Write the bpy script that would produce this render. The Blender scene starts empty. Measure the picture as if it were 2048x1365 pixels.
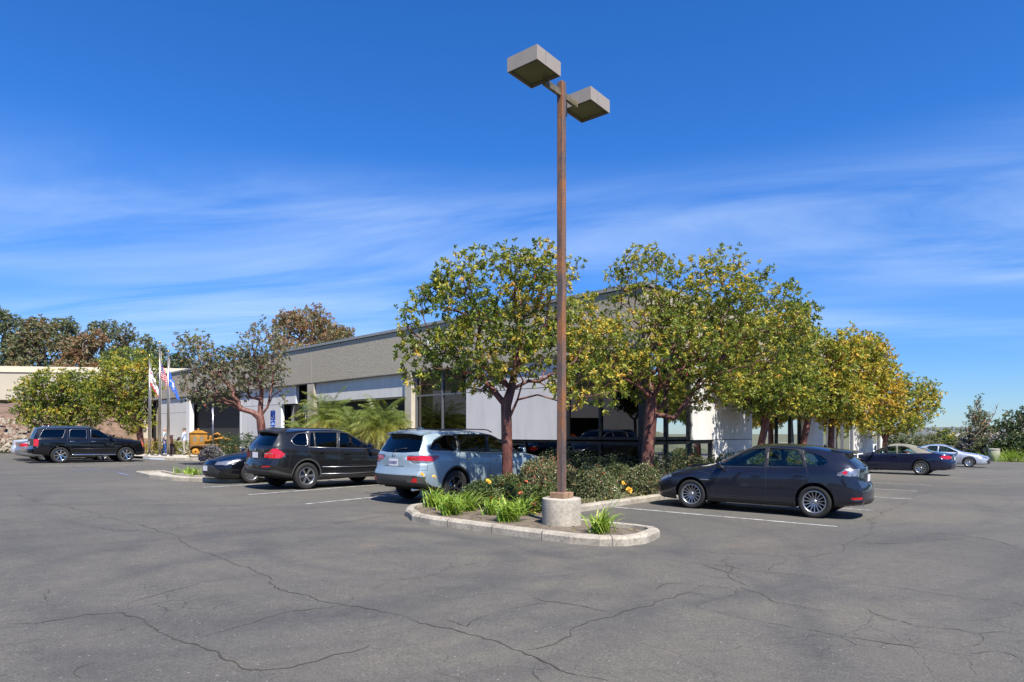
import bpy, bmesh, math, random
import numpy as np
from mathutils import Vector, Matrix, noise as mnoise
R = math.radians
SC = bpy.context.scene
COL = SC.collection
F = 1280.0; HY = 864.0; CX = 1024.0; CH = 1.6
# ------------------------------------------------------------ ground and frames
def G(x, y):
    x = max(-70, min(70, x)); y = max(-40, min(75, y))
    return -0.012 * x - 0.008 * y
def U(px, py, up=0.0):
    """point of the sloping lot seen at a photo pixel (up = height above the lot)"""
    dx = (px - CX) / F; dz = (HY - py) / F
    t = (CH - up) / (-dz - 0.012 * dx - 0.008)
    return Vector((t * dx, t, G(t * dx, t) + up))
def at(px, Y):
    return Vector(((px - CX) / F * Y, Y))
def zat(py, Y):
    return CH + (HY - py) / F * Y
C0 = Vector((4.16, 20.26))
DL = Vector((-0.7147, 0.6994)); DR = Vector((0.6994, 0.7147))
NL = Vector((-0.6994, -0.7147)); NR = Vector((0.7147, -0.6994))
PL = Vector((-0.775, 0.632)); PR = Vector((0.632, 0.775))
def uL(px):
    k = (px - CX) / F
    return (C0.x - C0.y * k) / (0.7147 + 0.6994 * k)
def uR(px):
    k = (px - CX) / F
    return (C0.y * k - C0.x) / (0.6994 - 0.7147 * k)
def FL(u, out, z):
    p = C0 + DL * u + NL * out
    return Vector((p.x, p.y, z))
def FR(u, out, z):
    p = C0 + DR * u + NR * out
    return Vector((p.x, p.y, z))
# ------------------------------------------------------------ objects
def tag(o, label=None, cat=None, group=None, kind=None):
    if label: o['label'] = label
    if cat: o['category'] = cat
    if group: o['group'] = group
    if kind: o['kind'] = kind
    return o
def thing(name, label, cat, loc=(0, 0, 0), rz=0.0, group=None):
    o = bpy.data.objects.new(name, None); COL.objects.link(o)
    o.location = loc; o.rotation_euler = (0, 0, rz); o.empty_display_size = 0.2
    return tag(o, label, cat, group)
def link(name, me, mats=None, parent=None, smooth=False):
    o = bpy.data.objects.new(name, me); COL.objects.link(o)
    if mats is not None:
        for m in (mats if isinstance(mats, (list, tuple)) else [mats]): me.materials.append(m)
    if parent is not None: o.parent = parent
    if smooth: me.shade_smooth()
    return o
def from_bm(name, bm, mats, parent=None, smooth=False):
    me = bpy.data.meshes.new(name); bm.to_mesh(me); bm.free()
    return link(name, me, mats, parent, smooth)
def copy_tree(o, parent=None):
    c = o.copy(); COL.objects.link(c)
    if parent is not None: c.parent = parent
    for ch in list(o.children): copy_tree(ch, c)
    return c
class MB:
    """collects shapes into one mesh; every add_ takes a material slot"""
    def __init__(s): s.v = []; s.f = []; s.m = []; s.sm = []
    def add(s, vs, fs, mi=0, sm=False):
        n = len(s.v); s.v.extend([tuple(v) for v in vs])
        for f in fs:
            s.f.append([i + n for i in f]); s.m.append(mi); s.sm.append(sm)
    def box(s, c, size, mi=0, rz=0.0, M=None):
        hx, hy, hz = size[0] / 2, size[1] / 2, size[2] / 2
        vs = [Vector((x * hx, y * hy, z * hz)) for z in (-1, 1) for y in (-1, 1) for x in (-1, 1)]
        Mx = M if M is not None else Matrix.Rotation(rz, 4, 'Z')
        vs = [Mx @ v + Vector(c) for v in vs]
        s.add(vs, [(0, 2, 3, 1), (4, 5, 7, 6), (0, 1, 5, 4), (2, 6, 7, 3), (0, 4, 6, 2), (1, 3, 7, 5)], mi)
    def bbox(s, c, size, b=0.01, mi=0, M=None, sm=True):
        """box with rounded (bevelled) edges"""
        bm = bmesh.new(); bmesh.ops.create_cube(bm, size=1.0)
        for v in bm.verts: v.co = Vector((v.co.x * size[0], v.co.y * size[1], v.co.z * size[2]))
        bmesh.ops.bevel(bm, geom=bm.edges[:] , offset=b, segments=2, affect='EDGES', profile=0.6)
        Mx = M if M is not None else Matrix.Identity(4)
        bm.verts.index_update()
        s.add([Mx @ v.co + Vector(c) for v in bm.verts], [[v.index for v in f.verts] for f in bm.faces], mi, sm)
        bm.free()
    def quad(s, a, b, c, d, mi=0): s.add([a, b, c, d], [(0, 1, 2, 3)], mi)
    def tube(s, pts, rad, n=8, mi=0, caps=True, sm=True):
        pts = [Vector(p) for p in pts]
        if not isinstance(rad, (list, tuple)): rad = [rad] * len(pts)
        rings = []; up = None
        for i, p in enumerate(pts):
            d = (pts[min(i + 1, len(pts) - 1)] - pts[max(i - 1, 0)])
            d = d.normalized() if d.length > 1e-9 else Vector((0, 0, 1))
            if up is None:
                up = Vector((0, 0, 1)) if abs(d.z) < 0.9 else Vector((1, 0, 0))
            a = d.cross(up)
            if a.length < 1e-5: a = d.cross(Vector((0.3, 1, 0.2)))
            a.normalize(); b = a.cross(d).normalized(); up = b
            rings.append([p + (a * math.cos(2 * math.pi * k / n) + b * math.sin(2 * math.pi * k / n)) * rad[i] for k in range(n)])
        vs = [v for r in rings for v in r]; fs = []
        for i in range(len(rings) - 1):
            for k in range(n):
                fs.append((i * n + k, i * n + (k + 1) % n, (i + 1) * n + (k + 1) % n, (i + 1) * n + k))
        if caps:
            fs.append(tuple(reversed(range(n)))); fs.append(tuple((len(rings) - 1) * n + k for k in range(n)))
        s.add(vs, fs, mi, sm)
    def lathe(s, prof, n=24, c=(0, 0, 0), M=None, mi=0, sm=True, mis=None):
        """prof: list of (radius, height), round the z axis"""
        Mx = M if M is not None else Matrix.Identity(4)
        vs = []
        for r, h in prof:
            for k in range(n):
                a = 2 * math.pi * k / n
                vs.append(Mx @ Vector((r * math.cos(a), r * math.sin(a), h)) + Vector(c))
        for i in range(len(prof) - 1):
            fs = [(i * n + k, i * n + (k + 1) % n, (i + 1) * n + (k + 1) % n, (i + 1) * n + k) for k in range(n)]
            if i == 0: s.add(vs, fs, mis[i] if mis else mi, sm); base = len(s.v) - len(vs)
            else:
                for f in fs:
                    s.f.append([q + base for q in f]); s.m.append(mis[i] if mis else mi); s.sm.append(sm)
    def ball(s, c, r, n=10, mi=0, sq=(1, 1, 1)):
        prof = [(max(1e-4, r * math.sin(math.pi * i / n)), -r * math.cos(math.pi * i / n)) for i in range(n + 1)]
        s.lathe(prof, n + 4, c, Matrix.Diagonal((sq[0], sq[1], sq[2], 1)), mi)
    def build(s, name, mats, parent=None):
        me = bpy.data.meshes.new(name); me.from_pydata(s.v, [], s.f)
        me.polygons.foreach_set('material_index', s.m); me.polygons.foreach_set('use_smooth', s.sm)
        me.update()
        return link(name, me, mats, parent)
def poly_sheet(name, pts, mat, z=None, parent=None):
    bm = bmesh.new()
    vs = [bm.verts.new(p) for p in pts]
    bmesh.ops.triangle_fill(bm, edges=[bm.edges.new((vs[i], vs[(i + 1) % len(vs)])) for i in range(len(vs))], use_beauty=True)
    for f in bm.faces:
        if f.normal.z < 0: f.normal_flip()
    return from_bm(name, bm, mat, parent)
def sweep(pts, prof, closed=False, mi=0, mb=None):
    """sweep a profile [(side offset to the left, height)] along 3d ground points"""
    mb = mb or MB(); n = len(pts); P = [Vector((p[0], p[1])) for p in pts]; rows = []
    for i in range(n):
        a = P[(i - 1) % n] if (closed or i > 0) else None
        b = P[(i + 1) % n] if (closed or i < n - 1) else None
        d1 = (P[i] - a).normalized() if a is not None else (b - P[i]).normalized()
        d2 = (b - P[i]).normalized() if b is not None else d1
        t = (d1 + d2)
        t = t.normalized() if t.length > 1e-6 else d1
        nn = Vector((-t.y, t.x)); k = 1 / max(0.35, nn.dot(Vector((-d1.y, d1.x))))
        rows.append([Vector((P[i].x + nn.x * o * k, P[i].y + nn.y * o * k, pts[i][2] + h)) for o, h in prof])
    m = len(prof); vs = [v for r in rows for v in r]; fs = []
    for i in range(n if closed else n - 1):
        j = (i + 1) % n
        for k in range(m - 1): fs.append((i * m + k, j * m + k, j * m + k + 1, i * m + k + 1))
    if not closed:
        fs.append(tuple(range(m))); fs.append(tuple((n - 1) * m + k for k in reversed(range(m))))
    mb.add(vs, fs, mi)
    return mb
# ------------------------------------------------------------ materials
def newmat(name):
    m = bpy.data.materials.new(name); m.use_nodes = True
    nt = m.node_tree; b = nt.nodes['Principled BSDF']
    return m, nt, b
def nd(nt, typ, **kw):
    n = nt.nodes.new(typ)
    for k, v in kw.items():
        if k in n.inputs.keys() if isinstance(k, str) else False: n.inputs[k].default_value = v
        else: setattr(n, k, v)
    return n
def ramp(nt, fac, stops, interp='LINEAR'):
    r = nt.nodes.new('ShaderNodeValToRGB'); r.color_ramp.interpolation = interp
    e = r.color_ramp.elements
    while len(e) < len(stops): e.new(0.5)
    for i, (p, c) in enumerate(stops):
        e[i].position = p; e[i].color = tuple(c) + (1,) if len(c) == 3 else c
    nt.links.new(fac, r.inputs[0]); return r
def noise_tex(nt, vec, scale, detail=4, rough=0.55, dist=0.0):
    n = nt.nodes.new('ShaderNodeTexNoise'); n.inputs['Scale'].default_value = scale
    n.inputs['Detail'].default_value = detail; n.inputs['Roughness'].default_value = rough
    n.inputs['Distortion'].default_value = dist
    if vec is not None: nt.links.new(vec, n.inputs['Vector'])
    return n
def mapping(nt, src, scale=(1, 1, 1), rot=(0, 0, 0), loc=(0, 0, 0)):
    m = nt.nodes.new('ShaderNodeMapping'); m.inputs['Scale'].default_value = scale
    m.inputs['Rotation'].default_value = rot; m.inputs['Location'].default_value = loc
    nt.links.new(src, m.inputs['Vector']); return m.outputs[0]
def mapdir(nt, src, ang, along, across, loc=(0, 0, 0)):
    return mapping(nt, mapping(nt, src, (1, 1, 1), (0, 0, -ang)), (along, across, 1), (0, 0, 0), loc)
def coord(nt, kind='Object'):
    return nt.nodes.new('ShaderNodeTexCoord').outputs[kind]
def mixc(nt, fac, a, b, mode='MIX'):
    m = nt.nodes.new('ShaderNodeMix'); m.data_type = 'RGBA'; m.blend_type = mode
    for s, v in ((0, fac), (6, a), (7, b)):
        if hasattr(v, 'is_linked') or hasattr(v, 'node'): nt.links.new(v, m.inputs[s])
        elif s == 0: m.inputs[0].default_value = v
        else: m.inputs[s].default_value = tuple(v) + (1,) if len(v) == 3 else v
    return m.outputs[2]
def mathn(nt, op, a, b=0.0, clamp=False):
    m = nt.nodes.new('ShaderNodeMath'); m.operation = op; m.use_clamp = clamp
    for i, v in enumerate((a, b)):
        if hasattr(v, 'node'): nt.links.new(v, m.inputs[i])
        else: m.inputs[i].default_value = v
    return m.outputs[0]
def bump(nt, b, h, strength=0.3, dist=0.02):
    n = nt.nodes.new('ShaderNodeBump'); n.inputs['Strength'].default_value = strength
    n.inputs['Distance'].default_value = dist
    nt.links.new(h, n.inputs['Height']); nt.links.new(n.outputs[0], b.inputs['Normal']); return n
def mat(name, col, rough=0.6, metal=0.0, var=0.0, scale=6.0, bmp=0.0, bscale=60.0, coat=0.0, spec=0.5, col2=None, emit=None):
    m, nt, b = newmat(name)
    b.inputs['Base Color'].default_value = tuple(col) + (1,)
    b.inputs['Roughness'].default_value = rough; b.inputs['Metallic'].default_value = metal
    b.inputs['Coat Weight'].default_value = coat; b.inputs['Coat Roughness'].default_value = 0.03
    b.inputs['Specular IOR Level'].default_value = spec
    co = coord(nt)
    if var or col2:
        n = noise_tex(nt, co, scale, 6, 0.6)
        c2 = col2 or tuple(max(0, c * (1 - var)) for c in col)
        r = ramp(nt, n.outputs[0], [(0.35, c2), (0.65, col)])
        nt.links.new(r.outputs[0], b.inputs['Base Color'])
    if bmp:
        n = noise_tex(nt, co, bscale, 3); bump(nt, b, n.outputs[0], bmp, 0.01)
    return m
def glassmat(name, tint, rough=0.0, refl=1.0, col=(1, 1, 1)):
    m = bpy.data.materials.new(name); m.use_nodes = True; nt = m.node_tree; nt.nodes.clear()
    out = nt.nodes.new('ShaderNodeOutputMaterial'); mx = nt.nodes.new('ShaderNodeMixShader')
    tr = nt.nodes.new('ShaderNodeBsdfTransparent'); tr.inputs[0].default_value = tuple(tint) + (1,)
    gl = nt.nodes.new('ShaderNodeBsdfGlossy'); gl.inputs['Roughness'].default_value = rough
    gl.inputs[0].default_value = tuple(col) + (1,)
    fr = nt.nodes.new('ShaderNodeFresnel'); fr.inputs[0].default_value = 1.5
    f = mathn(nt, 'MULTIPLY', fr.outputs[0], refl, True)
    nt.links.new(f, mx.inputs[0]); nt.links.new(tr.outputs[0], mx.inputs[1]); nt.links.new(gl.outputs[0], mx.inputs[2])
    nt.links.new(mx.outputs[0], out.inputs[0]); return m
M = {}
M['rubber'] = mat('rubber', (0.02, 0.02, 0.02), 0.75, bmp=0.2, bscale=80, spec=0.3)
M['black_trim'] = mat('black_trim', (0.022, 0.022, 0.024), 0.45)
M['grey_clad'] = mat('grey_clad', (0.045, 0.045, 0.043), 0.6, bmp=0.1, bscale=400)
M['dark_in'] = mat('dark_in', (0.012, 0.012, 0.013), 0.9)
M['interior'] = mat('interior', (0.03, 0.03, 0.034), 0.8)
M['interior_tan'] = mat('interior_tan', (0.16, 0.15, 0.14), 0.8)
M['chrome'] = mat('chrome', (0.8, 0.8, 0.8), 0.12, 1.0)
M['alloy'] = mat('alloy', (0.42, 0.43, 0.45), 0.32, 0.9)
M['alloy_dark'] = mat('alloy_dark', (0.16, 0.165, 0.17), 0.3, 0.9)
M['red_lens'] = mat('red_lens', (0.42, 0.006, 0.01), 0.12, coat=1.0)
M['clear_lens'] = mat('clear_lens', (0.36, 0.37, 0.39), 0.22, 0.6, coat=1.0, var=.6, scale=14)
M['amber_lens'] = mat('amber_lens', (0.6, 0.12, 0.04), 0.12, coat=1.0)
M['plate'] = mat('plate', (0.62, 0.62, 0.66), 0.5)
M['plate_ink'] = mat('plate_ink', (0.02, 0.03, 0.18), 0.5)
M['glass_clear'] = glassmat('glass_clear', (0.80, 0.88, 0.82), refl=.9)
M['glass_tint'] = glassmat('glass_tint', (0.07, 0.075, 0.08), refl=1.15)
M['glass_screen'] = glassmat('glass_screen', (0.45, 0.55, 0.5), refl=1.3)
M['hide'] = M['dark_in']
def paint(name, col, metal=0.35, rough=0.35):
    m, nt, b = newmat(name); b.inputs['Specular IOR Level'].default_value = .15 if max(col) < .1 else .5
    b.inputs['Metallic'].default_value = metal; b.inputs['Roughness'].default_value = rough
    b.inputs['Coat Weight'].default_value = 1.0; b.inputs['Coat Roughness'].default_value = 0.02
    co = coord(nt); n = noise_tex(nt, co, 3.0, 5, 0.6)
    r = ramp(nt, n.outputs[0], [(0.3, tuple(c * 0.9 for c in col)), (0.7, col)])
    # a little road dust low on the body and on top
    sx = nt.nodes.new('ShaderNodeSeparateXYZ'); nt.links.new(co, sx.inputs[0])
    lo = mathn(nt, 'MULTIPLY', mathn(nt, 'SUBTRACT', 0.55, sx.outputs[2], True), 0.16, True)
    n2 = noise_tex(nt, co, 40, 4, 0.7)
    f = mathn(nt, 'MULTIPLY', lo, n2.outputs[0], True)
    c = mixc(nt, f, r.outputs[0], (0.2, 0.18, 0.16))
    nt.links.new(c, b.inputs['Base Color'])
    rr = nt.nodes.new('ShaderNodeMapRange'); rr.inputs['To Min'].default_value = 0.015; rr.inputs['To Max'].default_value = 0.07
    nt.links.new(n2.outputs[0], rr.inputs[0]); nt.links.new(rr.outputs[0], b.inputs['Coat Roughness'])
    return m
# ------------------------------------------------------------ cars
def pchip(pts):
    xs = [p[0] for p in pts]; ys = [p[1] for p in pts]; n = len(xs)
    h = [xs[i + 1] - xs[i] for i in range(n - 1)]; d = [(ys[i + 1] - ys[i]) / h[i] for i in range(n - 1)]
    m = [0.0] * n; m[0] = d[0]; m[-1] = d[-1]
    for i in range(1, n - 1):
        if d[i - 1] * d[i] > 0:
            w1 = 2 * h[i] + h[i - 1]; w2 = h[i] + 2 * h[i - 1]; m[i] = (w1 + w2) / (w1 / d[i - 1] + w2 / d[i])
    def f(x):
        if x <= xs[0]: return ys[0]
        if x >= xs[-1]: return ys[-1]
        i = 0
        while x > xs[i + 1]: i += 1
        t = (x - xs[i]) / h[i]; t2 = t * t; t3 = t2 * t
        return ys[i] * (2 * t3 - 3 * t2 + 1) + h[i] * m[i] * (t3 - 2 * t2 + t) + ys[i + 1] * (-2 * t3 + 3 * t2) + h[i] * m[i + 1] * (t3 - t2)
    return f
def inpoly(x, y, P):
    c = False; j = len(P) - 1
    for i in range(len(P)):
        if (P[i][1] > y) != (P[j][1] > y) and x < (P[j][0] - P[i][0]) * (y - P[i][1]) / (P[j][1] - P[i][1]) + P[i][0]: c = not c
        j = i
    return c
def rnd(P, r=0.04, n=3):
    """round the corners of a polygon"""
    out = []
    for i in range(len(P)):
        a, b, c = Vector(P[i - 1]), Vector(P[i]), Vector(P[(i + 1) % len(P)])
        u = (a - b); v = (c - b); q = min(r, u.length * 0.45, v.length * 0.45)
        p0 = b + u.normalized() * q; p1 = b + v.normalized() * q
        for k in range(n + 1):
            t = k / n; out.append(tuple(p0 * (1 - t) ** 2 + b * 2 * t * (1 - t) + p1 * t * t))
    return out
def circ(cx, cz, r, n=28): return [(cx + r * math.cos(2 * math.pi * k / n), cz + r * math.sin(2 * math.pi * k / n)) for k in range(n)]
AX = {'side': (0, 2, 1), 'rear': (1, 2, 0), 'front': (1, 2, 0), 'top': (0, 1, 2)}
def face_ok(f, view):
    n = f.normal
    return abs(n.y) > 0.25 if view == 'side' else (n.x < -0.3 if view == 'rear' else (n.x > 0.25 if view == 'front' else n.z > 0.3))
def knife(bm, lay, P, view, tagid, lim=None, only=None, excl=False):
    a, b, c = AX[view]
    lo = (min(p[0] for p in P) - 0.01, min(p[1] for p in P) - 0.01); hi = (max(p[0] for p in P) + 0.01, max(p[1] for p in P) + 0.01)
    def near(f):
        if not face_ok(f, view): return False
        if lim and not lim(f.calc_center_median()): return False
        A = [v.co[a] for v in f.verts]; B = [v.co[b] for v in f.verts]
        return max(A) > lo[0] and min(A) < hi[0] and max(B) > lo[1] and min(B) < hi[1]
    for i in range(len(P)):
        p, q = P[i - 1], P[i]
        d = (q[0] - p[0], q[1] - p[1]); L = math.hypot(*d)
        if L < 1e-6: continue
        el = (min(p[0], q[0]) - 0.03, max(p[0], q[0]) + 0.03, min(p[1], q[1]) - 0.03, max(p[1], q[1]) + 0.03)
        fs = [f for f in bm.faces if near(f) and max(v.co[a] for v in f.verts) > el[0] and min(v.co[a] for v in f.verts) < el[1]
              and max(v.co[b] for v in f.verts) > el[2] and min(v.co[b] for v in f.verts) < el[3]]
        if not fs: continue
        no = [0, 0, 0]; no[a] = -d[1] / L; no[b] = d[0] / L; co = [0, 0, 0]; co[a] = p[0]; co[b] = p[1]
        es = {e for f in fs for e in f.edges}; vs = {v for f in fs for v in f.verts}
        bmesh.ops.bisect_plane(bm, geom=list(vs) + list(es) + fs, dist=1e-5, plane_co=co, plane_no=no)
        bm.normal_update()
    for f in bm.faces:
        if near(f):
            ct = f.calc_center_median()
            if excl and ((view == 'side') != (abs(f.normal.y) > abs(f.normal.x) * 1.0)): continue
            if inpoly(ct[a], ct[b], P) and (only is None or f[lay] in only): f[lay] = tagid
def wheel_parts(S, wheelobj, r, w, style, rimmat):
    """wheel round local y axis, outside face toward +y"""
    rr = S.get('rim_r', r * 0.68)
    T = Matrix.Rotation(R(-90), 4, 'X')
    tyre = MB()
    prof = [(rr, w * .42), (rr + .012, w * .49), (r * .9, w * .5), (r * .965, w * .46), (r, w * .36), (r, 0), (r, -w * .36), (r * .965, -w * .46), (r * .9, -w * .5), (rr, -w * .42)]
    tyre.lathe(prof, 40, M=T)
    tyre.build('tyre', M['rubber'], wheelobj)
    rim = MB()
    rim.lathe([(rr + .002, w * .44), (rr - .008, w * .47), (rr - .02, w * .44), (rr - .03, w * .3), (rr - .04, -w * .3), (rr - .0, -w * .42)], 40, M=T)
    rim.lathe([(rr - .03, -.02), (.01, -.03)], 32, M=T, mi=1)
    rim.lathe([(r * .38, 0.0), (r * .38, 0.015), (r * .1, .015)], 24, M=T, mi=2)   # brake disc
    n, kind = style
    yo = w * .40
    for k in range(n):
        a0 = 2 * math.pi * k / n + 0.2
        def P(rad, ang, y): return (rad * math.cos(ang), y, rad * math.sin(ang))
        subs = [0.0] if kind != 'pair' else [-0.10, 0.10]
        for s in subs:
            if kind == 'wide': wi, wo = .045 / .1, .045
            a = a0 + s * (1.0)
            ri = .045; ro = rr - .012
            hw_i = {'wide': .030, 'thin': .009, 'pair': .012, 'blade': .02, 'twist': .02}[kind]
            hw_o = {'wide': .042, 'thin': .008, 'pair': .016, 'blade': .034, 'twist': .03}[kind]
            ca, sa = math.cos(a), math.sin(a)
            def Q(rad, t, y): return (rad * ca - t * sa, y, rad * sa + t * ca)
            v = [Q(ri, -hw_i, yo - .03), Q(ri, hw_i, yo - .03), Q(ro, hw_o, yo), Q(ro, -hw_o, yo),
                 Q(ri, -hw_i, yo - .075), Q(ri, hw_i, yo - .075), Q(ro, hw_o, yo - .04), Q(ro, -hw_o, yo - .04)]
            rim.add(v, [(0, 1, 2, 3), (0, 3, 7, 4), (1, 5, 6, 2), (4, 7, 6, 5), (3, 2, 6, 7)], 0)
    rim.lathe([(.001, yo - .012), (.03, yo - .014), (.048, yo - .03), (.05, yo - .08)], 20, M=T)
    rim.build('rim', [rimmat, M['dark_in'], M['alloy_dark']], wheelobj)
def text_mesh(txt, size, extrude=0.002, bold=0.0):
    cu = bpy.data.curves.new('lettering', 'FONT'); cu.body = txt; cu.size = size; cu.extrude = extrude; cu.offset = bold
    cu.align_x = 'CENTER'; cu.align_y = 'CENTER'
    o = bpy.data.objects.new('lettering', cu); COL.objects.link(o)
    bpy.context.view_layer.update()
    dg = bpy.context.evaluated_depsgraph_get()
    me = bpy.data.meshes.new_from_object(o.evaluated_get(dg)); bpy.data.objects.remove(o); bpy.data.curves.remove(cu)
    me.materials.clear()
    return me
def make_car(name, label, loc, heading, S, group=None):
    """local frame: +x nose, +y left, z up, origin on the ground between the axles"""
    root = thing(name, label, S['cat'], loc, math.atan2(heading[1], heading[0]), group)
    wb = S['wb']; XN = S['xn']; XT = S['xt']
    W = pchip(S['W']); zb = pchip(S['zb']); zbelt = pchip(S['belt']); zre = pchip(S['re']); yre = pchip(S['yre']); ztop = pchip(S['top'])
    nose = pchip(S['nose']); tail = pchip(S['tail'])
    bl = S.get('blend', 1.2); bn = S.get('blend_n', 0.7); bulge = S.get('bulge', 0.12)
    TL = [0, .1, .22, .36, .5, .62, .74, .85, .94, 1.0]; PF = S.get('prof', [.93, .968, .985, .996, 1.0, .998, .99, .975, .95, .905])
    TG = [.12, .25, .4, .55, .7, .85, .94, 1.0]
    RF = [1, .93, .8, .62, .42, .21, 0]
    xs = []; n = 110
    for i in range(n + 1):
        t = i / n; t = 0.5 - 0.5 * math.cos(math.pi * t) * 0.35 / 0.35 if False else t
        xs.append(XT + (XN - XT) * t)
    xs = sorted(set([round(x, 4) for x in xs] + [round(XT + d, 4) for d in (.012, .03)] + [round(XN - d, 4) for d in (.012, .03)]))
    def warp(x, y, z, w_):
        q = 1 - min(1, (y / max(.2, w_)) ** 2)
        o = x
        if x < XT + bl:
            w = ((XT + bl - x) / bl) ** 1.5; o += w * (tail(z) - XT); 
        if x < XT + .8: o -= ((XT + .8 - x) / .8) ** 2 * bulge * q
        if x > XN - bn:
            w = ((x - XN + bn) / bn) ** 1.5; o -= w * (XN - nose(z))
        if x > XN - .8: o += ((x - XN + .8) / .8) ** 2 * bulge * q
        return o
    def row(x):
        w = W(x); z0 = zb(x); z1 = zbelt(x); out = []
        for t, p in zip(TL, PF): out.append((w * p, z0 + (z1 - z0) * t))
        y1 = w * PF[-1]; ze = max(zre(x), z1 + .012); ye = min(yre(x), y1 * 0.985)
        for t in TG:
            s = t + 0.10 * math.sin(math.pi * t) * 0
            out.append((y1 + (ye - y1) * (t ** 1.25), z1 + (ze - z1) * t))
        zt = max(ztop(x), ze + .006)
        for f in RF[1:]:
            out.append((ye * f, ze + (zt - ze) * (1 - f ** 2.2)))
        return out
    S['rx'] = lambda y, z: tail(z) - bulge * (1 - min(1, (y / W(XT)) ** 2)) - .006
    S['nx'] = lambda y, z: nose(z) + bulge * (1 - min(1, (y / W(XN)) ** 2)) + .006
    bm = bmesh.new(); lay = bm.faces.layers.int.new('tag')
    nJ = len(TL) + len(TG); grid = []
    for x in xs:
        w = W(x); rw = row(x)
        left = [bm.verts.new((warp(x, y, z, w), y, z)) for y, z in rw]
        right = [bm.verts.new((warp(x, y, z, w), -y, z)) for y, z in rw[:-1]] + [left[-1]]
        grid.append((left, right, rw, w))
    def q(a, b, c, d):
        vs = []
        for v in (a, b, c, d):
            if v not in vs: vs.append(v)
        if len(vs) > 2:
            try: bm.faces.new(vs)
            except ValueError: pass
    for i in range(len(xs) - 1):
        l0, r0, _, _ = grid[i]; l1, r1, _, _ = grid[i + 1]
        for j in range(len(l0) - 1):
            q(l0[j], l0[j + 1], l1[j + 1], l1[j]); q(r0[j], r1[j], r1[j + 1], r0[j + 1])
    FRR = RF + [-f for f in reversed(RF[:-1])]
    for end, sgn in ((0, -1), (-1, 1)):
        left, right, rw, w = grid[end]; x = xs[end]
        jt = nJ - 1; top = left[jt:] + list(reversed(right[jt:-1]))
        crown = [v.co.z - left[jt].co.z for v in top]
        prev = None
        for j in range(jt + 1):
            if j == jt: cur = top
            else:
                y, z = rw[j]; k = max(0, (z - zbelt(x)) / max(.001, rw[jt][1] - zbelt(x))) ** 1.5 if rw[jt][1] - zbelt(x) > .1 else (j / jt) ** 2
                cur = [left[j]] + [bm.verts.new((warp(x, y * f, z + crown[m] * k, w), y * f, z + crown[m] * k)) for m, f in enumerate(FRR) if 0 < m < len(FRR) - 1] + [right[j]]
            if prev:
                for m in range(len(cur) - 1):
                    if sgn < 0: q(prev[m], prev[m + 1], cur[m + 1], cur[m])
                    else: q(prev[m], cur[m], cur[m + 1], prev[m + 1])
            prev = cur
    bmesh.ops.recalc_face_normals(bm, faces=bm.faces[:])
    if sum(f.normal.z * f.calc_area() for f in bm.faces if f.calc_center_median().z > 0.9) < 0:
        for f in bm.faces: f.normal_flip()
    bm.normal_update()
    # -------- knife in openings, lamps, trim and seams
    K = S['cuts']; tid = 1; info = {}
    for c in K:
        P = c['p']; view = c['v']
        lim = c.get('lim')
        if view in ('rear', 'front') and c.get('mirror', True):
            for P2 in (P, [(-a, b) for a, b in P]):
                knife(bm, lay, P2, view, tid, lim, excl=c.get('part') in ('headlight', 'taillight', 'rear_reflector'))
        elif view == 'top' and c.get('mirror', True):
            for P2 in (P, [(a, -b) for a, b in P]): knife(bm, lay, P2, view, tid, lim)
        else: knife(bm, lay, P, view, tid, lim, excl=c.get('part') in ('headlight', 'taillight', 'rear_reflector'))
        info[tid] = c; tid += 1
    # merge ids that belong to one part
    part_faces = {}; kill = []
    for f in bm.faces:
        t = f[lay]
        if t == 0: continue
        c = info[t]
        if c['part'] is None: kill.append(f); continue
        if c['part'] == 'body': continue
        ct = f.calc_center_median()
        side = 0 if c.get('whole') else (1 if ct.y > 0 else -1)
        part_faces.setdefault((c['part'], c.get('id', c['part']), side), []).append(f)
    mats_cache = {}
    bm.verts.index_update()
    for (pname, pid, side), fs in sorted(part_faces.items(), key=lambda kv: str(kv[0])):
        vs = {}; V = []; FF = []; MI = []; ml = []
        for f in fs:
            c = info[f[lay]]; mt = c['m']
            if mt not in ml: ml.append(mt)
            off = c.get('off', 0.0)
            idx = []
            for v in f.verts:
                k_ = v.index
                if k_ not in vs: vs[k_] = len(V); V.append(v.co + v.normal * off)
                idx.append(vs[k_])
            FF.append(idx); MI.append(ml.index(mt))
        me = bpy.data.meshes.new(pname); me.from_pydata([tuple(v) for v in V], [], FF); me.polygons.foreach_set('material_index', MI)
        me.shade_smooth()
        ob = link(pname, me, [M[x] if isinstance(x, str) else x for x in ml], root)
        if info[fs[0][lay]].get('thick'):
            md = ob.modifiers.new('solid', 'SOLIDIFY'); md.thickness = info[fs[0][lay]]['thick']; md.offset = -1
    slots = [S['paint']]
    allk = [f for fs in part_faces.values() for f in fs] + kill
    for f in bm.faces:
        t = f[lay]; mi = 0
        if t and info[t]['part'] == 'body':
            mt = info[t]['m']; mt = M[mt] if isinstance(mt, str) else mt
            if mt not in slots: slots.append(mt)
            mi = slots.index(mt)
        f.material_index = mi; f.smooth = True
    slots.append(M['dark_in'])
    bmesh.ops.delete(bm, geom=allk, context='FACES')
    bo = from_bm('body', bm, slots, root)
    wn = bo.modifiers.new('normals', 'WEIGHTED_NORMAL'); wn.mode = 'FACE_AREA'; wn.weight = 50
    md = bo.modifiers.new('shell', 'SOLIDIFY'); md.thickness = 0.025; md.offset = -1
    md.material_offset = 0; md.material_offset_rim = 0
    # -------- wheels
    r = S['wr']; tw = S['track'] / 2
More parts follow.
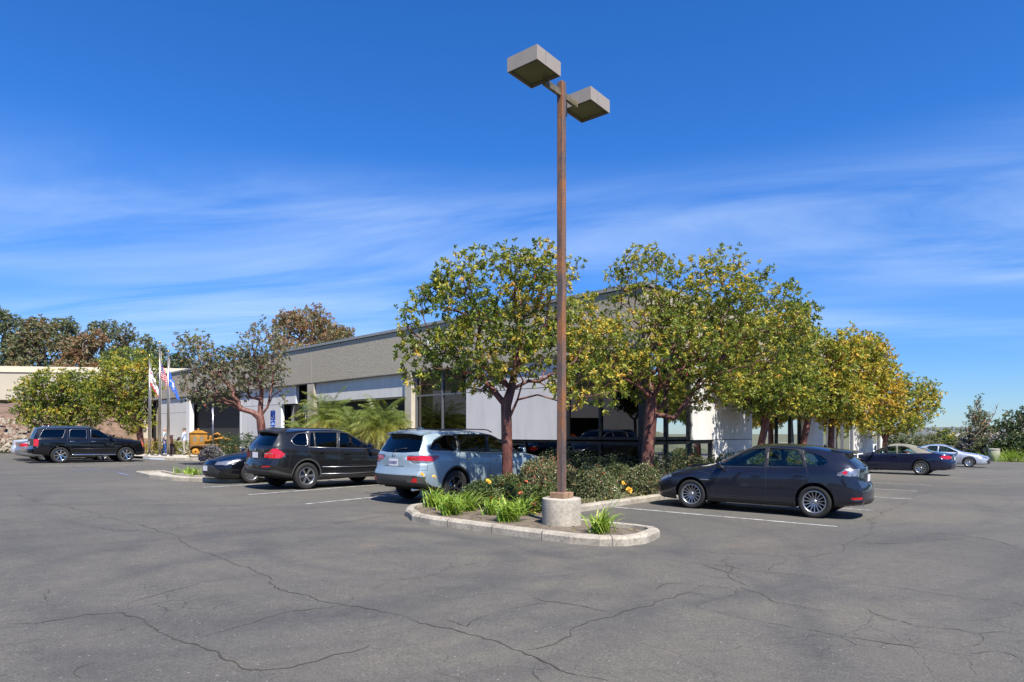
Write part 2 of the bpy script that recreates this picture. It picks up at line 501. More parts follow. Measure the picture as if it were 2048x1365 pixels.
    for wx in (wb / 2, -wb / 2):
        for s in (1, -1):
            wo = bpy.data.objects.new('wheel', None); COL.objects.link(wo); wo.parent = root
            wo.location = (wx, s * tw, r); wo.rotation_euler = (0, R(20 * wx + 33 * s), 0) if s > 0 else (0, R(15), math.pi)
            wheel_parts(S, wo, r, S.get('ww', .23), S['wheel'], M[S.get('rim', 'alloy')])
    # -------- underbody and wheel wells
    ub = MB()
    z0 = S['under']; ln = wb / 2
    Wm = W(0) - .06
    ub.box((0, 0, z0 + .05), (wb - 2 * r - .1, 2 * Wm - .06, .1))
    ub.box(((XT + .25 - ln - r) / 2, 0, z0 + .12), (abs(XT + .25 + ln + r), 2 * Wm - .3, .1))
    ub.box(((XN - .3 + ln + r) / 2, 0, z0 + .12), (abs(XN - .3 - ln - r), 2 * Wm - .3, .1))
    for wx in (ln, -ln):
        ub.box((wx, 0, z0 + .22), (2 * r + .2, 2 * (tw - .2), .44))
        for s in (1, -1):
            pts = [(wx + (r + .075) * math.cos(a), (r + .075) * math.sin(a) + r) for a in [math.pi * k / 12 for k in range(13)]]
            y0, y1 = s * (tw - .22), s * (W(wx) - .035)
            for k in range(12):
                ub.quad((pts[k][0], y0, pts[k][1]), (pts[k + 1][0], y0, pts[k + 1][1]), (pts[k + 1][0], y1, pts[k + 1][1]), (pts[k][0], y1, pts[k][1]))
    ub.build('underbody', M['dark_in'], root)
    # -------- interior
    it = MB(); zi = S['zseat']; cx = S.get('cabin', 0.0); tanm = S.get('tan', False)
    it.box((cx - .1, 0, z0 + .16), (2.9, 2 * Wm - .12, .06))
    dash = S['dash']
    it.bbox((dash, 0, zi + .28), (.42, 2 * Wm - .26, .26), .05)
    for sx in (S['seat_x'], S['seat_x'] - .92):
        for sy in (-.37, .37):
            it.bbox((sx, sy, zi), (.5, .5, .16), .05)
            it.bbox((sx - .27, sy, zi + .33), (.14, .48, .6), .06, M=Matrix.Rotation(R(-14), 4, 'Y'))
            it.bbox((sx - .37, sy, zi + .74), (.1, .24, .17), .04, M=Matrix.Rotation(R(-10), 4, 'Y'))
    it.build('interior', M['interior_tan'] if tanm else M['interior'], root)
    sw = MB(); Mx = Matrix.Rotation(R(65), 4, 'Y')
    sw.tube([Vector((S['seat_x'] + .42, .37, zi + .42)) + Mx @ Vector((.18 * math.cos(a), .18 * math.sin(a), 0)) for a in [2 * math.pi * k / 20 for k in range(21)]], .014, 6, caps=False)
    sw.box((S['seat_x'] + .43, .37, zi + .42), (.03, .3, .06)); sw.build('steering_wheel', M['dark_in'], root)
    # -------- mirrors
    mx, my, mz = S['mirror']
    for s in (1, -1):
        mo = MB()
        mo.bbox((mx, s * (my + .11), mz), (.11, .22, .15), .045, mi=0)
        mo.box((mx + .01, s * my, mz - .05), (.06, .14, .03), 1)
        mo.build('side_mirror', [S.get('mirror_m', S['paint']), M['black_trim']], root)
        gl = MB(); gl.box((mx - .056, s * (my + .11), mz), (.004, .17, .105)); gl.build('mirror_glass', mat_mirror, root.children[-1])
    # -------- door handles
    for hx, hz in S['handles']:
        for s in (1, -1):
            ho = MB(); yy = W(hx) * 0.985 if S.get('hy') is None else S['hy']
            yy = side_y(S, W, zb, zbelt, PF, TL, hx, hz)
            ho.bbox((hx, s * (yy + .018), hz), (.2, .022, .032), .01)
            ho.build('door_handle', M['chrome'] if S.get('chrome_handles') else S['paint'], root)
    # -------- chrome window surround and other side tubes
    for T_ in S.get('tubes', []):
        for s in (1, -1):
            pts = []
            for (x, z) in T_['p']:
                pts.append((x, s * (side_y(S, W, zb, zbelt, PF, TL, x, z, zre, yre) + T_.get('o', .004)), z))
            if T_.get('dens'):
                pass
            mb = MB(); mb.tube(pts, T_['r'], 6); mb.build(T_['n'], M[T_['m']] if isinstance(T_['m'], str) else T_['m'], root)
    root['_w'] = W(0)
    return root
def side_y(S, W, zb, zbelt, PF, TL, x, z, zre=None, yre=None):
    w = W(x); z0 = zb(x); z1 = zbelt(x); t = (z - z0) / (z1 - z0)
    if t <= 1 or zre is None:
        t = max(0, min(1, t))
        for i in range(len(TL) - 1):
            if t <= TL[i + 1]:
                k = (t - TL[i]) / (TL[i + 1] - TL[i]); return w * (PF[i] + (PF[i + 1] - PF[i]) * k)
        return w * PF[-1]
    ze = max(zre(x), z1 + .012); y1 = w * PF[-1]; ye = min(yre(x), y1 * .985)
    return y1 + (ye - y1) * (min(1, (z - z1) / (ze - z1)) ** 1.25)
mat_mirror = mat('mirror_silver', (0.75, 0.78, 0.8), 0.02, 1.0)
def seam(p, q, w=.007):
    d = Vector((q[0] - p[0], q[1] - p[1])).normalized(); n_ = Vector((-d.y, d.x)) * w / 2
    return [(p[0] + n_.x, p[1] + n_.y), (q[0] + n_.x, q[1] + n_.y), (q[0] - n_.x, q[1] - n_.y), (p[0] - n_.x, p[1] - n_.y)]
def seam_cuts(lines, w=.009):
    out = []
    for L in lines:
        for i in range(len(L) - 1):
            out.append(dict(part='body', m='black_trim', v='side', p=seam(L[i], L[i + 1], w)))
    return out
def arch_cuts(S, rad=None, clad=None, w=.05, cladm='black_trim'):
    out = []; r = S['wr']; k = rad or r + .06
    for wx in (S['wb'] / 2, -S['wb'] / 2):
        if clad: out.append(dict(part='body', m=cladm, v='side', p=circ(wx, r + .01, k + w)))
        out.append(dict(part=None, v='side', p=circ(wx, r + .01, k)))
        out.append(dict(part=None, v='side', p=[(wx - k, -.2), (wx + k, -.2), (wx + k * .97, r), (wx - k * .97, r)]))
    return out
P_navy = paint('paint_graphite_blue', (0.013, 0.0155, 0.028), 0.4, 0.3)
P_black = paint('paint_black', (0.003, 0.0035, 0.006), 0.1, 0.3)
P_x = paint('paint_dark_graphite', (0.017, 0.018, 0.020), 0.45, 0.3)
P_silverblue = paint('paint_pale_blue_silver', (0.30, 0.385, 0.44), 0.4, 0.5)
P_silver = paint('paint_silver', (0.50, 0.53, 0.60), 0.55, 0.35)
P_white = paint('paint_white', (0.62, 0.66, 0.74), 0.2, 0.35)
P_grey = paint('paint_grey', (0.22, 0.23, 0.24), 0.5, 0.35)
P_seb = paint('paint_deep_navy', (0.011, 0.016, 0.048), 0.4, 0.3)
M['canvas'] = mat('canvas_top', (0.17, 0.165, 0.14), 0.85, bmp=0.2, bscale=300)
def win(p, m='glass_clear', **k): return dict(part='window', m=m, v='side', p=p, off=-.008, thick=.004, **k)
# ---- compact hatchback
S_WRX = dict(cat='car', wb=2.62, xn=2.25, xt=-2.165, wr=.322, track=1.53, ww=.225, wheel=(15, 'thin'), rim='alloy', rim_r=.228, paint=P_navy,
    W=[(-2.165, .70), (-2.05, .79), (-1.85, .85), (-1.55, .89), (-1.2, .90), (-.7, .865), (.4, .86), (.9, .875), (1.3, .90), (1.7, .885), (1.95, .83), (2.12, .74), (2.25, .60)],
    zb=[(-2.165, .30), (-1.7, .25), (-1, .19), (1, .19), (1.9, .2), (2.25, .22)],
    belt=[(-2.165, 1.02), (-1.6, 1.03), (-1, .99), (.6, .94), (1.2, .86), (1.8, .77), (2.25, .66)],
    re=[(-2.165, 1.30), (-1.8, 1.325), (-1.3, 1.37), (-.5, 1.41), (-.05, 1.38), (.3, 1.25), (.85, .985), (1.2, .90), (1.8, .80), (2.25, .675)],
    yre=[(-2.165, .50), (-1.8, .53), (-.6, .585), (.1, .60), (.5, .65), (.9, .71), (1.5, .69), (2.25, .46)],
    top=[(-2.165, 1.35), (-1.8, 1.385), (-1.2, 1.445), (-.5, 1.478), (-.1, 1.46), (.25, 1.35), (.98, 1.01), (1.3, .955), (1.8, .86), (2.25, .72)],
    nose=[(.2, 2.16), (.33, 2.25), (.5, 2.24), (.64, 2.17), (.74, 2.08), (.9, 2.0)],
    tail=[(.25, -2.08), (.36, -2.165), (.6, -2.165), (.74, -2.09), (1.0, -2.05), (1.08, -1.98), (1.30, -1.74), (1.4, -1.70)],
    under=.19, zseat=.48, dash=.62, seat_x=-.05, mirror=(.62, .84, 1.0), handles=[(-.14, .80), (-1.0, .84)], bulge=.10)
w1 = rnd([(.70, .97), (.36, 1.18), (.08, 1.325), (-.27, 1.375), (-.29, .985)], .03)
w2 = rnd([(-.37, .99), (-.35, 1.378), (-.95, 1.345), (-1.10, 1.015)], .03)
w3 = rnd([(-1.18, 1.035), (-1.03, 1.33), (-1.36, 1.26), (-1.56, 1.13), (-1.48, 1.055)], .07)
dlo = [(.80, .955), (.38, 1.21), (.08, 1.35), (-.25, 1.40), (-.95, 1.37), (-1.07, 1.345), (-1.16, 1.01), (-.3, .972)]
S_WRX['cuts'] = [dict(part='body', m='black_trim', v='side', p=dlo, )] + seam_cuts([[(.80, .93), (.86, .62), (.78, .30)], [(-.33, .97), (-.36, .28)], [(-1.14, 1.0), (-1.2, .86), (-1.0, .5), (-.93, .28)], [(.78, .29), (-.93, .29)], [(.86, .8), (1.15, .84)]]) + \
  [dict(part='body', m='black_trim', v='side', p=[(.88, .285), (.90, .32), (-.95, .32), (-.98, .25), (-.9, .17), (.9, .17)])] + arch_cuts(S_WRX, .375) + [
   win(w1, id='a'), win(w2, id='b'), win(w3, id='c'),
   dict(part='windshield', m='glass_screen', v='front', p=[(.67, 1.03), (.56, 1.37), (-.56, 1.37), (-.67, 1.03)], mirror=False, whole=True, off=-.006, lim=lambda c: c.x < 1.0),
   dict(part='rear_window', m='glass_tint', v='rear', p=rnd([(.58, 1.04), (.45, 1.31), (-.45, 1.31), (-.58, 1.04)], .05), mirror=False, whole=True, off=-.006),
   dict(part='taillight', m='clear_lens', v='side', p=[(-1.74, .915), (-1.88, 1.0), (-2.3, 1.0), (-2.3, .85), (-1.86, .865)], off=.003),
   dict(part='taillight', m='red_lens', v='side', p=[(-1.80, .917), (-1.86, .955), (-1.91, .95), (-1.905, .89), (-1.86, .888)], off=.003),
   dict(part='taillight', m='clear_lens', v='rear', p=[(.62, .85), (.55, 1.0), (.95, 1.0), (.95, .85)], off=.003),
   dict(part='rear_reflector', m='red_lens', v='side', p=[(-1.98, .44), (-2.3, .47), (-2.3, .42), (-2.0, .40)], off=.003),
   dict(part='body', m='black_trim', v='rear', p=[(-.62, .2), (.62, .2), (.55, .40), (-.55, .40)], mirror=False),
   dict(part='body', m='black_trim', v='rear', p=[(-.33, .70), (.33, .70), (.38, .90), (-.38, .90)], mirror=False),
   dict(part='headlight', m='clear_lens', v='side', p=[(1.78, .70), (1.86, .765), (2.3, .70), (2.3, .58), (2.05, .60)], off=.003),
   dict(part='headlight', m='clear_lens', v='front', p=[(.50, .58), (.48, .68), (.85, .74), (.85, .62)], off=.003, lim=lambda c: c.x > 1.7),
   dict(part='grille', m='black_trim', v='front', p=[(.42, .52), (.40, .66), (-.40, .66), (-.42, .52)], mirror=False, whole=True, lim=lambda c: c.x > 1.7),
   dict(part='body', m='black_trim', v='front', p=[(.5, .24), (.55, .42), (-.55, .42), (-.5, .24)], mirror=False, lim=lambda c: c.x > 1.7)]
# ---- graphite sport utility
S_X5 = dict(cat='car', wb=2.933, xn=2.33, xt=-2.52, wr=.375, track=1.66, ww=.26, wheel=(6, 'blade'), rim='alloy', rim_r=.245, paint=P_x,
    W=[(-2.52, .78), (-2.38, .87), (-2.15, .925), (-1.8, .955), (-1.4, .965), (-.8, .94), (.6, .935), (1.2, .955), (1.6, .955), (1.95, .90), (2.18, .80), (2.33, .66)],
    zb=[(-2.52, .42), (-1.9, .32), (-1.1, .27), (1, .27), (2.0, .28), (2.33, .32)],
    belt=[(-2.52, 1.20), (-1.8, 1.21), (-1, 1.17), (.6, 1.12), (1.2, 1.05), (1.8, .97), (2.33, .84)],
    re=[(-2.52, 1.58), (-2.1, 1.60), (-1.3, 1.65), (-.5, 1.665), (-.05, 1.63), (.35, 1.46), (1.0, 1.145), (1.3, 1.08), (1.8, 1.0), (2.33, .86)],
    yre=[(-2.52, .58), (-2.0, .60), (-.6, .655), (.1, .66), (.5, .71), (1.05, .78), (1.5, .76), (2.33, .50)],
    top=[(-2.52, 1.63), (-2.1, 1.67), (-1.3, 1.715), (-.5, 1.73), (-.1, 1.70), (.35, 1.54), (1.12, 1.17), (1.4, 1.13), (1.8, 1.06), (2.33, .92)],
    nose=[(.3, 2.24), (.5, 2.33), (.7, 2.33), (.84, 2.29), (.95, 2.22), (1.1, 2.15)],
    tail=[(.4, -2.44), (.52, -2.52), (.72, -2.52), (.82, -2.46), (1.15, -2.43), (1.22, -2.38), (1.60, -2.08), (1.7, -2.04)],
    under=.27, zseat=.68, dash=.72, seat_x=.05, mirror=(.68, .93, 1.20), handles=[(-.10, 1.0), (-1.02, 1.04)], bulge=.13)
x1 = rnd([(.86, 1.145), (.46, 1.36), (.05, 1.575), (-.22, 1.605), (-.33, 1.165)], .03)
x2 = rnd([(-.43, 1.165), (-.33, 1.61), (-1.08, 1.60), (-1.14, 1.19)], .03)
x2b = rnd([(-1.18, 1.19), (-1.13, 1.595), (-1.22, 1.59), (-1.36, 1.195)], .02)
x3 = rnd([(-1.42, 1.215), (-1.36, 1.59), (-1.66, 1.555), (-1.90, 1.38), (-1.86, 1.27), (-1.74, 1.22)], .09)
dlo = [(.98, 1.12), (.48, 1.39), (.06, 1.60), (-.2, 1.63), (-1.25, 1.625), (-1.38, 1.61), (-1.40, 1.18), (-.3, 1.14)]
S_X5['cuts'] = [dict(part='body', m='black_trim', v='side', p=dlo)] + seam_cuts([[(.98, 1.1), (1.05, .8), (.98, .42)], [(-.38, 1.14), (-.42, .42)], [(-1.38, 1.19), (-1.42, 1.05), (-1.12, .75), (-1.02, .42)], [(.98, .42), (-1.02, .42)], [(-1.96, 1.18), (-2.05, .62), (-2.3, .60)]]) + \
  [dict(part='body', m='grey_clad', v='side', p=[(-2.6, .25), (-2.6, .56), (-2.3, .53), (-1.9, .42), (-1.5, .38), (1.5, .36), (2.4, .42), (2.4, .2)]),
   dict(part='body', m='grey_clad', v='rear', p=[(-1, .3), (1, .3), (1, .555), (-1, .555)], mirror=False)] + arch_cuts(S_X5, .44, True, .045, 'grey_clad') + [
   win(x1, id='a', m='glass_tint'), win(x2, id='b', m='glass_tint'), win(x2b, id='b2', m='glass_tint'), win(x3, id='c', m='glass_tint'),
   dict(part='windshield', m='glass_screen', v='front', p=[(.74, 1.19), (.61, 1.60), (-.61, 1.60), (-.74, 1.19)], mirror=False, whole=True, off=-.006, lim=lambda c: c.x < 1.2),
   dict(part='rear_window', m='glass_tint', v='rear', p=rnd([(.67, 1.21), (.51, 1.60), (-.51, 1.60), (-.67, 1.21)], .06), mirror=False, whole=True, off=-.006),
   dict(part='taillight', m='red_lens', v='side', p=[(-2.14, .99), (-2.24, 1.07), (-2.34, 1.14), (-2.7, 1.15), (-2.7, .87), (-2.26, .885)], off=.003),
   dict(part='taillight', m='red_lens', v='rear', p=[(.46, .89), (.46, 1.01), (.62, 1.05), (.72, 1.13), (1.0, 1.15), (1.0, .87)], off=.003),
   dict(part='taillight', m='chrome', v='rear', p=[(.45, .995), (.45, 1.012), (1.0, 1.012), (1.0, .995)], off=.003),
   dict(part='rear_reflector', m='red_lens', v='rear', p=[(.45, .63), (.45, .665), (.86, .68), (.80, .645)], off=.003),
   dict(part='body', m='black_trim', v='rear', p=[(-.33, .86), (.33, .86), (.36, 1.05), (-.36, 1.05)], mirror=False),
   dict(part='headlight', m='clear_lens', v='front', p=[(.45, .80), (.45, .90), (.9, .93), (.9, .80)], off=.003, lim=lambda c: c.x > 1.7),
   dict(part='headlight', m='clear_lens', v='side', p=[(1.95, .84), (2.0, .92), (2.4, .88), (2.4, .78)], off=.003),
   dict(part='grille', m='black_trim', v='front', p=[(.3, .74), (.3, .90), (-.3, .90), (-.3, .74)], mirror=False, whole=True, lim=lambda c: c.x > 1.7)]
def ring(P): return list(P) + [P[0]]
S_X5['tubes'] = [dict(n='chrome_trim', m='alloy', r=.009, p=ring(x3), o=.006), dict(n='chrome_trim', m='alloy', r=.007, p=[(.92, 1.13), (.3, 1.135), (-.38, 1.15), (-1.4, 1.185)], o=.008),
   dict(n='chrome_trim', m='alloy', r=.007, p=[(.9, 1.15), (.46, 1.385), (.06, 1.595), (-.25, 1.622), (-1.2, 1.612), (-1.4, 1.60)], o=.008),
   dict(n='chrome_trim', m='alloy', r=.006, p=[(-1.39, 1.19), (-1.34, 1.60)], o=.01), dict(n='chrome_trim', m='alloy', r=.006, p=[(-.36, 1.16), (-.25, 1.61)], o=.01),
   dict(n='side_moulding', m='alloy', r=.011, p=[(.95, .60), (0, .60), (-.98, .62)], o=.006), dict(n='sill_trim', m='alloy', r=.012, p=[(.95, .42), (0, .40), (-1.0, .42)], o=.006)]
# ---- pale blue family sport utility
S_HI = dict(cat='car', wb=2.79, xn=2.39, xt=-2.49, wr=.38, track=1.64, ww=.235, wheel=(5, 'pair'), rim='alloy_dark', rim_r=.25, paint=P_silverblue,
    W=[(-2.49, .80), (-2.36, .87), (-2.15, .92), (-1.8, .95), (-1.4, .962), (-.8, .935), (.6, .93), (1.1, .95), (1.5, .955), (1.95, .91), (2.2, .81), (2.39, .66)],
    zb=[(-2.49, .42), (-1.9, .33), (-1.1, .26), (1, .26), (2.0, .27), (2.39, .30)],
    belt=[(-2.49, 1.16), (-2.0, 1.20), (-1.2, 1.17), (.6, 1.12), (1.2, 1.08), (1.8, 1.02), (2.39, .88)],
    re=[(-2.49, 1.56), (-2.1, 1.575), (-1.3, 1.61), (-.5, 1.615), (0.0, 1.58), (.45, 1.42), (1.1, 1.145), (1.4, 1.10), (1.8, 1.04), (2.39, .90)],
    yre=[(-2.49, .62), (-2.0, .645), (-.6, .685), (.1, .69), (.5, .73), (1.15, .79), (1.6, .76), (2.39, .50)],
    top=[(-2.49, 1.62), (-2.1, 1.65), (-1.3, 1.685), (-.5, 1.695), (-.05, 1.665), (.45, 1.50), (1.22, 1.17), (1.5, 1.14), (1.9, 1.08), (2.39, .94)],
    nose=[(.3, 2.30), (.5, 2.39), (.75, 2.39), (.9, 2.35), (1.0, 2.28), (1.1, 2.2)],
    tail=[(.4, -2.40), (.52, -2.49), (.70, -2.49), (.80, -2.43), (1.10, -2.40), (1.2, -2.34), (1.56, -2.10), (1.7, -2.05)],
    under=.27, zseat=.68, dash=.82, seat_x=.1, mirror=(.86, .93, 1.20), handles=[(-.02, .98), (-1.03, 1.01)], bulge=.13, chrome_handles=True)
h1 = rnd([(.92, 1.15), (.52, 1.365), (.10, 1.55), (-.12, 1.565), (-.18, 1.16)], .03)
h2 = rnd([(-.27, 1.16), (-.20, 1.57), (-1.16, 1.57), (-1.22, 1.19)], .03)
h3 = rnd([(-1.30, 1.195), (-1.24, 1.565), (-1.62, 1.55), (-1.95, 1.42), (-2.16, 1.24), (-2.1, 1.205)], .05)
dlo = [(1.02, 1.135), (.54, 1.39), (.10, 1.575), (-.2, 1.59), (-1.25, 1.59), (-1.29, 1.58), (-1.29, 1.18), (-.2, 1.145)]
S_HI['cuts'] = [dict(part='body', m='black_trim', v='side', p=dlo)] + seam_cuts([[(1.05, 1.1), (1.12, .8), (1.05, .40)], [(-.22, 1.14), (-.26, .40)], [(-1.27, 1.18), (-1.30, 1.02), (-1.0, .7), (-.92, .40)], [(1.05, .40), (-.92, .40)], [(-2.22, 1.6), (-2.30, 1.1), (-2.26, .78), (-2.6, .76)]]) + \
  [dict(part='body', m='grey_clad', v='side', p=[(-2.6, .25), (-2.6, .62), (-2.42, .60), (-2.15, .44), (-1.9, .38), (1.5, .36), (2.4, .42), (2.4, .2)]),
   dict(part='body', m='grey_clad', v='rear', p=[(-1, .3), (1, .3), (1, .60), (.75, .66), (-.75, .66), (-1, .60)], mirror=False)] + arch_cuts(S_HI, .435, True, .045) + [
   win(h1, id='a'), win(h2, id='b', m='glass_tint'), win(h3, id='c', m='glass_tint'),
   dict(part='windshield', m='glass_screen', v='front', p=[(.76, 1.19), (.65, 1.56), (-.65, 1.56), (-.76, 1.19)], mirror=False, whole=True, off=-.006, lim=lambda c: c.x < 1.3),
   dict(part='rear_window', m='glass_tint', v='rear', p=rnd([(.73, 1.18), (.575, 1.575), (-.575, 1.575), (-.73, 1.18), (-.3, 1.15), (.3, 1.15)], .05), mirror=False, whole=True, off=-.006),
   dict(part='taillight', m='red_lens', v='side', p=[(-1.93, 1.08), (-2.6, 1.10), (-2.6, .99), (-2.1, .97)], off=.003),
   dict(part='taillight', m='clear_lens', v='side', p=[(-2.1, .968), (-2.6, .985), (-2.6, .93), (-2.2, .93)], off=.003),
   dict(part='taillight', m='red_lens', v='rear', p=[(.42, 1.07), (.44, .99), (1.0, .985), (1.0, 1.10)], off=.003),
   dict(part='taillight', m='clear_lens', v='rear', p=[(.50, .985), (.62, .93), (1.0, .93), (1.0, .98)], off=.003),
   dict(part='rear_reflector', m='red_lens', v='rear', p=[(.62, .52), (.70, .62), (.86, .56), (.84, .50)], off=.003),
   dict(part='body', m='black_trim', v='rear', p=[(-.36, .845), (-.36, .86), (.36, .86), (.36, .845)], mirror=False),
   dict(part='headlight', m='clear_lens', v='side', p=[(1.78, .90), (1.9, .98), (2.5, .92), (2.5, .80), (2.1, .83)], off=.003),
   dict(part='headlight', m='clear_lens', v='front', p=[(.48, .80), (.45, .90), (.95, .97), (.95, .84)], off=.003, lim=lambda c: c.x > 1.7),
   dict(part='grille', m='black_trim', v='front', p=[(.42, .55), (.42, .88), (-.42, .88), (-.42, .55)], mirror=False, whole=True, lim=lambda c: c.x > 1.7)]
S_HI['tubes'] = [dict(n='chrome_trim', m='chrome', r=.008, p=[(1.0, 1.135), (.3, 1.14), (-.3, 1.15), (-1.3, 1.18), (-2.08, 1.195), (-2.18, 1.235), (-1.97, 1.435), (-1.64, 1.565), (-1.25, 1.585), (-.2, 1.585)], o=.007)]
# ---- big black sport utility
S_ES = dict(cat='car', wb=2.946, xn=2.43, xt=-2.62, wr=.40, track=1.68, ww=.26, wheel=(7, 'twist'), rim='chrome', rim_r=.27, paint=P_black,
    W=[(-2.62, .84), (-2.5, .91), (-2.3, .95), (-1.5, .985), (1.2, .985), (1.8, .97), (2.2, .93), (2.36, .86), (2.43, .78)],
    zb=[(-2.62, .50), (-1.9, .42), (-1.1, .36), (1, .36), (2.0, .36), (2.43, .40)],
    belt=[(-2.62, 1.24), (.6, 1.24), (1.2, 1.20), (2.0, 1.13), (2.43, 1.05)],
    re=[(-2.62, 1.74), (-2.2, 1.76), (-.5, 1.78), (.05, 1.75), (.5, 1.52), (1.0, 1.265), (1.3, 1.235), (2.0, 1.16), (2.43, 1.07)],
    yre=[(-2.62, .72), (-2.2, .74), (-.6, .76), (.1, .76), (.6, .80), (1.1, .84), (1.6, .82), (2.43, .70)],
    top=[(-2.62, 1.80), (-2.2, 1.835), (-1.0, 1.86), (-.3, 1.86), (.05, 1.82), (.5, 1.60), (1.1, 1.30), (1.5, 1.27), (2.0, 1.22), (2.43, 1.12)],
    nose=[(.4, 2.36), (.5, 2.43), (.7, 2.43), (.75, 2.38), (1.05, 2.36), (1.2, 2.28)],
    tail=[(.5, -2.62), (.72, -2.62), (.78, -2.56), (1.24, -2.53), (1.7, -2.36), (1.85, -2.3)],
    under=.36, zseat=.82, dash=.78, seat_x=.15, mirror=(.72, .98, 1.34), handles=[(-.05, 1.10), (-.98, 1.10)], bulge=.07, chrome_handles=True,
    prof=[.94, .975, .99, .998, 1.0, .998, .993, .985, .965, .93], mirror_m=P_black)
e1 = rnd([(.80, 1.27), (.50, 1.50), (.22, 1.70), (-.14, 1.72), (-.16, 1.27)], .04)
e2 = rnd([(-.34, 1.27), (-.34, 1.72), (-.98, 1.72), (-1.06, 1.66), (-1.10, 1.27)], .05)
e3 = rnd([(-1.38, 1.27), (-1.24, 1.72), (-2.14, 1.71), (-2.36, 1.27)], .06)
S_ES['cuts'] = seam_cuts([[(.95, 1.22), (1.0, .8), (.98, .5)], [(-.25, 1.74), (-.25, .5)], [(-1.17, 1.74), (-1.18, 1.1), (-1.0, .7), (-1.0, .5)], [(.98, .5), (-1.0, .5)]]) + arch_cuts(S_ES, .47) + [
   win(e1, id='a', m='glass_tint'), win(e2, id='b', m='glass_tint'), win(e3, id='c', m='glass_tint'),
   dict(part='windshield', m='glass_screen', v='front', p=[(.80, 1.31), (.72, 1.73), (-.72, 1.73), (-.80, 1.31)], mirror=False, whole=True, off=-.006, lim=lambda c: c.x < 1.2),
   dict(part='rear_window', m='glass_tint', v='rear', p=rnd([(.70, 1.27), (.64, 1.70), (-.64, 1.70), (-.70, 1.27)], .06), mirror=False, whole=True, off=-.006),
   dict(part='taillight', m='red_lens', v='side', p=[(-2.36, 1.20), (-2.8, 1.20), (-2.8, .86), (-2.38, .86)], off=.003),
   dict(part='taillight', m='red_lens', v='rear', p=[(.78, 1.20), (1.1, 1.20), (1.1, .86), (.78, .86)], off=.003),
   dict(part='body', m='grey_clad', v='rear', p=[(.76, 1.21), (.76, .86), (-.76, .86), (-.76, 1.21)], mirror=False),
   dict(part='headlight', m='amber_lens', v='side', p=[(2.20, 1.10), (2.5, 1.08), (2.5, .80), (2.28, .80)], off=.003),
   dict(part='headlight', m='clear_lens', v='front', p=[(.5, .82), (.5, 1.02), (.95, 1.04), (.95, .82)], off=.003, lim=lambda c: c.x > 1.7),
   dict(part='grille', m='chrome', v='front', p=[(.45, .80), (.45, 1.04), (-.45, 1.04), (-.45, .80)], mirror=False, whole=True, lim=lambda c: c.x > 1.7)]
S_ES['tubes'] = [dict(n='chrome_trim', m='alloy', r=.007, p=ring(p_), o=.006) for p_ in (e1, e2, e3)] + [dict(n='side_moulding', m='black_trim', r=.015, p=[(.95, .72), (-.95, .72)], o=.004)]
# ---- convertible with its soft top up
S_SE = dict(cat='car', wb=2.765, xn=2.36, xt=-2.56, wr=.34, track=1.57, ww=.225, wheel=(10, 'pair'), rim='alloy', rim_r=.235, paint=P_seb,
    W=[(-2.56, .68), (-2.42, .78), (-2.2, .85), (-1.8, .89), (-1.3, .905), (-.5, .885), (.6, .885), (1.2, .90), (1.6, .89), (2.0, .82), (2.2, .73), (2.36, .58)],
    zb=[(-2.56, .30), (-1.9, .24), (-1.1, .19), (1, .19), (2.0, .2), (2.36, .22)],
    belt=[(-2.56, .97), (-2.0, 1.03), (-1.2, 1.0), (.6, .94), (1.2, .88), (1.8, .80), (2.36, .68)],
    re=[(-2.56, .98), (-2.0, 1.045), (-1.78, 1.07), (-1.2, 1.26), (-.6, 1.385), (-.1, 1.37), (.25, 1.24), (.85, .975), (1.2, .91), (1.8, .82), (2.36, .69)],
    yre=[(-2.56, .56), (-2.0, .66), (-1.6, .66), (-1.0, .60), (-.3, .60), (.3, .65), (.9, .73), (1.5, .72), (2.36, .46)],
    top=[(-2.56, 1.02), (-2.0, 1.10), (-1.8, 1.12), (-1.3, 1.28), (-.7, 1.43), (-.3, 1.455), (0, 1.42), (.3, 1.30), (.98, 1.0), (1.3, .955), (1.8, .88), (2.36, .74)],
    nose=[(.2, 2.27), (.33, 2.36), (.5, 2.36), (.64, 2.30), (.76, 2.2), (.9, 2.1)],
    tail=[(.25, -2.46), (.40, -2.56), (.62, -2.56), (.72, -2.50), (.95, -2.47), (1.1, -2.42)],
    blend=.6, under=.19, zseat=.46, dash=.64, seat_x=-.15, mirror=(.62, .88, 1.0), handles=[(-.30, .86)], bulge=.14, tan=True)
c1 = rnd([(.72, .965), (.40, 1.13), (.10, 1.285), (-.32, 1.345), (-.34, .99)], .03)
c2 = rnd([(-.40, .99), (-.38, 1.345), (-.75, 1.32), (-1.20, 1.03)], .03)
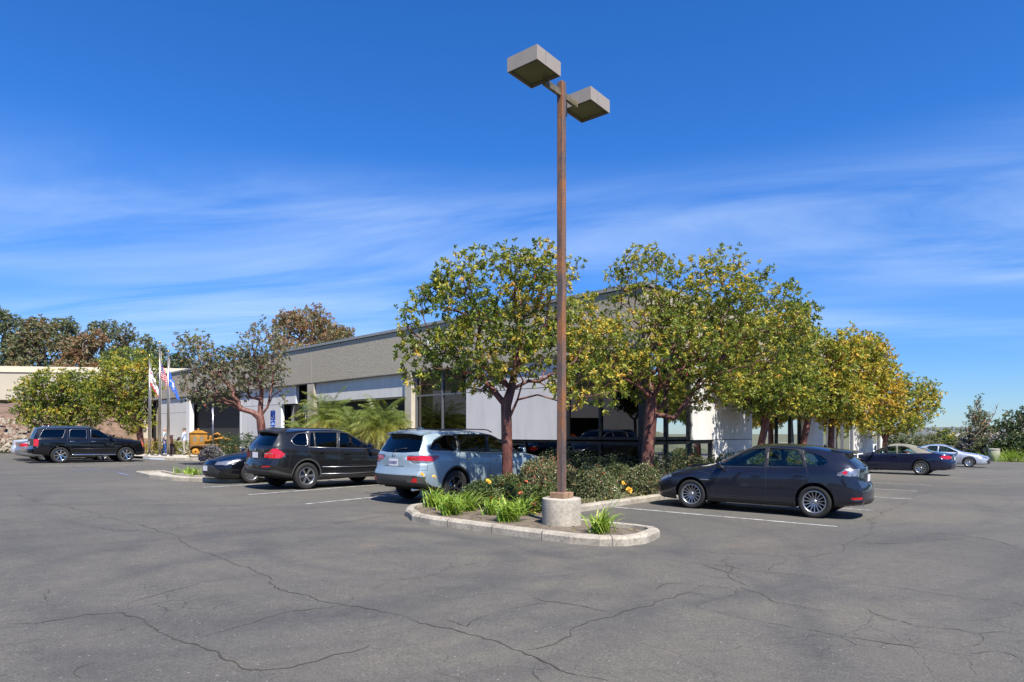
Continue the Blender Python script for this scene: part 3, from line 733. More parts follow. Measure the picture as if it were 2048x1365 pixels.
S_SE['cuts'] = [dict(part='body', m='canvas', v='side', p=[(.02, 1.34), (.02, 1.6), (-1.95, 1.6), (-1.95, 1.045), (-1.2, 1.01), (-.36, .985), (-.36, 1.36)]), dict(part='body', m='canvas', v='top', p=[(.02, -.9), (.02, .9), (-1.84, .9), (-1.84, -.9)], mirror=False, lim=lambda c: c.z > 1.1)] + \
   seam_cuts([[(.80, .93), (.86, .62), (.78, .30)], [(-.38, .98), (-.5, .75), (-.5, .28)], [(.78, .29), (-.5, .29)]]) + arch_cuts(S_SE, .395) + [
   win(c1, id='a'), win(c2, id='b'),
   dict(part='windshield', m='glass_screen', v='front', p=[(.70, 1.03), (.60, 1.34), (-.60, 1.34), (-.70, 1.03)], mirror=False, whole=True, off=-.006, lim=lambda c: c.x < 1.0),
   dict(part='rear_window', m='glass_tint', v='top', p=rnd([(-1.15, -.5), (-1.72, -.58), (-1.72, .58), (-1.15, .5)], .05), mirror=False, whole=True, off=.002, lim=lambda c: c.z > 1.1),
   dict(part='taillight', m='red_lens', v='side', p=[(-2.12, .86), (-2.25, .93), (-2.7, .93), (-2.7, .76), (-2.3, .78)], off=.003),
   dict(part='taillight', m='red_lens', v='rear', p=[(.45, .80), (.45, .90), (.95, .94), (.95, .76)], off=.003),
   dict(part='body', m='black_trim', v='rear', p=[(-.3, .72), (.3, .72), (.3, .88), (-.3, .88)], mirror=False),
   dict(part='headlight', m='clear_lens', v='side', p=[(1.85, .72), (1.95, .78), (2.5, .72), (2.5, .60)], off=.003),
   dict(part='headlight', m='clear_lens', v='front', p=[(.45, .58), (.45, .70), (.9, .76), (.9, .62)], off=.003, lim=lambda c: c.x > 1.7)]
S_SE['tubes'] = [dict(n='chrome_trim', m='chrome', r=.006, p=[(.75, .957), (0, .972), (-.4, .982), (-1.25, 1.02)], o=.006)]
# ---- small saloon used for the others (own paint each)
def sedan(pt, rim=(9, 'wide'), tail_m='red_lens', wr=.325, rims='alloy', clearwin=True):
    S = dict(cat='car', wb=2.70, xn=2.30, xt=-2.36, wr=wr, track=1.54, ww=.21, wheel=rim, rim=rims, rim_r=.225, paint=pt,
    W=[(-2.36, .70), (-2.24, .78), (-2.0, .84), (-1.7, .875), (-1.3, .885), (-.5, .87), (.6, .87), (1.2, .885), (1.6, .875), (1.95, .81), (2.15, .72), (2.30, .56)],
    zb=[(-2.36, .30), (-1.9, .24), (-1.1, .18), (1, .18), (2.0, .19), (2.30, .2)],
    belt=[(-2.36, .98), (-1.9, 1.02), (-1.2, .98), (.6, .92), (1.2, .86), (1.8, .77), (2.30, .66)],
    re=[(-2.36, .99), (-1.95, 1.04), (-1.7, 1.08), (-1.2, 1.28), (-.6, 1.385), (-.1, 1.375), (.3, 1.26), (.95, .955), (1.2, .90), (1.8, .79), (2.30, .67)],
    yre=[(-2.36, .56), (-1.9, .65), (-1.5, .63), (-1.0, .58), (-.3, .59), (.3, .63), (.95, .73), (1.5, .70), (2.30, .44)],
    top=[(-2.36, 1.03), (-1.95, 1.09), (-1.75, 1.12), (-1.2, 1.33), (-.7, 1.435), (-.3, 1.455), (0.05, 1.42), (.35, 1.32), (1.08, .985), (1.3, .95), (1.8, .86), (2.30, .72)],
    nose=[(.2, 2.22), (.33, 2.30), (.5, 2.30), (.62, 2.24), (.74, 2.14), (.9, 2.05)],
    tail=[(.25, -2.27), (.40, -2.36), (.62, -2.36), (.72, -2.30), (1.0, -2.28), (1.1, -2.24)],
    blend=.6, under=.18, zseat=.46, dash=.70, seat_x=.0, mirror=(.74, .86, .98), handles=[(-.15, .82), (-1.0, .85)], bulge=.15)
    a = rnd([(.84, .945), (.48, 1.13), (.12, 1.315), (-.26, 1.36), (-.28, .965)], .03)
    b = rnd([(-.36, .97), (-.34, 1.36), (-.80, 1.335), (-1.18, 1.12), (-1.12, 1.0)], .04)
    S['cuts'] = seam_cuts([[(.88, .9), (.93, .62), (.86, .29)], [(-.32, 1.36), (-.36, .28)], [(-1.2, 1.05), (-1.22, .86), (-1.0, .5), (-.93, .28)], [(.86, .28), (-.93, .28)]]) + arch_cuts(S, wr + .055) + [
     win(a, id='a'), win(b, id='b'),
     dict(part='windshield', m='glass_screen', v='front', p=[(.68, 1.0), (.56, 1.36), (-.56, 1.36), (-.68, 1.0)], mirror=False, whole=True, off=-.006, lim=lambda c: c.x < 1.1),
     dict(part='rear_window', m='glass_tint', v='top', p=rnd([(-.98, -.48), (-1.68, -.56), (-1.68, .56), (-.98, .48)], .05), mirror=False, whole=True, off=.002, lim=lambda c: c.z > 1.1),
     dict(part='taillight', m=tail_m, v='side', p=[(-1.95, .90), (-2.1, .95), (-2.5, .95), (-2.5, .76), (-2.1, .80)], off=.003),
     dict(part='taillight', m=tail_m, v='rear', p=[(.42, .80), (.42, .90), (.95, .95), (.95, .76)], off=.003),
     dict(part='headlight', m='clear_lens', v='side', p=[(1.66, .735), (1.80, .775), (2.4, .70), (2.4, .57), (2.1, .58)], off=.003),
     dict(part='headlight', m='clear_lens', v='front', p=[(.42, .58), (.42, .68), (.9, .76), (.9, .60)], off=.003, lim=lambda c: c.x > 1.6),
     dict(part='grille', m='black_trim', v='front', p=[(.50, .24), (.62, .40), (.38, .57), (-.38, .57), (-.62, .40), (-.50, .24)], mirror=False, whole=True, lim=lambda c: c.x > 1.7)]
    return S
# ------------------------------------------------------------ fittings
def add_plate(root, x, z, txt, tilt=0, w=.305, h=.155, sgn=-1, y=0.0):
    mb = MB(); mb.bbox((x, y, z), (.008, w, h), .003, sm=False); p = mb.build('licence_plate', M['plate'], root)
    if not txt: return p
    me = text_mesh(txt, .088, .001, .002); o = link('lettering', me, M['plate_ink'], p)
    o.location = (x + sgn * .006, y, z - .006); o.rotation_euler = (R(90), 0, R(-90) if sgn < 0 else R(90)); o.scale = (.78, 1, 1)
    return p
def rails(root, x0, x1, y, z, zc, m='black_trim'):
    for s in (1, -1):
        mb = MB(); n = 10; pts = []
        for i in range(n + 1):
            t = i / n; pts.append((x0 + (x1 - x0) * t, s * y, z + zc * min(1, math.sin(math.pi * t) * 3.0)))
        mb.tube(pts, .014, 6); mb.build('roof_rail', M[m], root)
def wiper(root, a, b, r=.008):
    mb = MB(); mb.tube([a, ((a[0] + b[0]) / 2, (a[1] + b[1]) / 2, (a[2] + b[2]) / 2 + .02), b], r, 5); mb.ball(a, .02, 6); mb.build('wiper', M['black_trim'], root)
def exhaust(root, x, y, z, r=.04, m='chrome'):
    mb = MB(); mb.lathe([(r * .8, -.25), (r, 0), (r * .8, 0), (r * .75, -.2)], 16, (x, y, z), Matrix.Rotation(R(-90), 4, 'Y'), mi=0); mb.build('exhaust', M[m], root)
def spoiler(root, x, y, z, l, t, m, droop=0.03):
    mb = MB(); n = 12; V = []; Fc = []
    for i in range(n + 1):
        s = -1 + 2 * i / n; e = abs(s) ** 3
        xx = x - l * (1 - .30 * e); zz = z - .05 * e - droop
        V += [(x + .12, s * y, z - .02 * s * s + .012), (xx, s * y * 1.0, zz), (xx, s * y, zz - t), (x + .05, s * y, z - t * 1.6 - .02)]
    for i in range(n):
        for k in range(4): Fc.append((i * 4 + k, i * 4 + (k + 1) % 4, i * 4 + 4 + (k + 1) % 4, i * 4 + 4 + k))
    Fc += [(0, 3, 2, 1), (n * 4, n * 4 + 1, n * 4 + 2, n * 4 + 3)]
    mb.add(V, Fc, 0, False); o = mb.build('spoiler', m, root); return o
def heading_place(contact, which, S, h):
    """origin of a car from the ground contact of one wheel; which = (front?+1:-1, left?+1:-1)"""
    h = Vector(h).normalized(); l = Vector((-h.y, h.x))
    c = Vector((contact[0], contact[1])) - h * (which[0] * S['wb'] / 2) - l * (which[1] * S['track'] / 2)
    return Vector((c.x, c.y, G(c.x, c.y))), h
def place(root, zs=1.0):
    """settle a vehicle on the slope of the lot"""
    q = root.rotation_euler.z; hx, hy = math.cos(q), math.sin(q)
    pitch = -math.atan(-0.012 * hx - 0.008 * hy); roll = math.atan(-0.012 * -hy - 0.008 * hx)
    root.rotation_euler = (roll, pitch, q); root.scale = (1, 1, zs)
# ------------------------------------------------------------ the parked cars
def car_hatch():
    pos, h = heading_place(U(1630, 1036), (-1, 1), S_WRX, (-.80, .60))
    c = make_car('hatchback_car', 'dark graphite blue hatchback with thin multi spoke wheels nearest the lamp post', pos, h, S_WRX)
    spoiler(c, -1.66, .50, 1.38, .31, .035, S_WRX['paint'])
    add_plate(c, S_WRX['rx'](0, .80), .80, ''); wiper(c, (S_WRX['rx'](0, 1.05) - .01, .0, 1.05), (S_WRX['rx'](.33, 1.12) - .01, -.33, 1.12))
    mb = MB(); mb.tube([(-1.35, 0, 1.45), (-1.62, 0, 1.66)], .005, 5); mb.ball((-1.35, 0, 1.445), .03, 6); mb.build('antenna', M['black_trim'], c)
    for s in (.45, .33): exhaust(c, -2.14, s, .29, .04)
    mb = MB(); mb.add([(1.56, -.20, .945), (1.56, .20, .945), (1.16, .27, .995), (1.16, -.27, .995), (1.58, -.20, .88), (1.58, .20, .88), (1.2, .30, .93), (1.2, -.30, .93)], [(0, 1, 2, 3), (0, 4, 5, 1), (1, 5, 6, 2), (0, 3, 7, 4), (3, 2, 6, 7)], 0); mb.build('hood_scoop', S_WRX['paint'], c)
    for s in (1, -1):
        mb = MB(); mb.bbox((.98, s * .893, .66), (.22, .012, .022), .005); mb.build('fender_vent', M['alloy'], c)
    place(c, 1.035); return c
def car_suv_graphite():
    pos, h = heading_place((-6.05, 18.7), (-1, -1), S_X5, (.67, .742))
    c = make_car('sport_utility_car', 'dark graphite sport utility car with six spoke wheels between two other cars', pos, h, S_X5)
    rails(c, -2.0, .15, .70, 1.67, .045); spoiler(c, -2.02, .58, 1.69, .30, .05, M['black_trim'], .05)
    add_plate(c, S_X5['rx'](0, .955), .955, ''); wiper(c, (S_X5['rx'](0, 1.22) - .01, .0, 1.22), (S_X5['rx'](.36, 1.28) - .01, .36, 1.28)); exhaust(c, -2.50, -.62, .46, .045); exhaust(c, -2.50, .62, .46, .045)
    mb = MB(); mb.lathe([(.001, .004), (.036, .004), (.04, 0)], 20, (S_X5['rx'](0, 1.10) - .004, 0, 1.10), Matrix.Rotation(R(-90), 4, 'Y')); e = mb.build('emblem', M['chrome'], c)
    me = text_mesh('X5', .075, .003, .002); o = link('badge', me, M['chrome'], c); o.location = (S_X5['rx'](.4, 1.085) - .004, -.40, 1.085); o.rotation_euler = (R(90), 0, R(-90)); o.scale = (1.5, 1, 1)
    place(c, 1.04); return c
def car_suv_blue():
    pos, h = heading_place((-1.41, 15.3), (-1, -1), S_HI, (.66, .75))
    c = make_car('family_car', 'pale blue silver sport utility car dappled with leaf shade beside the planted island', pos, h, S_HI)
    rails(c, -1.75, .05, .70, 1.64, .06); spoiler(c, -2.03, .63, 1.665, .33, .04, S_HI['paint'], .04)
    add_plate(c, S_HI['rx'](0, .93), .93, '6XDM237'); wiper(c, (S_HI['rx'](0, 1.19) - .01, .0, 1.19), (S_HI['rx'](.34, 1.25) - .01, -.34, 1.25)); exhaust(c, -2.44, -.55, .34, .03)
    mb = MB(); mb.tube([(S_HI['rx'](0, 1.105) - .006, .06 * math.cos(a), 1.105 + .04 * math.sin(a)) for a in [2 * math.pi * k / 20 for k in range(21)]], .006, 5)
    mb.tube([(S_HI['rx'](0, 1.105) - .006, .022 * math.cos(a), 1.105 + .038 * math.sin(a)) for a in [2 * math.pi * k / 20 for k in range(21)]], .005, 5)
    mb.build('emblem', M['chrome'], c)
    mb = MB(); mb.bbox((-1.72, 0, 1.70), (.18, .04, .05), .018); mb.build('antenna', S_HI['paint'], c)
    place(c, 1.045); return c
def car_suv_black():
    pos, h = heading_place((-22.9, 32.4), (-1, -1), S_ES, (.70, .715))
    c = make_car('large_black_car', 'big black sport utility car with chrome wheels and a running board left of the flagpoles', pos, h, S_ES)
    rails(c, -2.1, .0, .72, 1.82, .05, 'chrome')
    for s in (1, -1):
        mb = MB(); mb.bbox((0, s * 1.0, .42), (1.95, .16, .05), .02); mb.build('running_board', M['chrome'], c)
    add_plate(c, S_ES['rx'](0, 1.0), 1.0, ''); exhaust(c, -2.45, -.6, .42, .04)
    mb = MB(); mb.bbox((-2.70, 0, .62), (.2, 1.85, .2), .05); mb.build('bumper', S_ES['paint'], c)
    me = text_mesh('ESCALADE', .07, .002, .001); o = link('badge', me, M['chrome'], c); o.location = (.72, -.99, .98); o.rotation_euler = (R(90), 0, 0)
    place(c, 1.0); return c
def car_convertible():
    X = (1842 - CX) / F * 30.6
    pos, h = heading_place((X, 30.6), (-1, 1), S_SE, (-.76, .65))
    c = make_car('convertible_car', 'dark navy convertible with a raised grey fabric roof parked beyond the hatchback', pos, h, S_SE)
    add_plate(c, S_SE['rx'](0, .80), .80, ''); place(c, 1.03); return c
def others():
    S = sedan(P_silver, (13, 'blade')); p = (Vector(((1938 - CX) / F * 41, 41)))
    pos, h = heading_place(p, (1, -1), S, (.80, -.60))
    c = make_car('silver_coupe', 'silver blue two door car parked nose out behind the navy convertible', pos, h, S); add_plate(c, S['nx'](0, .42), .42, '', sgn=1); place(c, 1.0)
    S = sedan(P_black, (10, 'wide')); pos, h = heading_place(U(500, 967), (1, 1), S, (-.66, -.75))
    c = make_car('black_saloon', 'black saloon parked nose out with gleaming headlights beside the graphite sport utility car', pos, h, S)
    add_plate(c, S['nx'](0, .47), .47, '', sgn=1); place(c, 1.03)
    S = sedan(P_grey); pos, h = heading_place((-25.0, 34.2), (-1, -1), S, (.70, .715))
    c = make_car('grey_saloon', 'grey saloon almost hidden behind the big black sport utility car', pos, h, S); place(c, 1.0)
    S = sedan(P_white); pos, h = heading_place((-26.6, 36.0), (-1, -1), S, (.70, .715))
    c = make_car('white_saloon', 'white saloon with red tail lamps at the left edge of the lot', pos, h, S); place(c, 1.05)
    return
# ------------------------------------------------------------ foliage
def leafmat(name, stops, trans=0.25, rough=0.5):
    m, nt, b = newmat(name)
    at_ = nt.nodes.new('ShaderNodeAttribute'); at_.attribute_name = 'tone'
    r = ramp(nt, at_.outputs['Fac'], stops)
    nt.links.new(r.outputs[0], b.inputs['Base Color']); b.inputs['Roughness'].default_value = rough
    b.inputs['Specular IOR Level'].default_value = 0.45
    tr = nt.nodes.new('ShaderNodeBsdfTranslucent'); br = mixc(nt, 0.25, r.outputs[0], (0.35, 0.45, 0.02)); nt.links.new(br, tr.inputs[0])
    mx = nt.nodes.new('ShaderNodeMixShader'); mx.inputs[0].default_value = trans
    out = nt.nodes['Material Output']
    nt.links.new(b.outputs[0], mx.inputs[1]); nt.links.new(tr.outputs[0], mx.inputs[2]); nt.links.new(mx.outputs[0], out.inputs[0])
    return m
M['leaf_arbutus'] = leafmat('leaf_arbutus', [(0, (.035, .055, .016)), (.3, (.08, .125, .022)), (.5, (.20, .25, .032)), (.68, (.42, .38, .045)), (.88, (.66, .42, .05)), (1, (.45, .12, .05))], .3)
M['leaf_gum'] = leafmat('leaf_gum', [(0, (.07, .09, .045)), (.45, (.15, .16, .075)), (.7, (.22, .17, .09)), (1, (.30, .12, .07))], .3)
M['leaf_dark'] = leafmat('leaf_dark', [(0, (.02, .04, .014)), (.5, (.05, .085, .025)), (1, (.14, .16, .04))], .15, .35)
M['leaf_olive'] = leafmat('leaf_olive', [(0, (.07, .085, .045)), (.5, (.15, .17, .08)), (1, (.25, .24, .12))], .3)
M['leaf_palm'] = leafmat('leaf_palm', [(0, (.07, .12, .03)), (.45, (.17, .21, .04)), (.8, (.38, .34, .06)), (1, (.48, .28, .05))], .3, .45)
M['leaf_lily'] = leafmat('leaf_lily', [(0, (.12, .25, .03)), (.6, (.36, .50, .07)), (1, (.6, .55, .2))], .35, .4)
M['leaf_haw'] = leafmat('leaf_haw', [(0, (.03, .05, .02)), (.5, (.09, .12, .045)), (.78, (.20, .22, .10)), (.92, (.30, .20, .12)), (1, (.34, .10, .06))], .12, .25)
M['leaf_silver'] = leafmat('leaf_silver', [(0, (.08, .08, .08)), (.5, (.2, .19, .19)), (1, (.36, .3, .33))], .1)
def barkmat(name, a, b_, c=None, scale=7):
    m, nt, b = newmat(name); co = coord(nt)
    v = mapping(nt, co, (1, 1, .35)); n = noise_tex(nt, v, scale, 6, .65, .6)
    r = ramp(nt, n.outputs[0], [(.32, a), (.5, b_), (.7, c or b_)])
    nt.links.new(r.outputs[0], b.inputs['Base Color']); b.inputs['Roughness'].default_value = .6
    n2 = noise_tex(nt, v, scale * 4, 4); bump(nt, b, n2.outputs[0], .5, .02); return m
M['bark_red'] = barkmat('bark_red', (.03, .014, .011), (.11, .033, .024), (.24, .12, .085))
M['bark_brown'] = barkmat('bark_brown', (.05, .035, .025), (.14, .10, .075), (.22, .16, .12))
M['bark_tan'] = barkmat('bark_tan', (.14, .08, .05), (.36, .2, .11), (.42, .3, .2))
def leaves_mesh(name, org, axis, length, width, tone, droop=0.15, fold=0.25):
    """one leaf per row: base point, pointing axis, length, width, tone -> a single mesh"""
    n = len(org); axis = axis / np.linalg.norm(axis, axis=1)[:, None]
    rr = np.random.RandomState(n).normal(size=(n, 3)); side = np.cross(axis, rr); side /= np.linalg.norm(side, axis=1)[:, None] + 1e-9
    up = np.cross(side, axis)
    L = length[:, None]; Wd = width[:, None]
    z = np.array([0, 0, -1.0])
    b = org; t = org + axis * L + z * L * droop
    m1 = org + axis * L * .35 + up * 0; m2 = org + axis * L * .72 + z * L * droop * .3
    l1 = m1 + side * Wd * .5 + up * Wd * fold; r1 = m1 - side * Wd * .5 + up * Wd * fold
    l2 = m2 + side * Wd * .38 + up * Wd * fold * .8; r2 = m2 - side * Wd * .38 + up * Wd * fold * .8
    V = np.stack([b, r1, r2, t, l2, l1], axis=1).reshape(-1, 3)
    base = (np.arange(n) * 6)[:, None]
    Q = np.concatenate([base + np.array([[0, 1, 2, 3]]), base + np.array([[0, 3, 4, 5]])], axis=1).reshape(-1)
    me = bpy.data.meshes.new(name); me.vertices.add(n * 6); me.vertices.foreach_set('co', V.astype(np.float32).ravel())
    me.loops.add(n * 8); me.loops.foreach_set('vertex_index', Q.astype(np.int32))
    me.polygons.add(n * 2); me.polygons.foreach_set('loop_start', np.arange(0, n * 8, 4, dtype=np.int32)); me.polygons.foreach_set('loop_total', np.full(n * 2, 4, dtype=np.int32))
    me.update(); a = me.attributes.new('tone', 'FLOAT', 'POINT'); a.data.foreach_set('value', np.repeat(np.clip(tone, 0, 1), 6).astype(np.float32))
    me.validate(); return me
def grow(rs, attract, limbs, bf=0.35, jitter=0.06):
    """minimum-path tree through the attraction points, started from the given limbs [(points list)]"""
    P = []; par = []; pl = []
    for limb in limbs:
        pts, parent = limb
        pr = parent
        for p in pts:
            p = np.array(p, float)
            P.append(p); par.append(pr); pl.append(0 if pr < 0 else pl[pr] + np.linalg.norm(p - P[pr])); pr = len(P) - 1
    nl = len(P)
    A = np.array(attract); n = len(A)
    best = np.full(n, 1e9); bi = np.zeros(n, int); dist_ = np.zeros(n)
    def upd(k):
        d = np.linalg.norm(A - P[k], axis=1); c = d + bf * pl[k]
        mk = c < best; best[mk] = c[mk]; bi[mk] = k; dist_[mk] = d[mk]
    for k in range(nl): upd(k)
    done = np.zeros(n, bool)
    cost = np.where(done, 1e9, best)
    for _ in range(n):
        cost = np.where(done, 1e9, best); i = int(np.argmin(cost)); done[i] = True
        a = P[bi[i]]; b = A[i]; d = np.linalg.norm(b - a); k = bi[i]
        steps = max(1, int(d / 0.35))
        for s in range(1, steps):
            t = s / steps; q = a + (b - a) * t + rs.normal(size=3) * jitter * min(1, d)
            P.append(q); par.append(k); pl.append(pl[k] + d / steps); k = len(P) - 1; upd(k)
        P.append(b); par.append(k); pl.append(pl[k] + d / steps); upd(len(P) - 1)
    return np.array(P), par, nl
def tree_wood(P, par, rtip=.006, rtrunk=None, ex=2.4, minr=.0, n=6, flare=None):
    N = len(P); ch = [[] for _ in range(N)]
    for i, p in enumerate(par):
        if p >= 0: ch[p].append(i)
    r = np.zeros(N)
    for i in range(N - 1, -1, -1):
        if not ch[i]: r[i] = rtip
        else: r[i] = sum(r[c] ** ex for c in ch[i]) ** (1 / ex)
    if rtrunk:
        k = math.log(rtrunk / rtip) / math.log(max(r.max() / rtip, 1.01)); r = rtip * (r / rtip) ** k
    mb = MB(); seen = set()
    # chains following the thickest child
    starts = [i for i in range(N) if par[i] < 0]
    stack = [(s, None) for s in starts]
    while stack:
        s, pr = stack.pop(); chain = [] if pr is None else [pr]; i = s
        while True:
            chain.append(i)
            if not ch[i]: break
            c = sorted(ch[i], key=lambda q: -r[q]); 
            for o in c[1:]: stack.append((o, i))
            i = c[0]
        rad = [r[q] for q in chain]
        if pr is not None: rad[0] = min(r[pr], rad[1] * 1.15)
        if len(chain) < 2 or max(rad[1:]) < minr: continue
        nn = n + 4 if max(rad) > .06 else (n if max(rad) > .025 else 4)
        if pr is None and flare: rad[0] *= flare
        mb.tube([tuple(P[q]) for q in chain], rad, nn, caps=False)
    return mb, r, ch
def crown_pts(rs, lobes, n, hollow=0.35, flat=0.0):
    """points spread in a union of ellipsoids, thinner toward the middle of each"""
    vol = np.array([l[3] * l[4] * l[5] for l in lobes]) ** .8; vol = vol / vol.sum(); out = []
    while len(out) < n:
        l = lobes[rs.choice(len(lobes), p=vol)]; d = rs.normal(size=3); d /= np.linalg.norm(d)
        q = (hollow + (1 - hollow) * rs.rand() ** .6)
        out.append((l[0] + d[0] * l[3] * q, l[1] + d[1] * l[4] * q, l[2] + d[2] * l[5] * q))
    return np.array(out)
def rosette_leaves(rs, pos, dirs, per, L, Wd, tone, spread=(25, 80), updir=.4, jit=.06):
    n = len(pos); K = per
    d = dirs + np.array([0, 0, updir]) + rs.normal(size=(n, 3)) * .35; d /= np.linalg.norm(d, axis=1)[:, None]
    a = np.cross(d, rs.normal(size=(n, 3))); a /= np.linalg.norm(a, axis=1)[:, None]; b = np.cross(d, a)
    O = []; AXs = []; T = []; LL = []
    for k in range(K):
        th = 2 * math.pi * k / K * 1.0 + rs.rand(n) * .8; el = np.radians(spread[0] + (spread[1] - spread[0]) * rs.rand(n))
        ax = d * np.cos(el)[:, None] + (a * np.cos(th)[:, None] + b * np.sin(th)[:, None]) * np.sin(el)[:, None]
        O.append(pos - d * (rs.rand(n)[:, None] * L * .7)); AXs.append(ax); T.append(tone + rs.normal(size=n) * jit); LL.append(L * (.7 + .5 * rs.rand(n)))
    O = np.concatenate(O); AXs = np.concatenate(AXs); T = np.concatenate(T); LL = np.concatenate(LL)
    return O, AXs, LL, LL * Wd, T
def make_tree(name, label, base, lobes, limbs, n, per=7, L=.085, Wd=.34, rtrunk=.14, group=None, seed=1, leaf='leaf_arbutus', bark='bark_red', tone=.3, tvar=.14,
              twigs=2, yellow=None, rtip=.0038, cat='tree', hollow=.35, bare=0.0, minr=0.0, updir=.4, clump=1.0, wood_name='trunk', berries=0, spread=(25, 80), jit=.045, bf=.35, tmax=.9):
    rs = np.random.RandomState(seed)
    root = thing(name, label, cat, base, 0, group)
    A = crown_pts(rs, lobes, n, hollow)
    if clump < 1:   # thin out by a smooth noise so the crown has holes and lumps
        keep = [i for i, p in enumerate(A) if mnoise.noise(Vector(p) * 0.9 + Vector((seed * 3.1, 0, 0))) > -0.5 + (1 - clump)]
        A = A[keep]
    P, par, nl = grow(rs, A, limbs, bf=bf)
    mb, r, ch = tree_wood(P, par, rtip, rtrunk, minr=minr, flare=1.25)
    mb.build(wood_name, M[bark], root)
    tips = np.zeros(len(P))
    for i in range(len(P) - 1, -1, -1):
        if not ch[i]: tips[i] = 1
        if par[i] >= 0: tips[par[i]] += tips[i]
    idx = [i for i in range(nl, len(P)) if tips[i] <= 5]
    pos = []; dirs = []
    for i in idx:
        if rs.rand() < bare: continue
        d0 = P[i] - P[par[i]]; d0 = d0 / (np.linalg.norm(d0) + 1e-6)
        for k in range(twigs):
            off = rs.normal(size=3); off /= np.linalg.norm(off); pos.append(P[i] + off * (.05 + .22 * rs.rand()) * (L / .085) ** .5 * (0 if k == 0 and not ch[i] else 1)); dirs.append(d0 * .5 + off)
    pos = np.array(pos); dirs = np.array(dirs)
    nz = np.array([mnoise.noise(Vector(p) * 1.1 + Vector((seed, 5, 2))) for p in pos])
    tn = tone + nz * tvar * 2 + rs.normal(size=len(pos)) * tvar * .8
    if yellow is not None: tn = tn + yellow(pos)
    tn = np.minimum(tn, tmax)
    O, AXs, LL, WW, T = rosette_leaves(rs, pos, dirs, per, L, Wd, tn, spread=spread, updir=updir, jit=jit)
    me = leaves_mesh(name + '_crown', O, AXs, LL, WW, T); link('crown', me, M[leaf], root)
    if berries:
        mb = MB()
        for i in rs.choice(len(pos), berries):
            q = pos[i]; mb.ball((q[0], q[1], q[2] - .08), .017 + .012 * rs.rand(), 4, sq=(1, 1, 2.2))
        mb.build('fruit', M['berry'], root)['kind'] = 'stuff'
    return root
M['berry'] = mat('berry', (.45, .07, .05), .5)
M['flower_coral'] = mat('flower_coral', (.72, .17, .08), .6, var=.4)
M['flower_gold'] = mat('flower_gold', (.8, .42, .03), .6)
M['flower_pink'] = mat('flower_pink', (.75, .4, .42), .6)
M['stem_green'] = mat('stem_green', (.10, .16, .04), .6)
def make_shrub(name, label, base, size, n, leaf='leaf_haw', L=.035, Wd=.5, per=6, tone=.5, tvar=.2, group=None, seed=1, flowers=0, fm='flower_coral', fr=.035, cat='shrub', lobes=None, rough=.18, twig=True):
    rs = np.random.RandomState(seed); root = thing(name, label, cat, base, 0, group)
    sx, sy, sz = size
    d = rs.normal(size=(n, 3)); d[:, 2] = np.abs(d[:, 2]) * 1.0; d /= np.linalg.norm(d, axis=1)[:, None]
    nz = np.array([mnoise.noise(Vector(q) * 2.2 + Vector((seed * 1.7, 0, 3))) + .5 * mnoise.noise(Vector(q) * 5 + Vector((seed, 9, 3))) for q in d])
    q = (.6 + .4 * rs.rand(n) ** .5) * (1 + nz * rough * 1.6)
    pos = np.stack([d[:, 0] * sx * q, d[:, 1] * sy * q, np.maximum(.03, d[:, 2] ** .8 * sz * q)], 1)
    tn = tone + nz * tvar + rs.normal(size=n) * tvar * .7
    O, AXs, LL, WW, T = rosette_leaves(rs, pos, d, per, L, Wd, tn)
    me = leaves_mesh(name + '_leaves', O, AXs, LL, WW, T); link('foliage', me, M[leaf], root)
    mb = MB()
    for i in range(26):
        p = pos[rs.randint(n)]; mb.tube([(p[0] * .1, p[1] * .1, 0), (p[0] * .5, p[1] * .5, p[2] * .45), tuple(p)], [.014, .009, .003], 5)
    mb.build('stem', M['bark_brown'], root)
    if flowers:
        fme = flower_mesh(fr, seed, fm)
        for i in range(flowers):
            k = rs.randint(n); p = pos[k] * 1.03
            o = bpy.data.objects.new('flower', fme); COL.objects.link(o); o.parent = root; o.location = p; o.rotation_euler = (rs.rand() * 1.2 - .6, rs.rand() * 1.2 - .6, rs.rand() * 6); o.scale = [.7 + .6 * rs.rand()] * 3
    return root
_fl = {}
def flower_mesh(r, seed, fm):
    k = (r, fm)
    if k in _fl: return _fl[k]
    mb = MB(); rs = random.Random(seed)
    for ring_, (n, el, rr) in enumerate(((6, .25, 1.0), (5, .8, .8), (4, 1.2, .5))):
        for i in range(n):
            a = 2 * math.pi * i / n + ring_ * .5; c, s = math.cos(a), math.sin(a); w = .55 * r * rr; l = r * rr
            ce, se = math.cos(el), math.sin(el)
            def Q(t, u, b=0): return (c * l * t * ce - s * u * w, s * l * t * ce + c * u * w, l * t * se + b)
            mb.add([Q(0, 0), Q(.5, -.8, .1 * r), Q(1, -.45), Q(1.08, .3), Q(.6, .9, .1 * r)], [(0, 1, 2, 3, 4)], 0)
    me = bpy.data.meshes.new('flower'); me.from_pydata(mb.v, [], mb.f); me.update(); me.materials.append(M[fm]); _fl[k] = me; return me
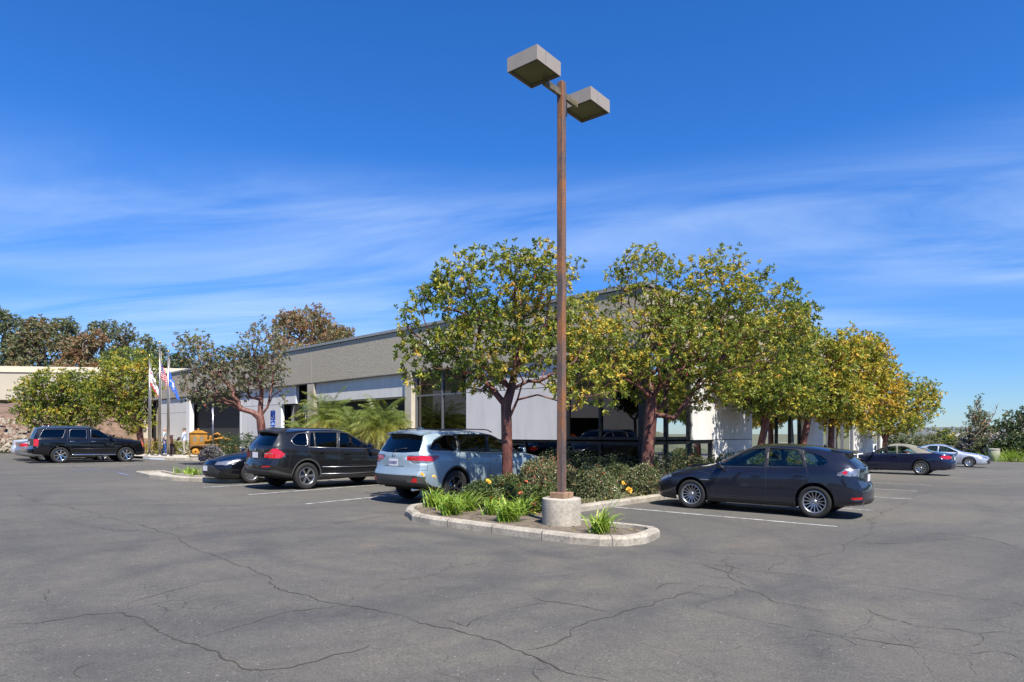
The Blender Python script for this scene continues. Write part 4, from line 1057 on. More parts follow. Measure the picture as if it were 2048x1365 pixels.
def make_lily(label, base, n=45, h=.5, seed=1, stalks=0, spreadr=.22, group='daylily clumps in the planted beds', lean=None):
    rs = random.Random(seed); root = thing('daylily', label, 'plant', base, 0, group); V = []; Fc = []; T = []
    for i in range(n):
        a = rs.random() * 6.283; r0 = rs.random() * spreadr; L = h * (.65 + .6 * rs.random()); el = R(48 + 38 * rs.random()); w = .009 + .006 * rs.random()
        x, y = r0 * math.cos(a * 1.7), r0 * math.sin(a * 1.7); z = 0; b0 = len(V); tn = rs.random() * .75 + (.3 if rs.random() < .12 else 0)
        dx, dy = math.cos(a), math.sin(a); N = 6; curl = R(70 + 75 * rs.random())
        for k in range(N + 1):
            t = k / N; ww = w * (1 - t ** 2.5) + .0008; e = el - curl * t * t
            V += [(x - dy * ww, y + dx * ww, z + ww * .5), (x, y, z), (x + dy * ww, y - dx * ww, z + ww * .5)]; T += [tn] * 3
            x += dx * math.cos(e) * L / N; y += dy * math.cos(e) * L / N; z = max(.01, z + math.sin(e) * L / N)
        for k in range(N):
            q = b0 + 3 * k; Fc += [(q, q + 1, q + 4, q + 3), (q + 1, q + 2, q + 5, q + 4)]
    me = bpy.data.meshes.new('blades'); me.from_pydata(V, [], Fc); me.update(); at_ = me.attributes.new('tone', 'FLOAT', 'POINT'); at_.data.foreach_set('value', T)
    link('foliage', me, M['leaf_lily'], root, True)
    fme = flower_mesh(.034, 3, 'flower_gold')
    for i in range(stalks):
        a = rs.random() * 6.28 if lean is None else lean + (rs.random() - .5) * .8; H = h * (1.35 + .4 * rs.random()); o_ = .25 + .45 * rs.random()
        e = (math.cos(a) * o_, math.sin(a) * o_, H); mb = MB(); mb.tube([(0, 0, 0), (e[0] * .35, e[1] * .35, H * .55), e], [.005, .004, .003], 5); st = mb.build('flower_stalk', M['stem_green'], root)
        for k in range(2):
            f = bpy.data.objects.new('flower', fme); COL.objects.link(f); f.parent = st; f.location = (e[0] + .03 * k, e[1] + .03 * rs.random(), e[2] - .03 * k); f.rotation_euler = (rs.random() * 1.4, rs.random() * 1.4, 0)
    return root
def make_palm(label, base, hgt=.9, nf=34, fl=1.5, seed=1, group='small feather palms in front of the grey wall'):
    rs = random.Random(seed); root = thing('feather_palm', label, 'palm', base, 0, group)
    mb = MB(); pts = []; rad = []
    for i in range(12): pts.append((.02 * i * math.sin(seed), .015 * i * math.cos(seed), hgt * i / 11)); rad.append(.10 + .012 * (i % 2) - .02 * i / 11 + (.04 if i > 9 else 0))
    mb.tube(pts, rad, 10); mb.build('trunk', M['bark_brown'], root); top = Vector(pts[-1])
    V = []; Fc = []; T = []; stem = MB()
    for i in range(nf):
        a = i * 2.399 + rs.random() * .3; u = i / nf; el = R(86 - 100 * u ** .9); L = fl * (.8 + .3 * rs.random()); p = top.copy(); N = 22
        curl = R(55 + 45 * rs.random()); dx = Vector((math.cos(a), math.sin(a), 0)); path = []
        yel = .1 + .55 * u ** 2 + .25 * rs.random()
        for k in range(N + 1):
            t = k / N; e = el - curl * t ** 1.5; d = dx * math.cos(e) + Vector((0, 0, math.sin(e))); path.append((p.copy(), d.copy(), t)); p = p + d * (L / N)
        stem.tube([q[0] for q in path], [.009 * (1 - .8 * q[2]) + .001 for q in path], 4)
        for (q, d, t) in path[2:]:
            s = d.cross(Vector((0, 0, 1))); s = s.normalized() if s.length > .01 else Vector((-dx.y, dx.x, 0)); ll = (.30 * math.sin(math.pi * min(1, .15 + .85 * t)) ** .5 + .05) * (fl / 1.5)
            for sg in (1, -1):
                for j in range(2):
                    ax = (d * (.55 + .25 * rs.random()) + s * sg + Vector((0, 0, -.15 - .35 * rs.random()))).normalized(); o_ = q + d * (L / N) * .5 * j
                    mid = o_ + ax * ll * .5; end = o_ + ax * ll * .95 + Vector((0, 0, -ll * .3)); wv = d * .011; b0 = len(V)
                    V += [o_ - wv * .4, mid - wv, end, mid + wv]; tn = yel + rs.random() * .2; T += [tn] * 4; Fc += [(b0, b0 + 1, b0 + 2, b0 + 3)]
    me = bpy.data.meshes.new('fronds'); me.from_pydata([tuple(v) for v in V], [], Fc); me.update(); at_ = me.attributes.new('tone', 'FLOAT', 'POINT'); at_.data.foreach_set('value', T)
    fo = link('crown', me, M['leaf_palm'], root); stem.build('frond_stem', M['stem_green'], fo)
    return root
# ------------------------------------------------------------ setting materials
def asphalt_mat():
    m, nt, b = newmat('asphalt'); co = coord(nt)
    vd = noise_tex(nt, co, .9, 5, .6)
    base = ramp(nt, noise_tex(nt, co, .16, 6, .62, .4).outputs[0], [(.3, (.080, .0765, .069)), (.5, (.104, .098, .086)), (.72, (.134, .122, .100))])
    # long dark sweeps left by turning tyres: stretched noise along the two aisles
    v1 = mapdir(nt, co, R(36), .13, 1.1); s1 = ramp(nt, noise_tex(nt, v1, 1.3, 5, .6, .5).outputs[0], [(.50, (0, 0, 0)), (.66, (1, 1, 1))])
    v2 = mapdir(nt, co, R(128), .12, 1.0); s2 = ramp(nt, noise_tex(nt, v2, 1.1, 5, .6, .6).outputs[0], [(.54, (0, 0, 0)), (.70, (1, 1, 1))])
    c = mixc(nt, mathn(nt, 'MULTIPLY', s1.outputs[0], .46), base.outputs[0], (.062, .063, .065))
    c = mixc(nt, mathn(nt, 'MULTIPLY', s2.outputs[0], .30), c, (.066, .066, .067))
    # curved tyre arcs round the island end
    sx = nt.nodes.new('ShaderNodeSeparateXYZ'); nt.links.new(co, sx.inputs[0])
    brk = ramp(nt, noise_tex(nt, co, .45, 4, .6).outputs[0], [(.36, (.15, .15, .15)), (.56, (1, 1, 1))])
    for cx_, cy_, r0, wd, amt in ((-.6, 10.6, 3.4, .30, .55), (-.6, 10.6, 5.0, .25, .4), (-2.8, 8.2, 2.8, .42, .75), (-2.8, 8.2, 3.6, .2, .5), (-1.5, 6.8, 2.85, .32, .65), (-1.5, 6.8, 4.3, .22, .45), (-7, 3, 9.5, .3, .5), (-7, 3, 11.2, .3, .4), (12, 2, 8.5, .3, .45), (12, 2, 10.1, .3, .4), (0, 22, 13.2, .35, .45), (2, 26, 19.5, .35, .4)):
        dx = mathn(nt, 'SUBTRACT', sx.outputs[0], cx_); dy = mathn(nt, 'SUBTRACT', sx.outputs[1], cy_)
        rr = mathn(nt, 'SQRT', mathn(nt, 'ADD', mathn(nt, 'MULTIPLY', dx, dx), mathn(nt, 'MULTIPLY', dy, dy)))
        wv = mathn(nt, 'ADD', rr, mathn(nt, 'MULTIPLY', vd.outputs[0], .45))
        g = mathn(nt, 'SUBTRACT', 1.0, mathn(nt, 'DIVIDE', mathn(nt, 'ABSOLUTE', mathn(nt, 'SUBTRACT', wv, r0 + .22)), wd), True)
        c = mixc(nt, mathn(nt, 'MULTIPLY', mathn(nt, 'MULTIPLY', g, brk.outputs[0]), amt * .72), c, (.054, .054, .056))
    # oil drips in the bays
    ov = nt.nodes.new('ShaderNodeTexVoronoi'); ov.inputs['Scale'].default_value = .55; nt.links.new(co, ov.inputs['Vector'])
    od = mathn(nt, 'ADD', ov.outputs['Distance'], mathn(nt, 'MULTIPLY', noise_tex(nt, co, 5, 5, .7).outputs[0], .12))
    c = mixc(nt, mathn(nt, 'MULTIPLY', mathn(nt, 'LESS_THAN', od, .115), .45), c, (.03, .03, .03))
    # brown dusty patches
    p = ramp(nt, noise_tex(nt, co, .33, 6, .65, .8).outputs[0], [(.58, (0, 0, 0)), (.74, (1, 1, 1))])
    c = mixc(nt, mathn(nt, 'MULTIPLY', p.outputs[0], .45), c, (.145, .120, .096))
    # aggregate
    ag = noise_tex(nt, co, 55, 3, .8); agr = ramp(nt, ag.outputs[0], [(.28, (.45, .45, .46)), (.42, (.86, .86, .86)), (.55, (1.03, 1.03, 1.02)), (.66, (1.35, 1.34, 1.30)), (.74, (2.2, 2.15, 2.0))])
    mot = ramp(nt, noise_tex(nt, co, 7, 6, .8).outputs[0], [(.32, (.8, .8, .82)), (.5, (1, 1, 1)), (.70, (1.16, 1.15, 1.12))]); c = mixc(nt, .8, c, mot.outputs[0], 'MULTIPLY')
    vs = nt.nodes.new('ShaderNodeTexVoronoi'); vs.inputs['Scale'].default_value = 11; nt.links.new(co, vs.inputs['Vector'])
    c = mixc(nt, mathn(nt, 'MULTIPLY', mathn(nt, 'LESS_THAN', vs.outputs['Distance'], .09), .45), c, (.30, .29, .27))
    c = mixc(nt, .95, c, agr.outputs[0], 'MULTIPLY')
    # cracks : distorted cell borders, kept only where a mask lets them run
    dn = noise_tex(nt, co, 1.1, 4, .6); dv = nt.nodes.new('ShaderNodeVectorMath'); dv.operation = 'MULTIPLY_ADD'
    nt.links.new(dn.outputs['Color'], dv.inputs[0]); dv.inputs[1].default_value = (.55, .55, 0); nt.links.new(co, dv.inputs[2])
    crack = None
    for sc, th, lo, hi, ms, off in ((2.1, .007, .60, .64, .30, 19), (.5, .0012, .50, .56, .2, 7)):
        vm = mapping(nt, dv.outputs[0], (1, 1, 0), (0, 0, .4 + off), (off, off * 2, 0))
        vo = nt.nodes.new('ShaderNodeTexVoronoi'); vo.feature = 'DISTANCE_TO_EDGE'; vo.inputs['Scale'].default_value = sc; nt.links.new(vm, vo.inputs['Vector'])
        thn = mathn(nt, 'MULTIPLY', noise_tex(nt, co, 3.0, 4, .7).outputs[0], th * 2.2)
        k = mathn(nt, 'LESS_THAN', vo.outputs['Distance'], thn)
        mk = ramp(nt, noise_tex(nt, mapping(nt, co, (1, 1, 1), (0, 0, 0), (off, 3, 0)), ms, 3).outputs[0], [(lo, (0, 0, 0)), (hi, (1, 1, 1))])
        k = mathn(nt, 'MULTIPLY', k, mk.outputs[0]); crack = k if crack is None else mathn(nt, 'MAXIMUM', crack, k)
    c = mixc(nt, mathn(nt, 'MULTIPLY', crack, .8), c, (.035, .033, .030))
    nt.links.new(c, b.inputs['Base Color']); b.inputs['Roughness'].default_value = .82; b.inputs['Specular IOR Level'].default_value = .35
    h = mathn(nt, 'SUBTRACT', mathn(nt, 'MULTIPLY', ag.outputs[0], .6), mathn(nt, 'MULTIPLY', crack, 1.5))
    bump(nt, b, h, .55, .012); return m
def conc_mat(name, a, b_, sc=2.0, dirt=.5):
    m, nt, b = newmat(name); co = coord(nt)
    r = ramp(nt, noise_tex(nt, co, sc, 7, .65).outputs[0], [(.3, b_), (.65, a)])
    r2 = ramp(nt, noise_tex(nt, co, 22, 5, .75).outputs[0], [(.38, (.55, .53, .5)), (.52, (1, 1, 1))])
    c = mixc(nt, dirt, r.outputs[0], r2.outputs[0], 'MULTIPLY'); nt.links.new(c, b.inputs['Base Color']); b.inputs['Roughness'].default_value = .85
    v = nt.nodes.new('ShaderNodeTexVoronoi'); v.inputs['Scale'].default_value = 14; nt.links.new(co, v.inputs['Vector'])
    pit = mathn(nt, 'LESS_THAN', v.outputs['Distance'], .09)
    h = mathn(nt, 'SUBTRACT', noise_tex(nt, co, 60, 4).outputs[0], pit); bump(nt, b, h, .4, .01); return m
M['asphalt'] = asphalt_mat()
M['kerb'] = conc_mat('kerb_concrete', (.43, .39, .32), (.24, .215, .175), 2.4, .75)
M['concrete'] = conc_mat('pale_concrete', (.42, .40, .355), (.29, .275, .24), 1.2)
M['walk'] = conc_mat('walk_concrete', (.46, .43, .36), (.36, .34, .29), .8, .3)
M['soil'] = mat('soil', (.17, .135, .10), .95, var=.5, scale=5, bmp=.8, bscale=25)
M['mulch'] = mat('mulch', (.20, .13, .09), .95, var=.55, scale=3, bmp=.9, bscale=12)
M['field'] = mat('field', (.12, .11, .06), .95, col2=(.06, .075, .03), scale=.15, bmp=.5, bscale=2)
M['scrub'] = mat('scrub', (.10, .10, .045), .95, col2=(.035, .05, .02), scale=.35, bmp=1.0, bscale=1.5)
M['hill'] = mat('hill', (.13, .135, .13), .95, col2=(.055, .07, .075), scale=.03)
def line_mat(name, col, wear=.5):
    m, nt, b = newmat(name); co = coord(nt)
    n = noise_tex(nt, co, 6, 8, .75); r = ramp(nt, n.outputs[0], [(.36 , (.10, .098, .09)), (.36 + .18 * wear, col)])
    nt.links.new(r.outputs[0], b.inputs['Base Color']); b.inputs['Roughness'].default_value = .8; return m
M['line_white'] = line_mat('line_white', (.50, .50, .49), 1.25)
M['line_blue'] = line_mat('line_blue', (.12, .17, .33), 1.5)
def wall_mats():
    m, nt, b = newmat('stucco_grey'); co = coord(nt)
    r = ramp(nt, noise_tex(nt, co, .7, 6, .6).outputs[0], [(.3, (.60, .585, .56)), (.7, (.66, .645, .615))])
    st = noise_tex(nt, mapping(nt, co, (3, 3, .3)), 1.2, 5, .6); r2 = ramp(nt, st.outputs[0], [(.3, (.9, .89, .88)), (.55, (1, 1, 1))])
    nt.links.new(mixc(nt, 1, r.outputs[0], r2.outputs[0], 'MULTIPLY'), b.inputs['Base Color']); b.inputs['Roughness'].default_value = .85
    bump(nt, b, noise_tex(nt, co, 45, 4, .7).outputs[0], .25, .008); M['stucco'] = m
    m, nt, b = newmat('aggregate_band'); co = coord(nt)
    n = noise_tex(nt, mapping(nt, co, (1, 1, 1.6)), 9, 5, .75, .6)
    r = ramp(nt, n.outputs[0], [(.28, (.315, .28, .215)), (.5, (.375, .335, .26)), (.72, (.42, .375, .295))])
    nt.links.new(r.outputs[0], b.inputs['Base Color']); b.inputs['Roughness'].default_value = .95
    bump(nt, b, n.outputs[0], .6, .035); M['band'] = m
wall_mats()
M['coping'] = mat('metal_coping', (.33, .33, .30), .5, .3, var=.2)
M['caulk'] = mat('caulk', (.45, .42, .36), .8)
M['cream_col'] = conc_mat('cream_column', (.52, .47, .38), (.42, .38, .31), .8, .25)
M['white_edge'] = mat('white_edge', (.72, .72, .72), .7)
M['cream_wall'] = mat('cream_wall', (.46, .41, .32), .85, var=.08, scale=.4)
M['mullion'] = mat('mullion', (.03, .033, .036), .35, .6)
M['mullion_grey'] = mat('mullion_grey', (.22, .23, .25), .35, .6)
M['store_glass'] = glassmat('store_glass', (.018, .022, .02), refl=1.9)
M['room_dark'] = mat('room_dark', (.03, .03, .03), .9)
M['roofing'] = mat('roofing', (.3, .29, .27), .9)
M['joint_dark'] = mat('joint_dark', (.10, .10, .105), .8)
# ------------------------------------------------------------ ground
def build_ground():
    # far terrain, one sheet to the horizon, dropping away beyond the lot
    bm = bmesh.new(); rad = [0, 20, 40, 60, 72, 85, 110, 160, 260, 500, 1100, 2500, 6000]; n = 72; rings = []
    for r in rad:
        ring_ = []
        for k in range(n if r else 1):
            a = 2 * math.pi * k / n; x, y = r * math.cos(a) + 2, r * math.sin(a) + 18
            z = G(x, y) - .05 - (max(0, r - 72) * .02 if r < 1000 else 18)
            if x < -34 and 0 < y < 150: z = G(x, y) - .05
            ring_.append(bm.verts.new((x, y, z)))
        rings.append(ring_)
    for i in range(1, len(rings)):
        for k in range(n):
            if i == 1: bm.faces.new((rings[0][0], rings[1][k], rings[1][(k + 1) % n]))
            else: bm.faces.new((rings[i - 1][k], rings[i][k], rings[i][(k + 1) % n], rings[i - 1][(k + 1) % n]))
    bmesh.ops.recalc_face_normals(bm, faces=bm.faces[:])
    tag(from_bm('ground', bm, M['field'], smooth=True), kind='structure')
    # the lot
    P = [(-46, -38), (62, -38), (62, 40), (58, 57), (34, 63), (-30, 63), (-46, 50)]
    bm = bmesh.new(); vs = [bm.verts.new((x, y, G(x, y))) for x, y in P]; bm.faces.new(vs)
    tag(from_bm('parking_lot', bm, M['asphalt']), kind='structure')
KP = [(0, -.02), (0, .115), (.025, .14), (.15, .14), (.15, -.02)]   # kerb, offset to the left of travel
def build_beds():
    # planted island and the beds round the building as one kerbed outline
    nose_px = [(817, 1036), (824, 1043), (860, 1050), (940, 1061), (1040, 1075), (1140, 1088), (1200, 1093), (1255, 1093), (1292, 1088), (1311, 1080)]
    out = [U(x, y) for x, y in nose_px]
    back = [(2.40, 10.38), (2.38, 10.65), (2.15, 10.92), (1.72, 11.22), (1.28, 11.55), (1.04, 11.9), (.98, 12.35), (1.1, 12.95), (1.42, 13.72)]
    out += [Vector((x, y, G(x, y))) for x, y in back]
    e = Vector((1.42, 13.72)) + Vector((.632, .775)) * 34.0
    out.append(Vector((e.x, e.y, G(*e))))
    a = Vector((-2.03, 14.0)); left = [(-2.12, 12.72), (-2.17, 13.05), (-2.17, 13.6)]
    l0 = [Vector((x, y)) for x, y in left] + [a + Vector((.632, .775)) * .25, a + Vector((.632, .775)) * 5.6]
    b = l0[-1]; c = b + Vector((-.775, .632)) * 20.0
    l0.append(c); l0.append(c + Vector((-.3, 1.0)))
    left_w = [Vector((p.x, p.y, G(p.x, p.y))) for p in l0]
    # open kerb line: from far left kerb end, along the stalls, round the island, then up the right side
    line = list(reversed(left_w)) + out
    mb = sweep(line, [(0, -.02), (.0, .10), (.03, .14), (.17, .14), (.17, -.02)])
    k = mb.build('kerb', M['kerb']); tag(k, kind='structure')
    # joints in the kerb
    mj = MB(); L2 = []
    for i in range(len(line) - 1):
        if (line[i + 1] - line[i]).length > .5 or i % 4 == 1:
            a_ = line[i].lerp(line[i + 1], .45); d_ = (line[i + 1] - line[i]).normalized() * .007; sweep([a_ - d_, a_ + d_], [(-.002, 0), (-.002, .117), (.024, .1425), (.152, .1425)], mb=mj)
    tag(mj.build('kerb_joint', mat('joint_grey', (.12, .11, .10), .9)), kind='structure')
    # soil
    f1 = FL(28, .05, 0); f0 = FL(0, .05, 0); f2 = FR(30, .05, 0); fl0 = C0 + NL * .05 + NR * .05
    pts = [Vector((p.x, p.y)) for p in line]; pts += [Vector((f2.x, f2.y)), fl0, Vector((f1.x, f1.y))]
    global BED; BED = [(p.x, p.y) for p in pts]
    poly_sheet('planting_soil', [(p.x, p.y, G(p.x, p.y) + .075) for p in pts], M['soil'])['kind'] = 'structure'
    # small daylily island at the far end of the left row
    isl = [U(x, y) for x, y in ((272, 950), (300, 957), (345, 962), (400, 964), (470, 967))]
    d = Vector((.632, .775)); far = [Vector((p.x, p.y)) + d * 1.0 for p in reversed(isl)]
    loop = isl + [Vector((p.x, p.y, G(p.x, p.y))) for p in far]
    tag(sweep(loop, KP, True).build('kerb', M['kerb']), kind='structure')
    poly_sheet('planting_soil', [(p.x, p.y, G(p.x, p.y) + .07) for p in loop], M['walk'])['kind'] = 'structure'
    # raised walk by the entrance with its rounded kerb
    w = [at(286, 39.0), at(300, 38.0), at(330, 37.2), at(370, 36.8), at(410, 36.6), at(440, 36.9), at(466, 37.6), at(480, 39)]
    L = [Vector((p.x, p.y, G(p.x, p.y))) for p in w]
    tag(sweep(L, [(0, -.02), (0, .13), (.03, .16), (.2, .16), (.2, -.02)]).build('kerb', M['kerb']), kind='structure')
    f3 = FL(30.5, .05, 0); f4 = FL(52, .05, 0)
    pts = [(p.x, p.y) for p in w] + [(f3.x, f3.y), (f4.x, f4.y), (-30, 47), (-27.5, 42)]
    poly_sheet('walkway', [(x, y, G(x, y) + .15) for x, y in pts], M['walk'])['kind'] = 'structure'
    # white painted kerb face with lettering
    mb = MB(); p0, p1 = L[0], L[2]
    for i in range(2):
        q0, q1 = L[i], L[i + 1]; t = (q1 - q0); nn = Vector((t.y, -t.x, 0)).normalized() * .006
        mb.quad(q0 + nn + Vector((0, 0, .01)), q1 + nn + Vector((0, 0, .01)), q1 + nn + Vector((0, 0, .12)), q0 + nn + Vector((0, 0, .12)))
    mk = mb.build('kerb_paint', mat('kerb_paint_white', (.6, .66, .72), .7)); tag(mk, kind='structure')
    me = text_mesh('VISITOR ONLY', .11, .001, .003); o = link('kerb_lettering', me, mat('kerb_blue', (.03, .2, .5), .7)); tag(o, kind='structure')
    t = (L[1] - L[0]); c_ = (L[0] + L[2]) / 2; nn = Vector((t.y, -t.x, 0)).normalized()
    o.location = c_ + nn * .06 + Vector((0, 0, .065)); o.rotation_euler = (R(90), 0, math.atan2((L[2] - L[0]).y, (L[2] - L[0]).x)); o.scale = (.9, 1, 1)
    # far kerb at the right end of the lot
    a = [(30, 62.0), (45, 58.5), (60, 54.5)]
    tag(sweep([Vector((x, y, G(x, y))) for x, y in a], [(0, -.02), (0, .2), (.3, .22), (.3, -.02)]).build('kerb', M['walk']), kind='structure')
def stripe(a, b, w=.10, m='line_white', z=.004):
    a = Vector((a[0], a[1])); b = Vector((b[0], b[1])); d = (b - a).normalized(); n_ = Vector((-d.y, d.x)) * w / 2; mb = MB()
    N = max(1, int((b - a).length / 2)); P = [a + (b - a) * i / N for i in range(N + 1)]
    for i in range(N):
        q = [P[i] + n_, P[i] - n_, P[i + 1] - n_, P[i + 1] + n_]; mb.quad(*[Vector((p.x, p.y, G(p.x, p.y) + z)) for p in q])
    tag(mb.build('parking_line', M[m]), kind='structure')
def build_cracks():
    left = [[(0,533),(130,535),(350,490),(500,487),(570,512),(620,550),(700,590),(770,610),(870,665),(950,695),(1000,722),(1040,725),(1120,715),(1300,675),(1430,640),(1480,620)],
     [(500,487),(520,455),(600,435),(700,400),(820,370),(950,350),(1000,335)], [(70,20),(130,45),(230,65),(350,85),(420,110),(560,140),(680,175),(760,230),(860,272),(970,305),(1060,345),(1110,390),(1190,415),(1370,460),(1520,480),(1650,520),(1800,555),(1920,590),(2048,640),(2108,658),(2228,710),(2348,750),(2430,776)],
     [(1040,725),(1030,770)], [(200,615),(440,575),(560,535)], [(0,620),(100,612),(200,600)], [(770,595),(900,565),(1060,520),(1200,485),(1370,460)], [(1370,460),(1400,425),(1480,400),(1560,370),(1700,350),(1800,310),(1960,290),(1985,270)],
     [(320,760),(330,715),(390,690)], [(190,400),(210,450),(250,468)], [(1760,515),(1860,545),(1900,520),(2048,480)], [(900,180),(1200,160),(1500,110),(1640,90)], [(250,130),(450,160),(640,170)]]
    right = [[(60,640),(200,590),(250,560),(350,515),(430,495),(530,465),(640,430),(700,410),(800,420)], [(430,495),(200,455),(130,440),(70,425)], [(0,475),(80,465),(140,455)],
     [(470,250),(560,280),(660,310),(720,290),(790,300),(870,310),(960,330),(1060,335),(1230,350),(1320,362),(1450,380),(1640,410),(1800,425),(1950,440),(2048,455)],
     [(740,240),(850,258),(1000,260),(1110,265),(1170,275),(1240,268),(1300,250),(1350,215),(1400,190),(1450,160),(1430,125),(1480,95),(1560,60),(1620,20),(1690,0)],
     [(930,390),(900,360),(850,330),(760,300)], [(930,390),(860,420),(800,440),(760,470),(890,510),(1040,540),(1180,565),(1350,595),(1500,620),(1620,635),(1760,660),(1830,700),(1870,740),(1910,768)],
     [(930,390),(990,425),(1060,450),(1150,465),(1250,487)], [(1380,470),(1460,500),(1560,525),(1620,550),(1780,560),(1860,575),(1960,570),(2048,580)], [(1760,660),(1850,670),(1960,650),(2040,690)], [(1780,655),(1830,620),(1870,580)],
     [(1350,210),(1560,215),(1700,200),(1850,190),(1950,210),(2048,235)], [(1620,170),(1780,180),(1900,195)], [(1960,20),(2000,50),(1960,70),(1990,90)], [(1010,335),(1060,300),(1110,270)], [(720,330),(800,350),(900,360)], [(700,410),(760,380),(830,390),(920,400)], [(560,405),(640,380),(730,375)], [(850,258),(860,300),(900,360)], [(2010,450),(2048,480)]]
    P = [[(u / 2, 980 + v / 2) for u, v in L] for L in left] + [[(1024 + u / 2, 980 + v / 2) for u, v in L] for L in right]
    pr = random.Random(5); mb = MB()
    for L in P:
        q = [U(x, min(y, 1362)) for x, y in L]; wd = pr.choice((.006, .010, .014)); pts = []
        for i in range(len(q) - 1):
            d = (q[i + 1] - q[i]); n = max(2, int(d.length / .055)); nn = Vector((-d.y, d.x, 0)).normalized()
            for k in range(n):
                t = k / n; p = q[i] + d * t; o = mnoise.noise(Vector((p.x * 2.2, p.y * 2.2, 1))) * .10 + mnoise.noise(Vector((p.x * 9, p.y * 9, 2))) * .045
                pts.append((p + nn * o, nn))
        pts.append((q[-1], nn)); V = []; run = 0
        for i, (p, nn) in enumerate(pts):
            e = min(1, i / 6, (len(pts) - 1 - i) / 6) * .8 + .2
            w = wd * e * (.35 + 1.1 * pr.random()) * (0.25 + 1.5 * max(0, .5 + mnoise.noise(Vector((p.x * 1.3, p.y * 1.3, 7)))))
            V += [(p.x + nn.x * w / 2, p.y + nn.y * w / 2, G(p.x, p.y) + .003), (p.x - nn.x * w / 2, p.y - nn.y * w / 2, G(p.x, p.y) + .003)]
        mb.add(V, [(2 * i, 2 * i + 1, 2 * i + 3, 2 * i + 2) for i in range(len(pts) - 1)])
    tag(mb.build('asphalt_cracks', mat('crack_dark', (.030, .027, .023), .95, col2=(.055, .05, .04), scale=3)), kind='structure')
def build_lines():
    hl = Vector((.60, .80)); hr = Vector((-.785, .62))
    for px, py, L in ((612, 1008.5, 5.2), (497, 990, 5.6), (406, 975.7, 5.6)):
        p = U(px, py); p = Vector((p.x, p.y)); stripe(p, p + (Vector((.55, .835))) * L)
    for px, py, L in ((1674, 1053.9, 5.4), (1747, 1021.8, 5.2), (1827, 999, 5.2), (1835, 983, 5.0), (1865, 971, 5.0), (1992, 942.5, 6.0)):
        p = U(px, py); p = Vector((p.x, p.y)); stripe(p, p + hr * L)
    # by the black car and the blue marked bay
    for px, py in ((90, 933), (190, 926)):
        p = U(px, py); p = Vector((p.x, p.y)); stripe(p, p + Vector((.70, .715)) * 4.6)
    for k in range(4):
        a = U(145 + 32 * k, 940); b = U(262 + 6 * k, 948); 
    for (a, b) in (((203, 944.5), (270, 943)), ((236, 946), (258, 951.5)), ((170, 939), (205, 940.5)), ((150, 937.5), (195, 937)), ((140, 940), (185, 942))):
        p, q = U(*a), U(*b); stripe((p.x, p.y), (q.x, q.y), .14, 'line_blue', .005)
